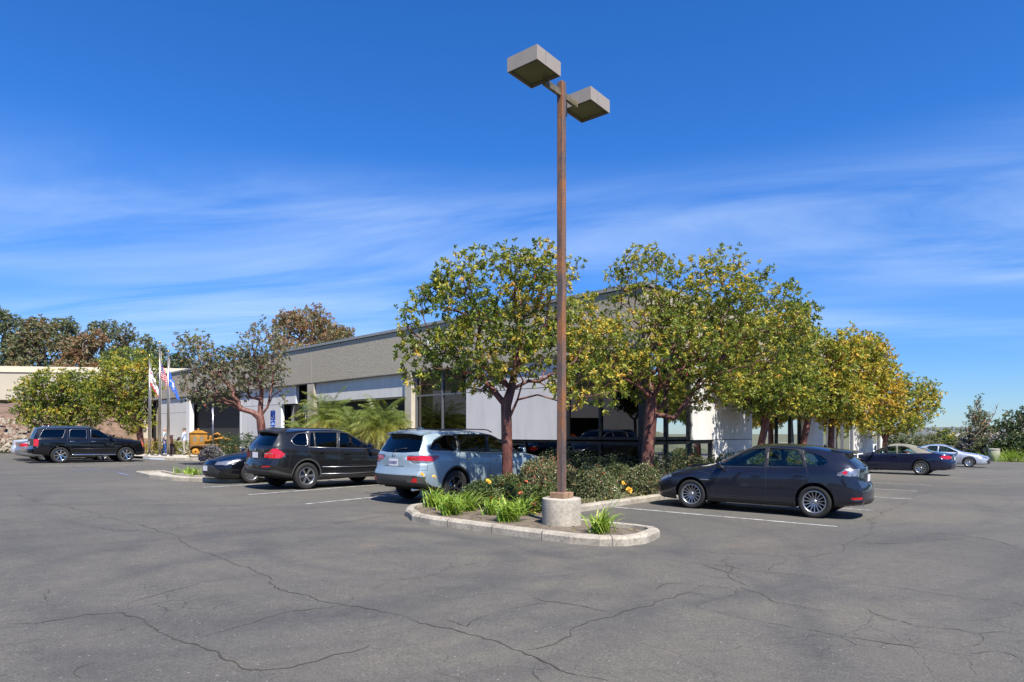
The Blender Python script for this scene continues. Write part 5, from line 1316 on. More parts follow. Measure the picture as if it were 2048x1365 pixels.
# ------------------------------------------------------------ the office building
ZB, ZJ, ZS, ZT = 4.25, 3.20, 1.30, 6.30
def wbox(mb, fn, u0, u1, o0, o1, z0, z1, mi=0):
    p = [fn(u0, o0, z0), fn(u1, o0, z0), fn(u1, o1, z0), fn(u0, o1, z0)]; q = [fn(u0, o0, z1), fn(u1, o0, z1), fn(u1, o1, z1), fn(u0, o1, z1)]
    mb.add(p + q, [(3, 2, 1, 0), (4, 5, 6, 7), (0, 1, 5, 4), (1, 2, 6, 5), (2, 3, 7, 6), (3, 0, 4, 7)], mi)
def build_building():
    root = thing('office_building', 'long low office building with a rough tan upper band and dark windows', 'building', (0, 0, 0))
    def wall(fn, u0, u1, z0, z1, out=0.0, th=.2, name='wall_panel', m='stucco', gap=.012):
        mb = MB(); wbox(mb, fn, u0 + gap, u1 - gap, out - th, out, z0 + gap, z1 - gap); return mb.build(name, M[m], root)
    def window(fn, u0, u1, z0, z1, mull=(), trans=(), rec=-.12, mm='mullion', w=.06):
        mb = MB(); wbox(mb, fn, u0, u1, rec - .02, rec, z0, z1); g = mb.build('window', M['store_glass'], root)
        fr = MB()
        for u in [u0 + w / 2, u1 - w / 2] + list(mull): wbox(fr, fn, u - w / 2, u + w / 2, rec - .04, rec + .07, z0, z1)
        for z in [z0 + w / 2, z1 - w / 2] + list(trans): wbox(fr, fn, u0, u1, rec - .035, rec + .05, z - w / 2, z + w / 2)
        fr.build('window_frame', M[mm], g); return g
    z0 = -1.2
    # upper band, left then right, in panels with pale joints
    for fn, us in ((FL, [-.16, 8.45, 20.9, 30.6, 39.3, 48.0, 58.0]), (FR, [-.16, 8.0, 16.2, 24.6, 26.8])):
        for i in range(len(us) - 1):
            wall(fn, us[i], us[i + 1], ZB, ZT - .13, .15, .34, 'upper_band', 'band', .018 if i else .018)
            if i:
                mb = MB(); wbox(mb, fn, us[i] - .02, us[i] + .02, 0, .142, ZB + .02, ZT - .14); mb.build('panel_joint', M['caulk'], root)
        mb = MB(); wbox(mb, fn, us[0] - .06, us[-1], -.22, .21, ZT - .12, ZT); mb.build('coping', M['coping'], root)
        mb = MB(); wbox(mb, fn, us[0], us[-1], -.2, .148, ZB - .025, ZB + .012); mb.build('soffit_edge', M['joint_dark'], root)
    # dark core behind the glass and a flat roof
    mb = MB(); c = [FL(.4, -.45, 0), FL(57, -.45, 0), FL(57, -24, 0), FR(32, -24, 0), FR(32, -.45, 0)]
    ctr = C0 - NL * .45 - NR * .45
    fpt = [Vector((ctr.x, ctr.y)), Vector(FL(57, -.45, 0).xy), Vector((FL(57, -32, 0)).xy), Vector((FR(26.5, -30, 0)).xy), Vector(FR(26.5, -.45, 0).xy)]
    V = [(p.x, p.y, z0) for p in fpt] + [(p.x, p.y, ZB) for p in fpt]; n = 5
    mb.add(V, [tuple(range(5, 10))] + [(i, (i + 1) % n, 5 + (i + 1) % n, 5 + i) for i in range(n)]); mb.build('core', M['room_dark'], root)
    mb = MB(); mb.add([(p.x, p.y, ZT - .5) for p in fpt], [(0, 1, 2, 3, 4)]); mb.build('roof', M['roofing'], root)
    # ---- left face, from the corner outward
    window(FL, .0, 3.2, ZS + .03, ZB, [1.75], [], mm='mullion', w=.10); window(FL, .0, 3.2, z0, ZS - .03, [1.75], [], w=.10)
    wall(FL, 3.2, 8.45, ZJ, ZB); wall(FL, 3.2, 8.45, ZS, ZJ); window(FL, 3.2, 8.45, z0, ZS - .03, [5.2, 7.0], [])
    window(FL, 8.45, 11.9, z0, ZB, [10.06], [ZJ], mm='mullion_grey', w=.07)
    mb = MB(); wbox(mb, FL, 11.95, 12.42, -.3, .16, z0, ZB); mb.build('column', M['cream_col'], root)
    wall(FL, 12.5, 20.7, ZJ, ZB); window(FL, 12.5, 20.7, z0, ZJ, [15.2, 18], [], rec=-.9, mm='mullion_grey')
    mb = MB(); wbox(mb, FL, 12.5, 20.7, -.95, -.2, ZJ - .05, ZJ); mb.build('soffit', M['stucco'], root)
    mb = MB(); wbox(mb, FL, 20.7, 21.4, -.3, .14, z0, ZB); mb.build('column', M['cream_col'], root)
    window(FL, 21.4, 23.1, z0, ZB, [], [], rec=-.4); wall(FL, 23.1, 30.6, ZJ, ZB); wall(FL, 24.9, 30.6, z0, ZJ); window(FL, 23.1, 24.9, z0, ZJ, [], [], rec=-.4)
    for u, a, b in ((23.1, ZJ, ZB), (24.9, z0, ZJ), (30.62, z0, ZB), (39.28, z0, ZB)):
        mb = MB(); s = 1 if u < 31 else -1; s = -1 if u in (23.1, 24.9) else s
        if u < 25: wbox(mb, FL, u - .12, u + .01, -.19, .006, a, b)
        elif u < 31: wbox(mb, FL, u - .25, u - .012, -.19, .006, a, b)
        else: wbox(mb, FL, u + .012, u + .75, -.19, .12, a, b)
        mb.build('pilaster', M['white_edge'], root)
    window(FL, 30.7, 39.2, z0, ZB, [32.3, 34.0, 36.2], [ZJ], rec=-1.3, mm='mullion')
    mb = MB(); wbox(mb, FL, 30.7, 39.2, -1.35, -.2, ZB - .06, ZB - .01); mb.build('soffit', M['stucco'], root)
    wall(FL, 39.3, 46.5, ZJ - .12, ZB - .05, .05); wall(FL, 39.3, 46.5, 1.0, ZJ - .12, .05); wall(FL, 39.3, 46.5, z0, 1.0, .05)
    window(FL, 46.5, 57, z0, ZB, [49, 51.5, 54], [ZJ], rec=-.4)
    for u in (49.6, 53.2, 56.4):
        mb = MB(); wbox(mb, FL, u, u + .9, -.3, .3, z0, ZB); mb.build('column', M['cream_col'], root)
    # ---- right face
    window(FR, .0, 3.1, ZS + .03, ZB, [1.55], [], w=.10); window(FR, .0, 4.7, z0, ZS - .03, [1.55, 3.15], [], w=.10)
    wall(FR, 3.1, 8.0, ZS, ZB); wall(FR, 4.7, 8.0, z0, ZS)
    window(FR, 8.0, 13.4, z0, ZB, [9.3, 10.7, 12.2], []); wall(FR, 13.4, 16.2, z0, ZB)
    window(FR, 16.2, 21.0, z0, ZB, [17.2, 18.2, 19.4], [], mm='mullion_grey'); wall(FR, 21.0, 24.6, z0, ZB)
    window(FR, 24.6, 26.1, z0, ZB, [], [], mm='mullion_grey'); wall(FR, 26.1, 26.7, z0, ZB)
    # corner posts
    mb = MB(); 
    for a, b in ((z0, ZB),):
        p = C0; mb.box((p.x - NL.x * .09 - NR.x * .09, p.y - NL.y * .09 - NR.y * .09, (a + b) / 2), (.2, .2, b - a), 0, math.atan2(DL.y, DL.x))
    mb.build('corner_post', M['mullion'], root)
    # white street numbers high on the band
    me = text_mesh('2201', .62, .03, .01); o = link('street_number', me, M['white_edge'], root)
    p = FL(10.35, .16, 5.32); o.location = p; o.rotation_euler = (R(90), 0, math.atan2(-DL.y, -DL.x))
    # small white decals by the far door
    me = text_mesh('11', .34, .002, .01); o = link('door_number', me, M['white_edge'], root)
    o.location = FR(16.65, -.10, 2.1); o.rotation_euler = (R(90), 0, math.atan2(DR.y, DR.x))
    for u in (31.6, 35.2):
        me2 = bpy.data.meshes.new('notice'); 
        mb = MB(); wbox(mb, FL, u, u + .75, -1.27, -1.262, 3.3, 3.62); mb.build('door_notice', M['plate'], root)
    return root
def build_other_buildings():
    # cream building on the rise at the far left
    r = thing('cream_building', 'cream coloured building on the bank behind the trees at the far left', 'building', (0, 0, 0))
    mb = MB(); th = R(8); d = Vector((math.cos(th), math.sin(th))); nn = Vector((d.y, -d.x)); p0 = Vector((-62, 58)) 
    def fn(u, o, z): q = p0 + d * u + nn * o; return Vector((q.x, q.y, z))
    L = 46.5
    wbox(mb, fn, 0, L, -14, 0, 4.6, 7.2); wbox(mb, fn, 0, L, -14, -1.2, -1, 4.6); mb.build('wall', M['cream_wall'], r)
    mb = MB(); wbox(mb, fn, -.1, L + .1, -14.1, .1, 7.2, 7.75); mb.build('parapet', mat('cream_light', (.60, .53, .40), .8), r)
    for k in range(12):
        mb = MB(); wbox(mb, fn, 1.2 + 3.8 * k, 4.2 + 3.8 * k, -1.19, -1.16, 3.1, 4.5); g = mb.build('window', M['store_glass'], r)
    for k in range(12):
        mb = MB(); wbox(mb, fn, .2 + 3.8 * k, .9 + 3.8 * k, -1.15, -.2, -1, 4.6); mb.build('column', M['cream_wall'], r)
    # office building across the lot, behind the viewer: it shows in the corner windows
    r = thing('facing_building', 'grey office building with a dark entrance, seen mirrored in the corner windows', 'building', (0, 0, 0))
    q0 = Vector((-44, -12)); d2 = Vector((0, 1)); n2 = Vector((1, 0))
    def f2(u, o, z): q = q0 + d2 * u + n2 * o; return Vector((q.x, q.y, z))
    mb = MB(); wbox(mb, f2, 0, 26, -12, 0, -1, 6.0); wbox(mb, f2, 31, 44, -12, 0, -1, 6.0); wbox(mb, f2, 26, 31, -12, -.01, 3.1, 6.0); mb.build('wall', M['stucco'], r)
    mb = MB(); wbox(mb, f2, 25.9, 31.1, -12, -1.5, -1, 3); mb.build('entrance', M['room_dark'], r)
    for u in (2, 7, 12, 17, 33.5, 38.5):
        mb = MB(); wbox(mb, f2, u, u + 3.6, -.01, .02, .4, 3.4); mb.build('window', M['store_glass'], r)
    # wooded rises outside the view on both sides and behind
    def ridge(name, P, h):
        bm = bmesh.new(); rows = []
        for i, (x, y, ox, oy) in enumerate(P):
            rows.append([bm.verts.new((x + ox * t, y + oy * t, G(x, y) - .3 + h * (t ** .8) + mnoise.noise(Vector((x * .1, y * .1, t * 4))) * 2 * t)) for t in (0, .15, .3, .5, .75, 1)])
        for i in range(len(rows) - 1):
            for k in range(5): bm.faces.new((rows[i][k], rows[i + 1][k], rows[i + 1][k + 1], rows[i][k + 1]))
        tag(from_bm(name, bm, M['scrub'], smooth=True), kind='structure')
    ridge('hill', [(-60 + 0 * i, -60 + i * 10, -30, 0) for i in range(11)], 15)
    ridge('hill', [(-60 + i * 14, -58, 0, -30) for i in range(13)], 9)
    ridge('hill', [(80, -60 + i * 12, 40, 0) for i in range(10)], 3.5)
def build_bank():
    # planted bank climbing to the left with mulch and rubble
    rs = np.random.RandomState(4); bm = bmesh.new(); nx, ny = 60, 40; g = []
    for j in range(ny + 1):
        row = []
        for i in range(nx + 1):
            x = -95 + i * (66 / nx); y = 40 + j * (45 / ny) 
            edge = 43.5 + max(0, (x + 42)) * .55
            h = max(0, min(1, (y - edge) / 11.0)); h = h * h * (3 - 2 * h); side = max(0, min(1, (-26 - x) / 9.0))
            z = G(x, y) - .08 + h * 4.0 * side + (mnoise.noise(Vector((x * .5, y * .5, 0))) * .25 + mnoise.noise(Vector((x * 1.6, y * 1.6, 0))) * .12) * h * side
            row.append(bm.verts.new((x, y, z)))
        g.append(row)
    for j in range(ny):
        for i in range(nx): bm.faces.new((g[j][i], g[j][i + 1], g[j + 1][i + 1], g[j + 1][i]))
    tag(from_bm('bank', bm, M['mulch'], smooth=True), kind='structure')
    mb = MB(); pr = random.Random(7)
    for i in range(900):
        x = -48 + pr.random() * 16; y = 44.5 + pr.random() * 5.5; h = max(0, min(1, (y - 43.5) / 11.0)); h = h * h * (3 - 2 * h)
        s = .10 + .22 * pr.random() ** 2; z = G(x, y) + h * 4.0
        bm2 = [(-.5, -.4, 0), (.5, -.45, 0), (.45, .5, 0), (-.4, .45, 0), (-.3, -.2, .6), (.35, -.25, .5), (.25, .3, .65), (-.25, .3, .5)]
        a = pr.random() * 6; vs = [(x + s * (q[0] * math.cos(a) - q[1] * math.sin(a)), y + s * (q[0] * math.sin(a) + q[1] * math.cos(a)), z + s * q[2] * (.7 + .5 * pr.random())) for q in bm2]
        mb.add(vs, [(4, 5, 6, 7), (0, 1, 5, 4), (1, 2, 6, 5), (2, 3, 7, 6), (3, 0, 4, 7)], 0)
    o = mb.build('rubble', conc_mat('rubble_stone', (.38, .33, .26), (.22, .19, .15), .5)); tag(o, 'pale broken stones scattered over the foot of the bank at the far left', 'stones', kind='stuff')
def build_far():
    # mesa on the skyline with rows of houses
    bm = bmesh.new(); n = 80; a = []; b = []; c = []
    for i in range(n + 1):
        x = 200 + i * 22.0; y = 2100 - i * 4; h = 12 + 9 * mnoise.noise(Vector((i * .12, 0, 0))) + 3 * mnoise.noise(Vector((i * .6, 3, 0)))
        a.append(bm.verts.new((x, y, -45))); b.append(bm.verts.new((x, y + 120, h))); c.append(bm.verts.new((x, y + 900, h + 8)))
    for i in range(n): bm.faces.new((a[i], a[i + 1], b[i + 1], b[i])); bm.faces.new((b[i], b[i + 1], c[i + 1], c[i]))
    tag(from_bm('hills', bm, M['hill'], smooth=True), kind='structure')
    pr = random.Random(5); hm = mat('far_house_wall', (.60, .59, .57), .9); hr = mat('far_house_roof', (.30, .26, .24), .9)
    protos = []
    for k in range(3):
        w, dpt, h = 9 + 3 * k, 9, 4 + k * 1.0; mb = MB(); mb.box((0, 0, h / 2), (w, dpt, h)); 
        mb2 = MB(); mb2.add([(-w / 2 - .5, -dpt / 2 - .5, h), (w / 2 + .5, -dpt / 2 - .5, h), (w / 2 + .5, dpt / 2 + .5, h), (-w / 2 - .5, dpt / 2 + .5, h), (-w / 4, 0, h + 2.6), (w / 4, 0, h + 2.6)], [(0, 1, 5, 4), (1, 2, 5), (2, 3, 4, 5), (3, 0, 4)])
        protos.append((mb, mb2))
    meshes = None; cnt = 0
    for i in range(110):
        t = pr.random(); px = 1870 + pr.random() * 178; yy = 2010 + pr.random() * 150
        x = (px - CX) / F * yy; z = -45 + (yy - 2095 if yy > 2095 else 0) * .4 - 2 + pr.random() * 26
        y_on = 2100 - (x - 200) / 22 * 4; z = -30 + 28 * t; y = y_on + (z + 45) / 58 * 120 - 6
        x = (px - CX) / F * y
        k = i % 3
        if meshes is None or len(meshes) <= k:
            mb, mb2 = protos[k]; o = mb.build('far_house', hm); rf = mb2.build('roof', hr, o); meshes = (meshes or []) + [(o.data, rf.data)]
        else:
            o = bpy.data.objects.new('far_house', meshes[k][0]); COL.objects.link(o); rf = bpy.data.objects.new('roof', meshes[k][1]); COL.objects.link(rf); rf.parent = o
        o.location = (x, y, z - 3); o.rotation_euler = (0, 0, pr.random() * 3)
        tag(o, 'tiny pale house among many on the distant skyline', 'house', 'pale houses on the distant skyline')
# ------------------------------------------------------------ lamp post
def rust_mat():
    m, nt, b = newmat('weathered_steel'); co = coord(nt)
    n = noise_tex(nt, mapping(nt, co, (2.2, 2.2, .45)), 2.2, 8, .7, .5)
    r = ramp(nt, n.outputs[0], [(.36, (.10, .078, .075)), (.48, (.165, .115, .095)), (.57, (.32, .135, .05)), (.68, (.48, .24, .06))])
    f = ramp(nt, noise_tex(nt, co, 30, 5, .7).outputs[0], [(.4, (.75, .75, .75)), (.6, (1.1, 1.1, 1.1))])
    nt.links.new(mixc(nt, .8, r.outputs[0], f.outputs[0], 'MULTIPLY'), b.inputs['Base Color']); b.inputs['Roughness'].default_value = .55; b.inputs['Metallic'].default_value = .25
    bump(nt, b, n.outputs[0], .15, .01); return m
M['rust'] = rust_mat()
M['lamp_box'] = mat('lamp_box', (.30, .262, .22), .55, var=.10, scale=5)
M['lamp_lens'] = mat('lamp_lens', (.10, .10, .055), .35, var=.3, scale=3)
def build_lamp():
    base = Vector((.875, 11.3, 0)); g = G(base.x, base.y); ang = math.atan2(PR.y, PR.x)
    r = thing('lamp_post', 'tall rusty square lamp post carrying two flat box lamps on a round concrete footing', 'lamp post', (base.x, base.y, g), ang)
    z = lambda v: v - g
    mb = MB(); R_ = .345
    mb.lathe([(R_, 0), (R_ * 1.0, .30), (R_ * .992, .50), (R_ * .985, .525), (R_ * .95, .535), (.001, .535)], 48, sm=False)
    f = mb.build('footing', conc_mat('footing_concrete', (.46, .42, .345), (.31, .285, .235), 3.0, .7), r); f.data.shade_smooth()
    md = f.modifiers.new('e', 'EDGE_SPLIT'); md.split_angle = R(40)
    mb = MB(); mb.bbox((0, 0, .585), (.30, .30, .10), .006, sm=False); mb.build('base_cover', mat('base_rust', (.34, .21, .13), .6, var=.4, scale=9), r)
    for s in (1, -1):
        mb = MB(); mb.box((0, s * .152, .585), (.004, .004, .10)); mb.build('cover_seam', M['dark_in'], r)
    mb = MB(); mb.bbox((0, 0, z(4.15) + .02), (.118, .118, z(7.77) * 2 - z(7.77) - .55), .006, sm=False)
    mb = MB(); h = z(7.77) - .60; mb.bbox((0, 0, .60 + h / 2), (.118, .118, h), .007, sm=False); mb.build('pole', M['rust'], r)
    arm = MB(); arm.bbox((0, 0, z(7.56)), (1.05, .06, .11), .005, sm=False); arm.build('arm', mat('arm_steel', (.20, .17, .11), .55, .3, var=.5, scale=8), r)
    for s in (1, -1):
        c = s * .80; bx = MB(); zz = z(7.565); lx, ly, lh = .66, .62, .235
        # open box with a thick rim and a recessed lens
        t = .025; hx, hy = lx / 2, ly / 2
        O = [(-hx, -hy), (hx, -hy), (hx, hy), (-hx, hy)]; I = [(-hx + t, -hy + t), (hx - t, -hy + t), (hx - t, hy - t), (-hx + t, hy - t)]
        V = [(c + x, y, zz) for x, y in O] + [(c + x, y, zz + lh) for x, y in O] + [(c + x, y, zz) for x, y in I] + [(c + x, y, zz + .03) for x, y in I]
        Fc = [(4, 5, 6, 7)] + [(i, (i + 1) % 4, 4 + (i + 1) % 4, 4 + i) for i in range(4)] + [(8 + i, 8 + (i + 1) % 4, (i + 1) % 4, i) for i in range(4)] + [(12 + i, 12 + (i + 1) % 4, 8 + (i + 1) % 4, 8 + i) for i in range(4)]
        bx.add(V, Fc, 0); head = bx.build('lamp_head', M['lamp_box'], r)
        ln = MB(); ln.add([V[12], V[13], V[14], V[15]], [(0, 3, 2, 1)], 0); ln.build('lens', M['lamp_lens'], head)
        fr = MB()
        for i in range(4):
            a, b_ = Vector(V[8 + i]), Vector(V[8 + (i + 1) % 4]); fr.tube([a, b_], .008, 4, sm=False)
        fr.build('lens_rim', M['black_trim'], head)
        se = MB(); se.box((c - .10, -hy - .002, zz + lh * .55), (.006, .004, lh * .8)); se.build('latch', M['alloy'], head)
    mb = MB(); mb.bbox((.12, .05, z(7.36)), (.14, .10, .24), .02); mb.build('ballast_box', M['black_trim'], r)
# ------------------------------------------------------------ flags
def flag_mesh(w, h, seed, folds=5, colf=None, nx=28, ny=20, droop=.5):
    """a limp flag hanging from its hoist"""
    V = []; Fc = []; MI = []
    for j in range(ny + 1):
        v = j / ny
        for i in range(nx + 1):
            u = i / nx
            x = w * u * (.30 + .12 * v) + .03 * math.sin(u * folds * 6.28 + v * 2); y = .07 * math.sin(u * folds * 3.1 + seed + v * 1.5) * (.3 + u); z = -h * v * (1 - .05 * u) - w * .80 * u ** 1.1 * (1 - .12 * v)
            V.append((x, y, z))
    for j in range(ny):
        for i in range(nx):
            a = j * (nx + 1) + i; Fc.append((a, a + 1, a + nx + 2, a + nx + 1)); MI.append(colf((i + .5) / nx, (j + .5) / ny))
    me = bpy.data.meshes.new('cloth'); me.from_pydata(V, [], Fc); me.polygons.foreach_set('material_index', MI); me.update(); me.shade_smooth(); return me
def build_flags():
    steel = mat('pole_steel', (.34, .30, .25), .3, .8); gold = mat('gold_ball', (.75, .5, .15), .2, 1.0)
    W_ = mat('flag_white', (.72, .72, .75), .8); Rd = mat('flag_red', (.50, .05, .07), .8); Bl = mat('flag_blue', (.03, .13, .55), .8); Nv = mat('flag_navy', (.03, .05, .2), .8); Br = mat('flag_brown', (.2, .12, .07), .8); Gn = mat('flag_green', (.1, .2, .08), .8)
    def cal(u, v):
        if v > .80: return 1
        if ((u - .5) / .22) ** 2 + ((v - .42) / .13) ** 2 < 1: return 2
        if (u - .14) ** 2 + ((v - .16) * .7) ** 2 < .004: return 1
        return 3 if v > .60 and abs(u - .5) < .26 and v < .64 else 0
    def usa(u, v): return 2 if (u < .4 and v < .54 and not (int(u * 30) % 3 == 1 and int(v * 24) % 3 == 1)) else (0 if u < .4 and v < .54 else (1 if int(v * 13) % 2 == 0 else 0))
    def blu(u, v):
        return 1 if ((abs(u - .5) < .10 and .2 < v < .6) or (abs(v - .36 - abs(u - .5) * .5) < .05 and abs(u - .5) < .34) or (.68 < v < .74 and abs(u - .5) < .3)) else 0
    data = [(299, 40.6, 718, 'shortest steel flagpole with the white and red state flag, left of the three', cal, [W_, Rd, Br, Gn], 5.55, 1.45, 1.05, 'white flag with red lower stripe and brown bear, limp on the left pole'),
            (319.5, 40.2, 692, 'tallest steel flagpole with a gold ball, middle of the three', usa, [W_, Rd, Nv], 6.0, 1.45, 1.0, 'red and white striped national flag hanging limp on the middle pole'),
            (336.5, 39.8, 709, 'steel flagpole with the blue flag, right of the three', blu, [Bl, W_], 5.35, 1.4, .95, 'blue flag with a white emblem hanging limp on the right pole')]
    for px, Y, top, lab, fn, ms, zf, w, h, lab2 in data:
        p = at(px, Y); g = G(p.x, p.y) + .15; H = zat(top, Y) - g
        r = thing('flagpole', lab, 'flagpole', (p.x, p.y, g), 0, 'flagpoles on the entrance walk')
        mb = MB(); mb.tube([(0, 0, .03), (0, 0, H * .5), (0, 0, H)], [.085, .075, .045], 14); mb.build('pole', steel, r)
        mb = MB(); mb.lathe([(.30, 0), (.30, .03), (.14, .06), (.10, .12)], 20); mb.build('base', steel, r)
        mb = MB(); mb.tube([(0, 0, H), (0, 0, H + .12)], .02, 6); mb.ball((0, 0, H + .2), .09, 10); mb.build('finial', gold, r)
        mb = MB(); mb.tube([(.09, 0, .9), (.09, 0, H * .95)], .008, 4); mb.build('halyard', W_, r)
        me = flag_mesh(w, h, px, colf=fn); o = link('flag', me, ms); o.location = (p.x + .07, p.y - .05, zf + g - .0); tag(o, lab2, 'flag', 'flags on the three poles')
# ------------------------------------------------------------ signs and small things
def build_sign(px, Y, ztop, label, seed=0, faces=4, w=.32):
    p = at(px, Y); g = G(p.x, p.y) + .08; r = thing('parking_sign', label, 'sign', (p.x, p.y, g), R(-28 if seed == 0 else -60), 'blue accessible parking signs')
    H = ztop - g; mb = MB(); mb.tube([(0, 0, 0), (0, 0, H + .06)], .028, 8); mb.build('post', M['alloy'], r)
    blue = mat('sign_blue', (.02, .11, .55), .4); navy = mat('sign_navy', (.02, .03, .10), .4); wh = mat('sign_white', (.75, .77, .8), .5)
    zz = H
    for k in range(faces):
        h = .48 if k == 0 else .28; zz -= h / 2 + .02
        mb = MB(); mb.box((0, -.04, zz), (w, .006, h - .02)); s = mb.build('sign_plate', [blue, blue, navy, blue][k % 4] if seed == 0 or k != 2 else navy, r)
        if k == 0:
            mb = MB(); a0 = [R(q) for q in range(-200, 60, 20)]
            mb.tube([(.075 * math.cos(a) - .01, -.046, zz - .07 + .075 * math.sin(a)) for a in a0], .012, 5); mb.tube([(-.02, -.046, zz + .11), (-.01, -.046, zz - .01), (.06, -.046, zz - .02), (.09, -.046, zz - .12)], .013, 5); mb.ball((-.025, -.046, zz + .15), .024, 6)
            mb.build('wheelchair_symbol', wh, s)
        else:
            me = text_mesh(['', 'VAN\nACCESSIBLE', 'MINIMUM\nFINE $250', 'TOW\nAWAY'][k % 4], .055, .001, .002); o = link('lettering', me, wh, s); o.location = (0, -.046, zz); o.rotation_euler = (R(90), 0, 0)
        zz -= h / 2
def build_bin():
    p = at(1988, 55); r = thing('litter_bin', 'round pebbled concrete litter bin at the edge of the lot on the right', 'bin', (p.x, p.y, G(p.x, p.y)), 0)
    mb = MB(); mb.lathe([(.33, 0), (.40, .04), (.42, .6), (.42, .92), (.40, .97)], 24); mb.build('shell', M['concrete'], r)
    mb = MB(); mb.lathe([(.42, .97), (.44, .99), (.44, 1.05), (.34, 1.1), (.2, 1.1), (.2, .95)], 24); mb.build('lid', conc_mat('bin_lid', (.32, .31, .28), (.24, .23, .2)), r)
def build_rail():
    r = thing('handrail', 'white metal handrail by the far wall on the right side of the building', 'handrail', (0, 0, 0))
    wm = mat('rail_white', (.72, .72, .72), .4); zz = 1.35
    mb = MB(); a = FR(15.6, 1.2, 0); b = FR(23.0, 1.2, 0); c = FR(25.4, 1.25, 0)
    g = G(b.x, b.y); mb.tube([(a.x, a.y, g + 1.02), (b.x, b.y, g + 1.02), (c.x, c.y, g + .98), (c.x, c.y, g)], .028, 8); mb.tube([(a.x, a.y, g + .55), (b.x, b.y, g + .55)], .02, 6); mb.build('rail', wm, r)
    for t in (0, .25, .5, .75, 1.0):
        q = a.lerp(b, t); mb = MB(); mb.tube([(q.x, q.y, g - .1), (q.x, q.y, g + 1.02)], .024, 8); mb.build('post', wm, r)
def build_crawler():
    """old yellow crawler tractor standing by the entrance"""
    p = at(412, 38.8); g = G(p.x, p.y) + .15
    r = thing('crawler_tractor', 'small old yellow crawler tractor on rusty tracks shown beside the entrance', 'tractor', (p.x, p.y, g), R(30))
    Y = mat('old_yellow', (.42, .19, .015), .6, var=.45, scale=3, bmp=.2); D = mat('rusty_yellow', (.26, .13, .03), .7, var=.6, scale=7); K = M['dark_in']
    def oval(r_, hl, n=12): return [(hl + r_ * math.cos(a), r_ + r_ * math.sin(a)) for a in [-math.pi / 2 + math.pi * k / n for k in range(n + 1)]] + [(-hl + r_ * math.cos(a), r_ + r_ * math.sin(a)) for a in [math.pi / 2 + math.pi * k / n for k in range(n + 1)]]
    for s in (1, -1):
        P = oval(.36, .62); mb = MB(); n = len(P); y0, y1 = s * .48, s * .82
        V = [(x, y0, z) for x, z in P] + [(x, y1, z) for x, z in P]; mb.add(V, [(i, (i + 1) % n, n + (i + 1) % n, n + i) for i in range(n)])
        dense = []
        for i in range(n):
            a, b = Vector(P[i]), Vector(P[(i + 1) % n]); m_ = max(1, round((b - a).length / .13))
            for k in range(m_): dense.append((a.lerp(b, k / m_), (b - a).normalized()))
        for q, d in dense: mb.box((q.x, s * .65, q.y), (.035, .36, .06), 0, M=Matrix.Rotation(-math.atan2(d.y, d.x), 4, 'Y'))
        t = mb.build('track', D, r)
        mb = MB()
        for x, rr in ((-.62, .20), (.62, .20), (-.25, .14), (.02, .14), (.28, .14)):
            mb.lathe([(.02, -.03), (rr, -.03), (rr, .05), (rr * .8, .08), (.05, .08)], 18, (x, s * .66, .36 if rr > .17 else .18), Matrix.Rotation(R(-90 * s), 4, 'X'))
        mb.box((0, s * .76, .30), (1.2, .05, .14)); mb.build('track_wheel', Y, t)
    mb = MB(); mb.bbox((-.05, 0, .62), (1.7, .9, .35), .04); mb.build('chassis', D, r)
    mb = MB(); mb.bbox((-.42, 0, 1.12), (.95, .78, .66), .03)
    mb.add([(-.95, -.45, 1.45), (.10, -.45, 1.45), (.10, .45, 1.45), (-.95, .45, 1.45), (-.6, -.12, 1.62), (-.25, -.12, 1.62), (-.25, .12, 1.62), (-.6, .12, 1.62)], [(0, 1, 5, 4), (1, 2, 6, 5), (2, 3, 7, 6), (3, 0, 4, 7), (4, 5, 6, 7)]); mb.lathe([(.06, 0), (.06, .1), (.001, .12)], 10, (-.42, 0, 1.62)); mb.build('hood', Y, r)
    mb = MB(); 
    for k in range(2): mb.box((-.62 + .36 * k, -.392, 1.1), (.22, .006, .34))
    mb.build('side_panel', mat('tractor_grey', (.20, .16, .10), .7), r)
    mb = MB(); mb.bbox((.45, 0, 1.0), (.6, .6, .6), .08); mb.lathe([(.2, -.3), (.24, 0), (.2, .3)], 16, (.5, -.2, 1.2), Matrix.Rotation(R(90), 4, 'X')); mb.tube([(.3, -.3, 1.3), (.6, -.38, 1.45), (.9, -.35, 1.2), (1.1, -.35, .9)], .06, 8); mb.build('engine', Y, r)
    for s in (1, -1):
        mb = MB(); mb.tube([(-.1, s * .42, .95), (.8, s * .45, 1.15), (1.5, s * .45, 1.0)], .07, 8); mb.tube([(.3, s * .45, .6), (1.1, s * .46, .62), (1.6, s * .46, .45)], .06, 8); mb.build('lift_arm', Y, r)
    mb = MB(); mb.bbox((1.62, 0, .45), (.12, 1.7, .6), .03); mb.build('blade', D, r)
    mb = MB(); mb.bbox((-.02, 0, 1.08), (.3, .5, .14), .04); mb.build('seat', K, r)
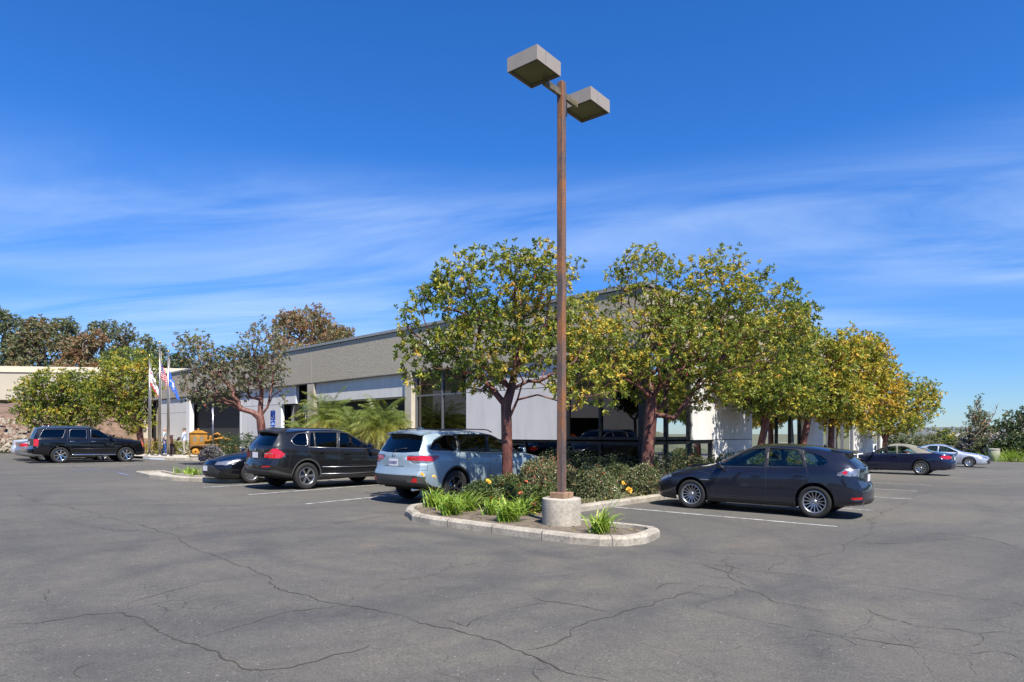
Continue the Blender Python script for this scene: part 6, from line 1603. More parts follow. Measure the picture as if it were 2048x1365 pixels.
# ------------------------------------------------------------ people
def skin_body(name, joints, edges, root, mats, regions):
    me = bpy.data.meshes.new(name); names = list(joints); me.from_pydata([joints[k][0] for k in names], [(names.index(a), names.index(b)) for a, b in edges], [])
    o = bpy.data.objects.new(name, me); COL.objects.link(o)
    md = o.modifiers.new('skin', 'SKIN'); md.use_smooth_shade = True
    sv = me.skin_vertices[0].data
    for i, k in enumerate(names): sv[i].radius = (joints[k][1], joints[k][1] if len(joints[k]) < 3 else joints[k][2])
    sv[names.index('pelvis')].use_root = True
    o.modifiers.new('sub', 'SUBSURF').levels = 2; o.modifiers['sub'].render_levels = 2
    bpy.context.view_layer.update(); dg = bpy.context.evaluated_depsgraph_get(); m2 = bpy.data.meshes.new_from_object(o.evaluated_get(dg)); bpy.data.objects.remove(o)
    m2.materials.clear(); ob = link(name, m2, mats, root, True)
    mi = [regions(p.center) for p in m2.polygons]; m2.polygons.foreach_set('material_index', mi); return ob
M['skin_tone'] = mat('skin_tone', (.50, .27, .19), .55)
def person(label, base, rz, shirt, trousers, shoe, hair, pose, bald=False):
    r = thing('person', label, 'person', base, rz, None)
    J = {'pelvis': ((0, 0, .94), .155, .115), 'waist': ((0, .01, 1.10), .150, .115), 'chest': ((0, .0, 1.30), .175, .12), 'neck0': ((0, -.01, 1.47), .085), 'neck': ((0, .01, 1.54), .056), 'head': ((0, .03, 1.64), .082, .095), 'top': ((0, .025, 1.72), .078, .09)}
    E = [('pelvis', 'waist'), ('waist', 'chest'), ('chest', 'neck0'), ('neck0', 'neck'), ('neck', 'head'), ('head', 'top')]
    for s, n in ((1, 'l'), (-1, 'r')):
        st = pose.get('stride', .0) * s
        J['hip' + n] = ((s * .09, 0, .88), .105); J['knee' + n] = ((s * .11, st * .45 + .02, .50), .066); J['ank' + n] = ((s * .12, st - .03, .09), .045); J['toe' + n] = ((s * .14, st + .13, .045), .04)
        E += [('pelvis', 'hip' + n), ('hip' + n, 'knee' + n), ('knee' + n, 'ank' + n), ('ank' + n, 'toe' + n)]
        hd = pose['hand' + n]; el = pose['elb' + n]
        J['sh' + n] = ((s * .19, 0, 1.41), .068); J['el' + n] = (el, .045); J['wr' + n] = (hd, .029)
        E += [('chest', 'sh' + n), ('sh' + n, 'el' + n), ('el' + n, 'wr' + n)]
        d = (Vector(hd) - Vector(el)).normalized()
        sd = d.cross(Vector((0, 0, 1))).normalized() if abs(d.z) < .95 else Vector((1, 0, 0))
        palm = Vector(hd) + d * .07; J['pm' + n] = (tuple(palm), .034, .02); E.append(('wr' + n, 'pm' + n))
        for k in range(4):
            o = (k - 1.5) * .019; ln = (.055, .065, .07, .06)[k]; a = palm + sd * o + d * .03; b_ = a + d * ln * .6; c_ = b_ + (d * .6 + Vector((0, .2, -.6))).normalized() * ln * .5
            J['f%s%da' % (n, k)] = (tuple(a), .010); J['f%s%db' % (n, k)] = (tuple(b_), .0085); J['f%s%dc' % (n, k)] = (tuple(c_), .007); E += [('pm' + n, 'f%s%da' % (n, k)), ('f%s%da' % (n, k), 'f%s%db' % (n, k)), ('f%s%db' % (n, k), 'f%s%dc' % (n, k))]
        t1 = palm + sd * -.035 * s + d * .0; t2 = t1 + (d + sd * -.6 * s).normalized() * .045; J['th' + n] = (tuple(t1), .011); J['ti' + n] = (tuple(t2), .009); E += [('pm' + n, 'th' + n), ('th' + n, 'ti' + n)]
    def reg(c):
        if c.z > 1.505: return 3
        for n in 'lr':
            if (Vector(c) - Vector(pose['hand' + n])).length < (.16 if not pose.get('short') else .3) and c.z < 1.42 and (abs(c.x) > .17 or c.y > .13): return 3
        if c.z > .97: return 0
        if c.z > .1: return 1
        return 2
    ob = skin_body('body', J, E, r, [shirt, trousers, shoe, M['skin_tone']], reg)
    fc = MB(); fc.ball((0, .125, 1.645), .016, 6, sq=(.8, 1.3, 1.4)); 
    for s in (1, -1): fc.ball((s * .088, .02, 1.64), .022, 6, sq=(.4, .7, 1.2))
    fc.build('face_features', M['skin_tone'], r)
    ey = MB()
    for s in (1, -1): ey.ball((s * .033, .108, 1.665), .011, 6)
    ey.bbox((0, .118, 1.60), (.045, .008, .008), .002); ey.build('eyes_and_mouth', M['dark_in'], r)
    h = MB()
    if not bald: h.ball((0, .008, 1.715), .104, 12, sq=(.93, 1.05, .72))
    else: h.ball((0, -.035, 1.66), .088, 12, sq=(1.05, .72, .75))
    h.build('hair', hair, r); return r
def build_people():
    blue_shirt = mat('shirt_pale_blue', (.45, .52, .72), .8, bmp=.3, bscale=20); khaki = mat('khaki_cloth', (.32, .28, .21), .85, bmp=.3, bscale=15); grey_shirt = mat('shirt_grey_green', (.36, .42, .44), .8); jeans = mat('jeans', (.02, .06, .22), .85)
    shoe_b = mat('brown_shoe', (.08, .04, .03), .5); shoe_w = mat('white_shoe', (.6, .6, .58), .5); hair_d = mat('dark_grey_hair', (.09, .08, .075), .8); hair_g = mat('grey_hair', (.3, .28, .26), .8)
    p = at(369, 42.0); g = G(p.x, p.y) + .15
    person('man in pale blue shirt and khaki trousers holding a dark folder beside the tractor', (p.x, p.y, g), R(95), blue_shirt, khaki, shoe_b, hair_d,
           dict(stride=.06, elbl=(.25, .02, 1.16), handl=(.10, .26, 1.12), elbr=(-.25, .04, 1.14), handr=(-.09, .27, 1.08)))
    q = Vector((p.x, p.y)) + Vector((-math.sin(R(95)), math.cos(R(95)))) * .36
    f = MB(); f.bbox((0, 0, 0), (.36, .05, .26), .012, M=Matrix.Rotation(R(30), 4, 'X')); o = f.build('folder', M['black_trim']); o.location = (q.x, q.y, g + 1.06); o.rotation_euler = (0, 0, R(95)); tag(o, 'dark folder held by the man in the pale blue shirt', 'folder')
    p = at(329, 41.6); g = G(p.x, p.y) + .15
    person('man in a grey green shirt and blue jeans standing behind the flagpoles', (p.x, p.y, g), R(-70), grey_shirt, jeans, shoe_w, hair_g,
           dict(stride=.12, short=True, elbl=(.26, -.02, 1.14), handl=(.20, .20, 1.02), elbr=(-.26, .0, 1.14), handr=(-.16, .25, 1.10)), bald=True)
    # reddish box on a dark stand between them
    p = at(342.5, 42.3); g = G(p.x, p.y) + .15
    r = thing('display_stand', 'narrow dark stand topped by a faded red box between the two men', 'stand', (p.x, p.y, g), R(20))
    mb = MB(); mb.bbox((0, 0, .36), (.34, .30, .72), .02); mb.build('pedestal', mat('dark_brown', (.05, .03, .028), .7), r)
    mb = MB(); mb.bbox((-.02, 0, .98), (.22, .2, .52), .02); mb.bbox((0, 0, 1.27), (.28, .25, .05), .01); mb.build('red_box', mat('faded_red', (.45, .17, .12), .7), r)
# ------------------------------------------------------------ trees and plants where they stand
def loc(x, y, up=.07): return (x, y, G(x, y) + up)
def rel(base, pts, Y=None): return [(p[0], p[1], p[2]) for p in pts]
def lob(base, px, py, rx_px, rz_px, dy=0, ry=None):
    """crown lobe from a photo ellipse at the tree's distance (dy metres nearer or farther)"""
    Y = base[1] + dy; x = (px - CX) / F * Y - base[0]; z = CH + (HY - py) / F * Y - base[2]; rx = rx_px / F * Y; rz = rz_px / F * Y
    return (x, dy, z, rx, ry if ry is not None else rx * .9, rz)
def lim(base, pts):
    out = []
    for px, py, dy in pts:
        Y = base[1] + dy; out.append(((px - CX) / F * Y - base[0], dy, CH + (HY - py) / F * Y - base[2]))
    return out
G1 = 'red barked strawberry trees in the beds round the building'
def build_trees():
    b = loc(-.1, 15.3)
    L = [lob(b, 985, 570, 130, 75), lob(b, 1075, 545, 95, 65, .3), lob(b, 890, 640, 100, 85, -.4), lob(b, 1110, 700, 95, 80, .3), lob(b, 855, 720, 72, 60, -.5), lob(b, 1000, 700, 110, 70, -.6), lob(b, 1180, 760, 85, 60, -.3), lob(b, 1160, 660, 70, 60, .4), lob(b, 1040, 640, 110, 80, .8), lob(b, 960, 760, 80, 30, .8), lob(b, 1215, 710, 45, 55, .2), lob(b, 820, 625, 30, 20, -.3), lob(b, 880, 565, 28, 22, -.2)]
    T = lim(b, [(1015, 985, 0), (1015, 960, 0), (1014, 900, 0), (1013, 850, 0), (1012, 812, 0)])
    l2 = lim(b, [(1022, 780, .1), (1030, 745, .2), (1038, 660, .3), (1042, 600, .3)]); l3 = lim(b, [(1035, 800, -.2), (1075, 790, -.5), (1110, 800, -.6), (1150, 815, -.6)]); l4 = lim(b, [(1000, 745, .2), (985, 715, .5), (960, 690, .7)]); l5 = lim(b, [(985, 755, -.4), (940, 745, -.7), (880, 735, -.9)])
    make_tree('strawberry_tree', 'strawberry tree with a smooth red trunk just behind the lamp post', b, L,
              [(T, -1), (l2, 4), (l3, 3), (l4, 5), (l5, 5)], 2000, per=9, L=.108, rtrunk=.135, group=G1, seed=3, tone=.50, tvar=.17, twigs=2, yellow=lambda p: np.clip(p[:, 0] * .035, -.05, .12), clump=.70, tmax=.86, berries=12)
    b = loc(3.95, 18.4)
    L = [lob(b, 1290, 580, 85, 90), lob(b, 1400, 600, 120, 80, .3), lob(b, 1500, 640, 105, 80, .2), lob(b, 1330, 690, 130, 85, -.7), lob(b, 1220, 700, 85, 85, -.3), lob(b, 1450, 720, 120, 75, -.4), lob(b, 1580, 690, 55, 75, .3), lob(b, 1370, 780, 120, 45, .8), lob(b, 1450, 520, 40, 42, 0), lob(b, 1290, 510, 35, 25, 0), lob(b, 1170, 650, 50, 70, .8), lob(b, 1540, 570, 60, 40, .4), lob(b, 1610, 640, 28, 45, .2), lob(b, 1235, 540, 22, 26, 0), lob(b, 1462, 492, 24, 22, 0), lob(b, 1340, 530, 30, 22, .2), lob(b, 1400, 680, 120, 90, 1.2)]
    T = lim(b, [(1292, 968, 0), (1293, 935, 0), (1298, 880, 0), (1302, 830, 0), (1303, 800, 0)])
    l2 = lim(b, [(1300, 770, .2), (1290, 720, .3), (1285, 660, .4)]); l3 = lim(b, [(1330, 832, -.2), (1348, 838, -.3), (1365, 815, -.3), (1385, 785, -.3), (1400, 760, -.2), (1440, 720, 0), (1480, 690, .2)]); l4 = lim(b, [(1330, 770, .3), (1370, 745, .5), (1430, 740, .7)]); l5 = lim(b, [(1280, 775, -.3), (1235, 750, -.6), (1200, 740, -.6)])
    make_tree('strawberry_tree', 'largest strawberry tree, leaning red trunk in front of the corner windows', b, L,
              [(T, -1), (l2, 4), (l3, 3), (l4, 5), (l5, 4)], 3500, per=9, L=.108, rtrunk=.175, group=G1, seed=8, tone=.53, tvar=.15, twigs=2, clump=.76, tmax=.84, berries=14)
    def small(px, Y, lobes, label, seed, n, tone, T, rt=.13, **k):
        p = at(px, Y); b = loc(p.x, p.y); L = [lob(b, *q) for q in lobes]; limbs = [(lim(b, T), -1)]
        return make_tree('strawberry_tree', label, b, L, limbs, n, rtrunk=rt, group=G1, seed=seed, tone=tone, **k)
    small(1527, 23.8, [(1535, 700, 100, 100), (1600, 640, 40, 50), (1470, 740, 60, 80), (1560, 780, 95, 60), (1530, 780, 80, 60, -.8)], 'strawberry tree behind the dark hatchback, second along the right wall', 21, 2000, .46, [(1518, 935, 0), (1522, 890, 0), (1532, 845, 0), (1538, 800, 0)], .13, per=7, L=.13, Wd=.4, twigs=2, rtip=.005)
    small(1608, 26.8, [(1640, 730, 75, 65), (1690, 700, 45, 45), (1600, 790, 80, 50), (1680, 790, 60, 50)], 'strawberry tree with a thin leaning trunk, third along the right wall', 22, 1500, .60, [(1600, 930, 0), (1606, 890, 0), (1616, 840, 0), (1628, 800, 0)], .13, per=7, L=.135, Wd=.42, twigs=2, rtip=.005)
    small(1660, 29, [(1720, 735, 65, 60), (1735, 700, 45, 38), (1700, 800, 75, 55), (1770, 790, 40, 60), (1782, 740, 22, 35), (1660, 820, 50, 30)], 'yellowing strawberry tree, fourth along the right wall', 23, 1700, .70, [(1661, 925, 0), (1662, 890, 0), (1663, 850, 0), (1680, 810, 0)], .13, per=7, L=.14, Wd=.42, twigs=2, rtip=.005)
    small(1770, 35.4, [(1800, 800, 50, 55), (1845, 805, 34, 50), (1790, 845, 60, 25), (1750, 850, 40, 25), (1865, 800, 18, 28)], 'last strawberry tree along the right wall above the navy convertible', 24, 1300, .58, [(1769, 920, 0), (1770, 885, 0), (1775, 850, 0), (1785, 820, 0)], .13, per=6, L=.13, Wd=.42, twigs=2, rtip=.005)
    # left side
    p = at(524, 30.3); b = loc(p.x, p.y)
    L = [lob(b, 530, 690, 52, 55), lob(b, 455, 740, 70, 50), lob(b, 400, 720, 48, 48), lob(b, 385, 690, 35, 25), lob(b, 545, 745, 38, 45), lob(b, 440, 790, 60, 30, .3), lob(b, 500, 740, 60, 60, .9), lob(b, 375, 775, 25, 35), lob(b, 560, 790, 20, 15)]
    T = lim(b, [(526, 925, 0), (525, 880, 0), (522, 850, 0), (520, 835, 0)]); l2 = lim(b, [(505, 825, 0), (480, 818, -.2), (450, 806, -.3), (430, 800, -.3)]); l3 = lim(b, [(535, 815, .1), (545, 770, .2), (548, 730, .3)]); l4 = lim(b, [(522, 800, .3), (525, 760, .4), (520, 720, .4)])
    make_tree('strawberry_tree', 'half bare strawberry tree with reddish fruit clusters beside the blue sign', b, L, [(T, -1), (l2, 3), (l3, 3), (l4, 3)], 1700, per=6, L=.13, Wd=.42, rtrunk=.19, group=G1, seed=31, tone=.42, tvar=.22, twigs=2, leaf='leaf_sparse', bare=.42, rtip=.004, berries=45)
    def left(px, Y, lobes, label, seed, n, tone, T):
        p = at(px, Y); b = loc(p.x, p.y); make_tree('strawberry_tree', label, b, [lob(b, *q) for q in lobes], [(lim(b, T), -1)], n, per=6, L=.15, Wd=.45, rtrunk=.2, group=G1, seed=seed, tone=tone, tvar=.15, twigs=3, rtip=.007)
    left(282, 43.5, [(245, 770, 62, 48), (290, 765, 30, 55), (215, 800, 45, 50), (270, 830, 42, 38), (235, 735, 30, 22)], 'rounded strawberry tree behind the flagpoles', 41, 1300, .52, [(283, 915, 0), (281, 880, 0), (277, 850, 0), (262, 820, 0)])
    left(142, 44.5, [(110, 775, 55, 38), (65, 790, 42, 38), (150, 780, 45, 45), (95, 830, 65, 32), (150, 840, 50, 35), (185, 790, 30, 50)], 'wide strawberry tree above the big black car', 42, 1400, .48, [(141, 915, 0), (140, 890, 0), (135, 860, 0), (128, 830, 0)])
M['leaf_sparse'] = leafmat('leaf_sparse', [(0, (.06, .08, .04)), (.35, (.14, .16, .08)), (.6, (.24, .23, .10)), (.8, (.24, .15, .12)), (1, (.33, .24, .21))], .25)
def build_far_trees():
    def gum(px, Y, lobes, label, seed, n=500, tone=.45, leaf='leaf_gum', L=.5, T=None, bark='bark_brown', rt=.35, base_z=None, per=5, name='gum_tree', g='gum trees behind the buildings', bare=.0, tv=.2, **k):
        p = at(px, Y); bz = G(p.x, p.y) if base_z is None else base_z; b = (p.x, p.y, bz)
        Ls = [lob(b, *q) for q in lobes]; mz = min(q[2] - q[5] for q in Ls); top = sum(q[2] for q in Ls) / len(Ls); ax = sum(q[0] for q in Ls) / len(Ls)
        T = [(0, 0, 0), (ax * .15, 0, max(.5, mz * .5)), (ax * .5, 0, max(1, mz)), (ax * .9, 0, max(1.4, mz + (top - mz) * .5))]
        return make_tree(name, label, b, Ls, [(T, -1)], n, per=per, L=L, Wd=.4, rtrunk=rt, group=g, seed=seed, tone=tone, tvar=tv, twigs=2, leaf=leaf, bark=bark, rtip=.03, minr=.035, updir=.1, bare=bare, **k)
    gum(640, 72, [(620, 645, 50, 35), (590, 655, 35, 30), (640, 670, 40, 30), (575, 640, 30, 20), (560, 670, 30, 30), (600, 700, 60, 25)], 'tall reddish gum tree rising over the roof of the office building', 51, 750, .72, L=.34)
    gum(690, 78, [(690, 670, 20, 16), (665, 670, 28, 22), (650, 685, 30, 15)], 'lower reddish gum tree just right of the tall one behind the roof', 52, 350, .62, L=.34)
    gum(30, 88, [(10, 660, 30, 45), (0, 640, 18, 28), (25, 700, 35, 30), (15, 735, 40, 22)], 'bluish grey gum tree at the far left edge', 53, 400, .35, L=.45, leaf='leaf_olive')
    gum(85, 86, [(80, 665, 42, 30), (70, 655, 30, 22), (100, 690, 45, 32), (50, 700, 35, 28), (80, 732, 60, 20)], 'broad brown and green gum tree second from the left', 54, 600, .5, L=.45)
    gum(130, 92, [(128, 650, 28, 14), (140, 670, 22, 16)], 'thin topped gum tree between two broader ones', 55, 220, .3, L=.4, leaf='leaf_olive', bare=.3)
    gum(165, 84, [(165, 695, 30, 30), (190, 680, 25, 22), (150, 710, 28, 22), (165, 735, 50, 18)], 'reddish gum tree behind the cream building', 56, 480, .78, L=.42)
    gum(212, 90, [(210, 660, 34, 18), (195, 655, 20, 14), (225, 690, 30, 28), (215, 725, 45, 22)], 'grey airy gum tree with a flat top', 57, 380, .3, L=.42, leaf='leaf_olive', bare=.35)
    gum(255, 88, [(252, 665, 24, 22), (240, 690, 28, 22), (268, 680, 20, 16)], 'half bare gum tree with upright branches', 58, 260, .25, L=.32, leaf='leaf_olive', bare=.6)
    gum(290, 86, [(290, 685, 20, 15), (310, 705, 24, 18), (300, 710, 30, 20), (310, 735, 40, 25)], 'small crowned gum tree nearest the flagpoles', 59, 320, .4, L=.4, leaf='leaf_olive')
    gum(265, 70, [(262, 715, 45, 22), (230, 725, 30, 18), (300, 725, 25, 20)], 'green leafy tree over the right end of the cream building', 60, 450, .35, L=.3, leaf='leaf_arbutus')
    gum(345, 78, [(345, 745, 25, 25), (330, 760, 25, 20), (385, 735, 30, 18), (360, 720, 25, 16)], 'dark tree just right of the flagpoles behind the roof', 61, 300, .3, L=.35, leaf='leaf_dark')
    # far right
    gg = 'trees and scrub beyond the right end of the lot'
    gum(1954, 60, [(1957, 810, 9, 20), (1950, 825, 16, 18), (1960, 840, 20, 18), (1972, 832, 12, 12), (1950, 858, 26, 18), (1968, 868, 22, 18), (1942, 878, 18, 14)], 'slim blue green young gum tree standing alone on the right', 71, 420, .35, L=.16, leaf='leaf_olive', rt=.12, name='young_gum_tree', g=gg, per=6, bark='bark_tan')
    gum(2030, 62, [(2030, 840, 26, 22), (2048, 835, 16, 24), (2010, 865, 28, 28), (2040, 880, 36, 32), (1998, 850, 14, 14)], 'dense dark tree at the right edge of the lot', 72, 700, .45, L=.18, leaf='leaf_dark', rt=.16, name='dark_tree', g=gg, per=6)
    gum(2100, 60, [(2100, 850, 40, 40), (2080, 880, 40, 30)], 'dark leafy tree just past the right edge', 73, 300, .45, L=.2, leaf='leaf_dark', rt=.16, name='dark_tree', g=gg, per=6)
    specs = [(1790, 56, 26, 22, 'leaf_olive', .3, .5), (1815, 62, 22, 24, 'leaf_olive', .35, .45), (1850, 60, 26, 22, 'leaf_olive', .6, .3), (1880, 66, 28, 34, 'leaf_arbutus', .38, .1), (1904, 72, 30, 36, 'leaf_arbutus', .40, .1), (1926, 64, 22, 20, 'leaf_olive', .4, .5), (1942, 60, 18, 18, 'leaf_silver', .2, .6), (1975, 58, 20, 17, 'leaf_olive', .3, .4), (1998, 57, 20, 20, 'leaf_silver', .3, .6), (2015, 56, 22, 18, 'leaf_dark', .4, .2), (2062, 55, 30, 26, 'leaf_dark', .5, .2)]
    labs = ['grey green scrubby bush just past the end of the building', 'twiggy olive bush right of the last tree by the building', 'pale olive bush behind the navy convertible roof', 'rounded green bush behind the silver coupe', 'tall mound of green brush against the skyline', 'twiggy bush left of the slim young gum tree', 'grey leafless looking bush under the slim young gum tree', 'low olive bush right of the slim young gum trunk', 'silvery twig bush above the litter bin', 'dark low bush right of the litter bin', 'dark bush at the right edge behind the grass clump']
    for i, (px, Y, rx, rz, lf, tn, bare) in enumerate(specs):
        gum(px, Y, [(px, 889, rx * 1.1, rz), (px + rx * .6, 897, rx * .9, rz * .75), (px - rx * .6, 899, rx * .9, rz * .7)], labs[i], 80 + i, 460, tn, L=.21, leaf=lf, rt=.08, name='bush', g=gg, bare=bare, per=6, cat='bush')
    p = at(2025, 54.5); r = make_lily('bright green clump of tall grass at the right edge of the lot', (p.x, p.y, G(p.x, p.y)), 420, 1.3, 77, spreadr=2.2, group=None); r.name = 'grass_clump'; r['category'] = 'grass clump'
    # bare leaning sapling
    p = at(1935, 59); mb = MB(); z0 = G(p.x, p.y)
    q = [Vector((p.x + .9, p.y, z0)), Vector(((1950 - CX) / F * 59, 59, zat(872, 59))), Vector(((1975 - CX) / F * 59, 59, zat(850, 59))), Vector(((1991 - CX) / F * 59, 59, zat(825, 59))), Vector(((1993 - CX) / F * 59, 59, zat(815, 59)))]
    mb.tube(q, [.06, .05, .04, .025, .01], 6); pr = random.Random(3)
    for i in range(14):
        a = q[3].lerp(q[4], pr.random()) if i > 5 else q[2].lerp(q[3], pr.random()); mb.tube([a, a + Vector((pr.random() - .5, pr.random() - .5, .3 + pr.random() * .5)) * .8], [.012, .004], 4)
    tag(mb.build('bare_sapling', M['bark_brown']), 'bare leaning sapling rising above the bushes on the right', 'sapling')
    # trees mirrored in the glass, standing on the sides of the lot outside the view
    src = None
    for i, (x, y, s, lab) in enumerate(((-36, 12, 1.0, 'street tree in front of the grey building across the lot, nearest its entrance'), (-38, 26, 1.15, 'street tree at the right end of the grey building across the lot'), (-37, 1, 1.1, 'street tree at the left end of the grey building across the lot'),
            (50, 16, 1.3, 'tree on the right side of the lot out of view, nearest the viewer'), (56, 31, 1.3, 'second tree along the right side of the lot out of view'), (55, 37, 1.3, 'tree nearest the mirrored corner on the right side out of view'), (60, 33, 1.35, 'third tree along the right side of the lot out of view'), (58, 6, 1.5, 'tree far along the right side of the lot out of view'), (63, 20, 1.5, 'bushy tree on the rise at the right side out of view'), (66, 28, 1.4, 'second bushy tree on the rise at the right side out of view'), (64, 41, 1.5, 'third bushy tree on the rise at the right side out of view'), (58, 44, 1.6, 'tree by the right hand kerb out of view, nearest the far end'), (62, 52, 1.7, 'tree by the right hand kerb out of view, second from the far end'), (67, 60, 1.9, 'tree by the right hand kerb out of view, farthest away'), (70, 12, 1.7, 'tall tree on the rise at the right side out of view'), (72, 34, 1.8, 'tallest tree on the rise at the right side out of view'), (30, -24, 1.4, 'tree standing behind the viewer to the right'), (-8, -30, 1.4, 'tree standing behind the viewer'))):
        if src is None:
            src = make_tree('street_tree', lab, (x, y, G(x, y)), [(0, 0, 4.6, 2.2, 2.2, 1.7), (.8, .5, 5.4, 1.5, 1.5, 1.1), (-1, -.4, 4.0, 1.6, 1.5, 1.2)], [([(0, 0, 0), (.05, 0, 1.2), (0, .05, 2.4)], -1)], 500, per=6, L=.24, Wd=.5, rtrunk=.14, group='street trees across the lot', seed=90, tone=.35, twigs=3, rtip=.012, leaf='leaf_arbutus', bark='bark_brown')
        else:
            c = copy_tree(src); c.location = (x, y, G(x, y)); c.scale = (s, s, s); c.rotation_euler = (0, 0, i * 1.3); c['label'] = lab
def build_beds_plants():
    gs = 'rounded shrubs in the beds round the corner'
    def sh(px, py_base, Y, size, lab, **k):
        p = at(px, Y); k['n'] = int(k['n'] * 1.9); k['tone'] = k.get('tone', .5) + .12; k.setdefault('L', .042); k.setdefault('rough', .12); size = (size[0] * 1.05, size[1] * 1.05, size[2] * 1.36)
        return make_shrub(k.pop('name', 'hawthorn_shrub'), lab, loc(p.x, p.y, .06), size, group=k.pop('group', gs), **k)
    sh(1180, 0, 15.9, (.74, .62, .62), 'large round hawthorn shrub right of the lamp post with a few pink flowers', n=1100, seed=11, flowers=10, fm='flower_pink', fr=.025)
    sh(1287, 0, 17.3, (.60, .5, .64), 'small round hawthorn shrub at the base of the leaning tree near the hatchback', n=900, seed=12, flowers=2, fm='flower_pink', fr=.025)
    sh(1105, 0, 16.5, (.75, .6, .78), 'wide hawthorn shrub behind the lamp post with reddish new leaves', n=1300, seed=13, tone=.62, flowers=8, fm='flower_pink', fr=.03)
    sh(1075, 0, 14.9, (.6, .6, .80), 'hawthorn shrub under the red trunk against the pale blue car', n=1000, seed=14, tone=.55, flowers=4, fm='flower_pink', fr=.025)
    sh(1232, 0, 18.2, (.6, .5, .6), 'shady shrub between the lamp post and the corner windows', n=1100, seed=15, tone=.35)
    sh(1340, 0, 19.0, (1.0, .6, .85), 'leafy shrub below the corner windows right of the leaning tree', n=1200, seed=16, tone=.5)
    sh(1390, 0, 18.9, (.8, .5, .75), 'leafy shrub by the hood of the dark hatchback', n=900, seed=17, tone=.55)
    sh(1210, 0, 19.6, (1.4, .6, .8), 'dark hedge shrub against the corner windows', n=1300, seed=18, tone=.25)
    sh(1130, 0, 19.9, (1.3, .6, .85), 'dark shrub in front of the left corner window', n=1200, seed=19, tone=.3)
    sh(1470, 0, 21.2, (1.3, .6, .85), 'pale leafed shrub seen through the hatchback windows at the white wall', n=1200, seed=20, tone=.65, leaf='leaf_dark', L=.05)
    sh(1560, 0, 23.5, (1.4, .6, .9), 'second pale leafed shrub along the white wall', n=1200, seed=21, tone=.65, leaf='leaf_dark', L=.05)
    # roses
    gr = 'rose bushes with coral flowers beside the lamp post'
    sh(1040, 0, 13.5, (.62, .5, .42), 'rose bush with coral flowers left of the lamp post footing', name='rose_bush', group=gr, n=800, seed=22, tone=.5, flowers=45, fm='flower_coral', fr=.042, leaf='leaf_rose')
    sh(965, 0, 13.9, (.55, .5, .46), 'darker rose bush at the rear wheel of the pale blue car', name='rose_bush', group=gr, n=700, seed=23, tone=.35, flowers=16, fm='flower_coral', fr=.042, leaf='leaf_rose')
    sh(1085, 0, 13.2, (.45, .42, .44), 'rose bush with coral flowers directly behind the footing', name='rose_bush', group=gr, n=600, seed=24, tone=.5, flowers=26, fm='flower_coral', fr=.042, leaf='leaf_rose')
    sh(1015, 0, 14.7, (.6, .5, .5), 'rose bush round the foot of the red trunk', name='rose_bush', group=gr, n=700, seed=25, tone=.45, flowers=16, fm='flower_coral', fr=.042, leaf='leaf_rose')
    # low ground cover along the right kerb
    rs = np.random.RandomState(9); O = []
    for i in range(2600):
        t = rs.rand() * 9; o = rs.rand() ** 1.5 * 1.1; p = Vector((1.50, 14.0)) + Vector((.632, .775)) * t + Vector((-.775, .632)) * (.25 + o); O.append((p.x, p.y, G(p.x, p.y) + .09 + rs.rand() * .10))
    O = np.array(O); d = rs.normal(size=O.shape); d[:, 2] = abs(d[:, 2]) + .3
    a = rosette_leaves(rs, O, d, 4, .035, .5, .6 + .3 * rs.rand(len(O))); me = leaves_mesh('ground_cover', *a); tag(link('ground_cover', me, M['leaf_haw']), 'low reddish green ground cover along the kerb behind the lamp post', 'ground cover', kind='stuff')
    # fallen leaves
    n = 420; O = np.zeros((n, 3)); 
    for i in range(n):
        if i < 260: t = rs.rand() * 10; p = Vector((1.2, 13.6)) + Vector((.632, .775)) * t + Vector((-.775, .632)) * (rs.normal() * .5)
        else: p = Vector((-2 + rs.rand() * 5, 10.4 + rs.rand() * 4))
        if not inpoly(p.x, p.y, BED): p = Vector((0 + rs.rand() * .5, 12.4 + rs.rand()))
        O[i] = (p.x, p.y, G(p.x, p.y) + (.085 if i >= 260 else .15 if rs.rand() < .2 else .085))
    ax = rs.normal(size=(n, 3)); ax[:, 2] = .12
    me = leaves_mesh('fallen_leaves', O, ax, np.full(n, .06), np.full(n, .022), .35 + .4 * rs.rand(n), 0, .1); tag(link('fallen_leaves', me, M['leaf_arbutus']), 'dry fallen leaves scattered over the planting soil', 'fallen leaves', kind='stuff')
    # daylilies
    for px, py, n, h, st, lab, ln in ((905, 1030, 110, .50, 1, 'daylily clump at the left end of the island', 2.4), (868, 1014, 90, .48, 1, 'daylily clump nearest the rear wheel of the pale blue car', 2.0), (935, 1022, 90, .50, 0, 'daylily clump just right of the island end', 1.2), (1018, 1043, 110, .50, 1, 'daylily clump midway between the island end and the lamp footing', 2.6), (1046, 1030, 80, .48, 0, 'daylily clump close to the lamp footing on its left', 1.4), (888, 1020, 70, .46, 0, 'daylily clump behind the left end of the island beside the tyre', 1.0), (985, 1030, 60, .42, 0, 'small daylily clump between the two island groups', 1.0), (1066, 1022, 60, .44, 0, 'daylily clump touching the left side of the lamp footing', 1.0), (1204, 1066, 90, .46, 3, 'lone daylily clump right of the lamp footing with orange flowers', .15)):
        p = U(px, py, .08); make_lily(lab, (p.x, p.y, p.z), n, h, px, st, lean=ln)
    for px, Y, n, lab in ((357, 23.2, 30, 'small daylily clump on the little island'), (381, 22.8, 60, 'larger daylily clump on the little island at the nose of the black saloon'), (392, 22.4, 50, 'daylily clump touching the black saloon on the little island')):
        p = at(px, Y); make_lily(lab, (p.x, p.y, G(p.x, p.y) + .07), n, .42, px, 0)
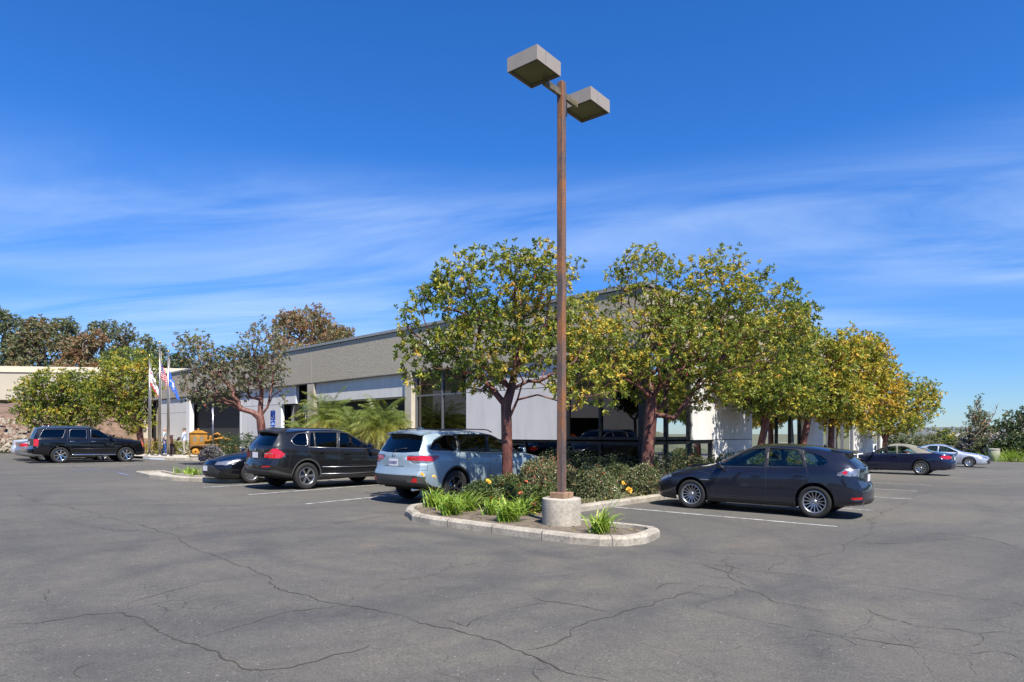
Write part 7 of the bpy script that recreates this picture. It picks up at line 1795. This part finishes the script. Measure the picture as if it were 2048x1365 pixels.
    for k in range(7):
        p = at(455 + 14 * k, 33 + .5 * k); make_lily('one of the bright green leafy clumps behind the black saloon', (p.x, p.y, G(p.x, p.y) + .1), 60, .6, 300 + k, 0, spreadr=.35, group='bright green clumps behind the black saloon')
    # palms
    for px, Y, h, nf, fl, lab, s in ((598, 33.0, 1.5, 32, 1.35, 'small palm at the left end of the palm row', 1), (650, 31.2, 2.2, 52, 1.85, 'tallest palm with yellowing fronds, second in the palm row', 2), (713, 29.3, 1.65, 48, 1.65, 'palm drooping over the graphite car, third in the palm row', 3), (672, 32.8, 1.3, 30, 1.4, 'low palm tucked behind its taller neighbours', 5), (772, 27.8, 1.85, 52, 1.8, 'palm at the right end of the palm row beside the window', 4)):
        p = at(px, Y); make_palm(lab, loc(p.x, p.y), h, nf, fl, s)
    # hedge and shrubs by the entrance
    for px, Y, sz, lab, lf, tn, sd in ((355, 43.2, (1.6, .5, 1.05), 'clipped yellow green hedge behind the two men', 'leaf_arbutus', .5, 31), (322, 43.6, (1.4, .5, 1.0), 'clipped reddish hedge behind the flagpoles', 'leaf_arbutus', .72, 32), (424, 34.8, (.62, .6, .85), 'silvery round shrub in front of the yellow tractor', 'leaf_silver', .5, 33), (468, 38.5, (2.0, 1.0, 1.5), 'dark loose shrub right of the entrance', 'leaf_dark', .3, 34), (500, 36.5, (1.8, .9, 1.5), 'dark shrub under the half bare tree', 'leaf_dark', .35, 35), (438, 39.8, (1.2, .8, 1.3), 'dark shrub between the tractor and the entrance', 'leaf_dark', .25, 36)):
        p = at(px, Y); make_shrub('shrub', lab, loc(p.x, p.y, .1), sz, 900, leaf=lf, L=.07, tone=tn, seed=sd, group='shrubs by the entrance')
    # ivy and brush at the foot of the bank
    for px, Y, sz, lab, sd in ((80, 47, (3, 1.2, 1.2), 'sprawling olive brush on the bank above the grey car', 41), (150, 46.5, (3.4, 1.3, 1.8), 'dense dark brush below the wide tree', 42), (200, 45, (2.6, 1.2, 1.4), 'dark brush in front of the cream columns', 43), (110, 45, (2.2, 1.0, .8), 'low green brush along the foot of the bank', 44)):
        p = at(px, Y); make_shrub('brush', lab, (p.x, p.y, G(p.x, p.y)), sz, 900, leaf='leaf_dark', L=.12, tone=.5, seed=sd, group='brush at the foot of the bank')
    # orange flowering shrub mirrored in the windows
    for k, (x, y) in enumerate(((-42.3, 13.4), (-42.3, 17.8))):
        make_shrub('bougainvillea', ['orange flowering shrub left of the far entrance, seen mirrored', 'orange flowering shrub right of the far entrance, seen mirrored'][k], (x, y, G(x, y)), (1.4, 1.2, 1.1), 500, leaf='leaf_orange', L=.14, tone=.5, seed=50 + k, group='orange flowering shrubs across the lot')
M['leaf_rose'] = leafmat('leaf_rose', [(0, (.03, .05, .018)), (.5, (.07, .11, .03)), (1, (.16, .17, .05))], .15, .35)
M['leaf_orange'] = leafmat('leaf_orange', [(0, (.4, .08, .02)), (1, (.7, .18, .04))], .3)
# ------------------------------------------------------------ light, sky, camera
SUN_EL = R(55); SUN_AZ = Vector((.415, -.91)).normalized()      # direction towards the sun, seen from above
def build_light():
    w = bpy.data.worlds.new('World'); SC.world = w; w.use_nodes = True; nt = w.node_tree
    bg = nt.nodes['Background']; sky = nt.nodes.new('ShaderNodeTexSky'); sky.sky_type = 'NISHITA'; sky.sun_disc = False
    sky.sun_elevation = SUN_EL; sky.sun_rotation = math.atan2(SUN_AZ.x, SUN_AZ.y); sky.altitude = 300; sky.air_density = 1.0; sky.dust_density = 0.0; sky.ozone_density = 2.0
    # thin cirrus drifting across the sky, mapped on a high flat layer
    tc = nt.nodes.new('ShaderNodeTexCoord'); sx = nt.nodes.new('ShaderNodeSeparateXYZ'); nt.links.new(tc.outputs['Generated'], sx.inputs[0])
    zc = mathn(nt, 'MAXIMUM', sx.outputs[2], .02); zc = mathn(nt, 'ADD', zc, .06)
    cx = mathn(nt, 'DIVIDE', sx.outputs[0], zc); cy = mathn(nt, 'DIVIDE', sx.outputs[1], zc)
    cb = nt.nodes.new('ShaderNodeCombineXYZ'); nt.links.new(cx, cb.inputs[0]); nt.links.new(cy, cb.inputs[1])
    v = mapdir(nt, cb.outputs[0], R(-16), .5, 1.6, (.3, 1.2, 0)); n1 = noise_tex(nt, v, .8, 11, .62, .6)
    v2 = mapdir(nt, cb.outputs[0], R(-8), .2, .6, (2.1, .4, 0)); n2 = noise_tex(nt, v2, .9, 3, .5, .2)
    r1 = ramp(nt, n1.outputs[0], [(.34, (0, 0, 0)), (.78, (1, 1, 1))]); r2 = ramp(nt, n2.outputs[0], [(.34, (.0, .0, .0)), (.58, (1, 1, 1))])
    f = mathn(nt, 'MULTIPLY', r1.outputs[0], r2.outputs[0])
    # only between the haze of the horizon and about 25 degrees up
    band = nt.nodes.new('ShaderNodeMapRange'); band.interpolation_type = 'SMOOTHSTEP'; band.inputs['From Min'].default_value = .40; band.inputs['From Max'].default_value = .27; nt.links.new(sx.outputs[2], band.inputs[0])
    lo = nt.nodes.new('ShaderNodeMapRange'); lo.interpolation_type = 'SMOOTHSTEP'; lo.inputs['From Min'].default_value = .04; lo.inputs['From Max'].default_value = .16; nt.links.new(sx.outputs[2], lo.inputs[0])
    f = mathn(nt, 'MULTIPLY', mathn(nt, 'MULTIPLY', f, band.outputs[0]), lo.outputs[0]); f = mathn(nt, 'MULTIPLY', f, .72)
    hsv = nt.nodes.new('ShaderNodeHueSaturation'); hsv.inputs['Saturation'].default_value = SKY_SAT; hsv.inputs['Value'].default_value = 1.0; hsv.inputs['Hue'].default_value = SKY_HUE; el = nt.nodes.new('ShaderNodeMapRange'); el.inputs['From Min'].default_value = 0.0; el.inputs['From Max'].default_value = .34; nt.links.new(sx.outputs[2], el.inputs[0])
    tint = mixc(nt, mathn(nt, 'POWER', el.outputs[0], .8), SKY_LOW, SKY_TINT); nt.links.new(mixc(nt, 1.0, sky.outputs[0], tint, 'MULTIPLY'), hsv.inputs['Color'])
    c = mixc(nt, f, hsv.outputs[0], (4.2, 5.2, 6.6)); nt.links.new(c, bg.inputs[0]); bg.inputs[1].default_value = SKY_STR
    l = bpy.data.lights.new('sun', 'SUN'); l.energy = SUN_E; l.angle = R(.53); l.color = (1.0, .935, .83); o = bpy.data.objects.new('sun', l); COL.objects.link(o)
    d = Vector((SUN_AZ.x * math.cos(SUN_EL), SUN_AZ.y * math.cos(SUN_EL), math.sin(SUN_EL))); o.rotation_euler = d.to_track_quat('Z', 'Y').to_euler(); o.location = (0, 0, 30)
SKY_SAT = 1.15; SKY_HUE = .5; SKY_STR = .09; SUN_E = 4.6; SKY_TINT = (.60, .76, 1.10); EXPO = 1.0; SKY_LOW = (.34, .46, .68)
def build_camera():
    cam = bpy.data.cameras.new('camera'); co = bpy.data.objects.new('camera', cam); COL.objects.link(co); co.location = (0, 0, CH); co.rotation_euler = (R(90), 0, 0)
    cam.sensor_width = 36; cam.lens = F / 2048 * 36; cam.shift_y = (HY - 682.5) / 2048; cam.clip_end = 20000; cam.clip_start = .1; SC.camera = co
    SC.render.resolution_x = 1024; SC.render.resolution_y = 682; SC.view_settings.view_transform = 'Standard'; SC.view_settings.look = 'None'; SC.view_settings.gamma = 1; SC.view_settings.exposure = EXPO
    SC.cycles.use_denoising = True; SC.cycles.max_bounces = 8; SC.cycles.transparent_max_bounces = 16
import time
_t = time.time()
def step(fn):
    global _t
    fn(); print('%s %.1fs' % (fn.__name__, time.time() - _t)); _t = time.time()
for fn in (build_light, build_camera, build_ground, build_beds, build_lines, build_cracks, build_building, build_other_buildings, build_bank, build_far, build_lamp, build_flags, build_bin, build_rail, build_crawler, build_people,
           car_hatch, car_suv_graphite, car_suv_blue, car_suv_black, car_convertible, others, build_trees, build_far_trees, build_beds_plants): step(fn)
build_sign(547, 31.0, 2.35 + .3, 'blue accessible parking sign on a post beside the half bare tree')
build_sign(426, 38.2, 3.05, 'tall blue accessible parking sign behind the yellow tractor', 1, 4, .30)
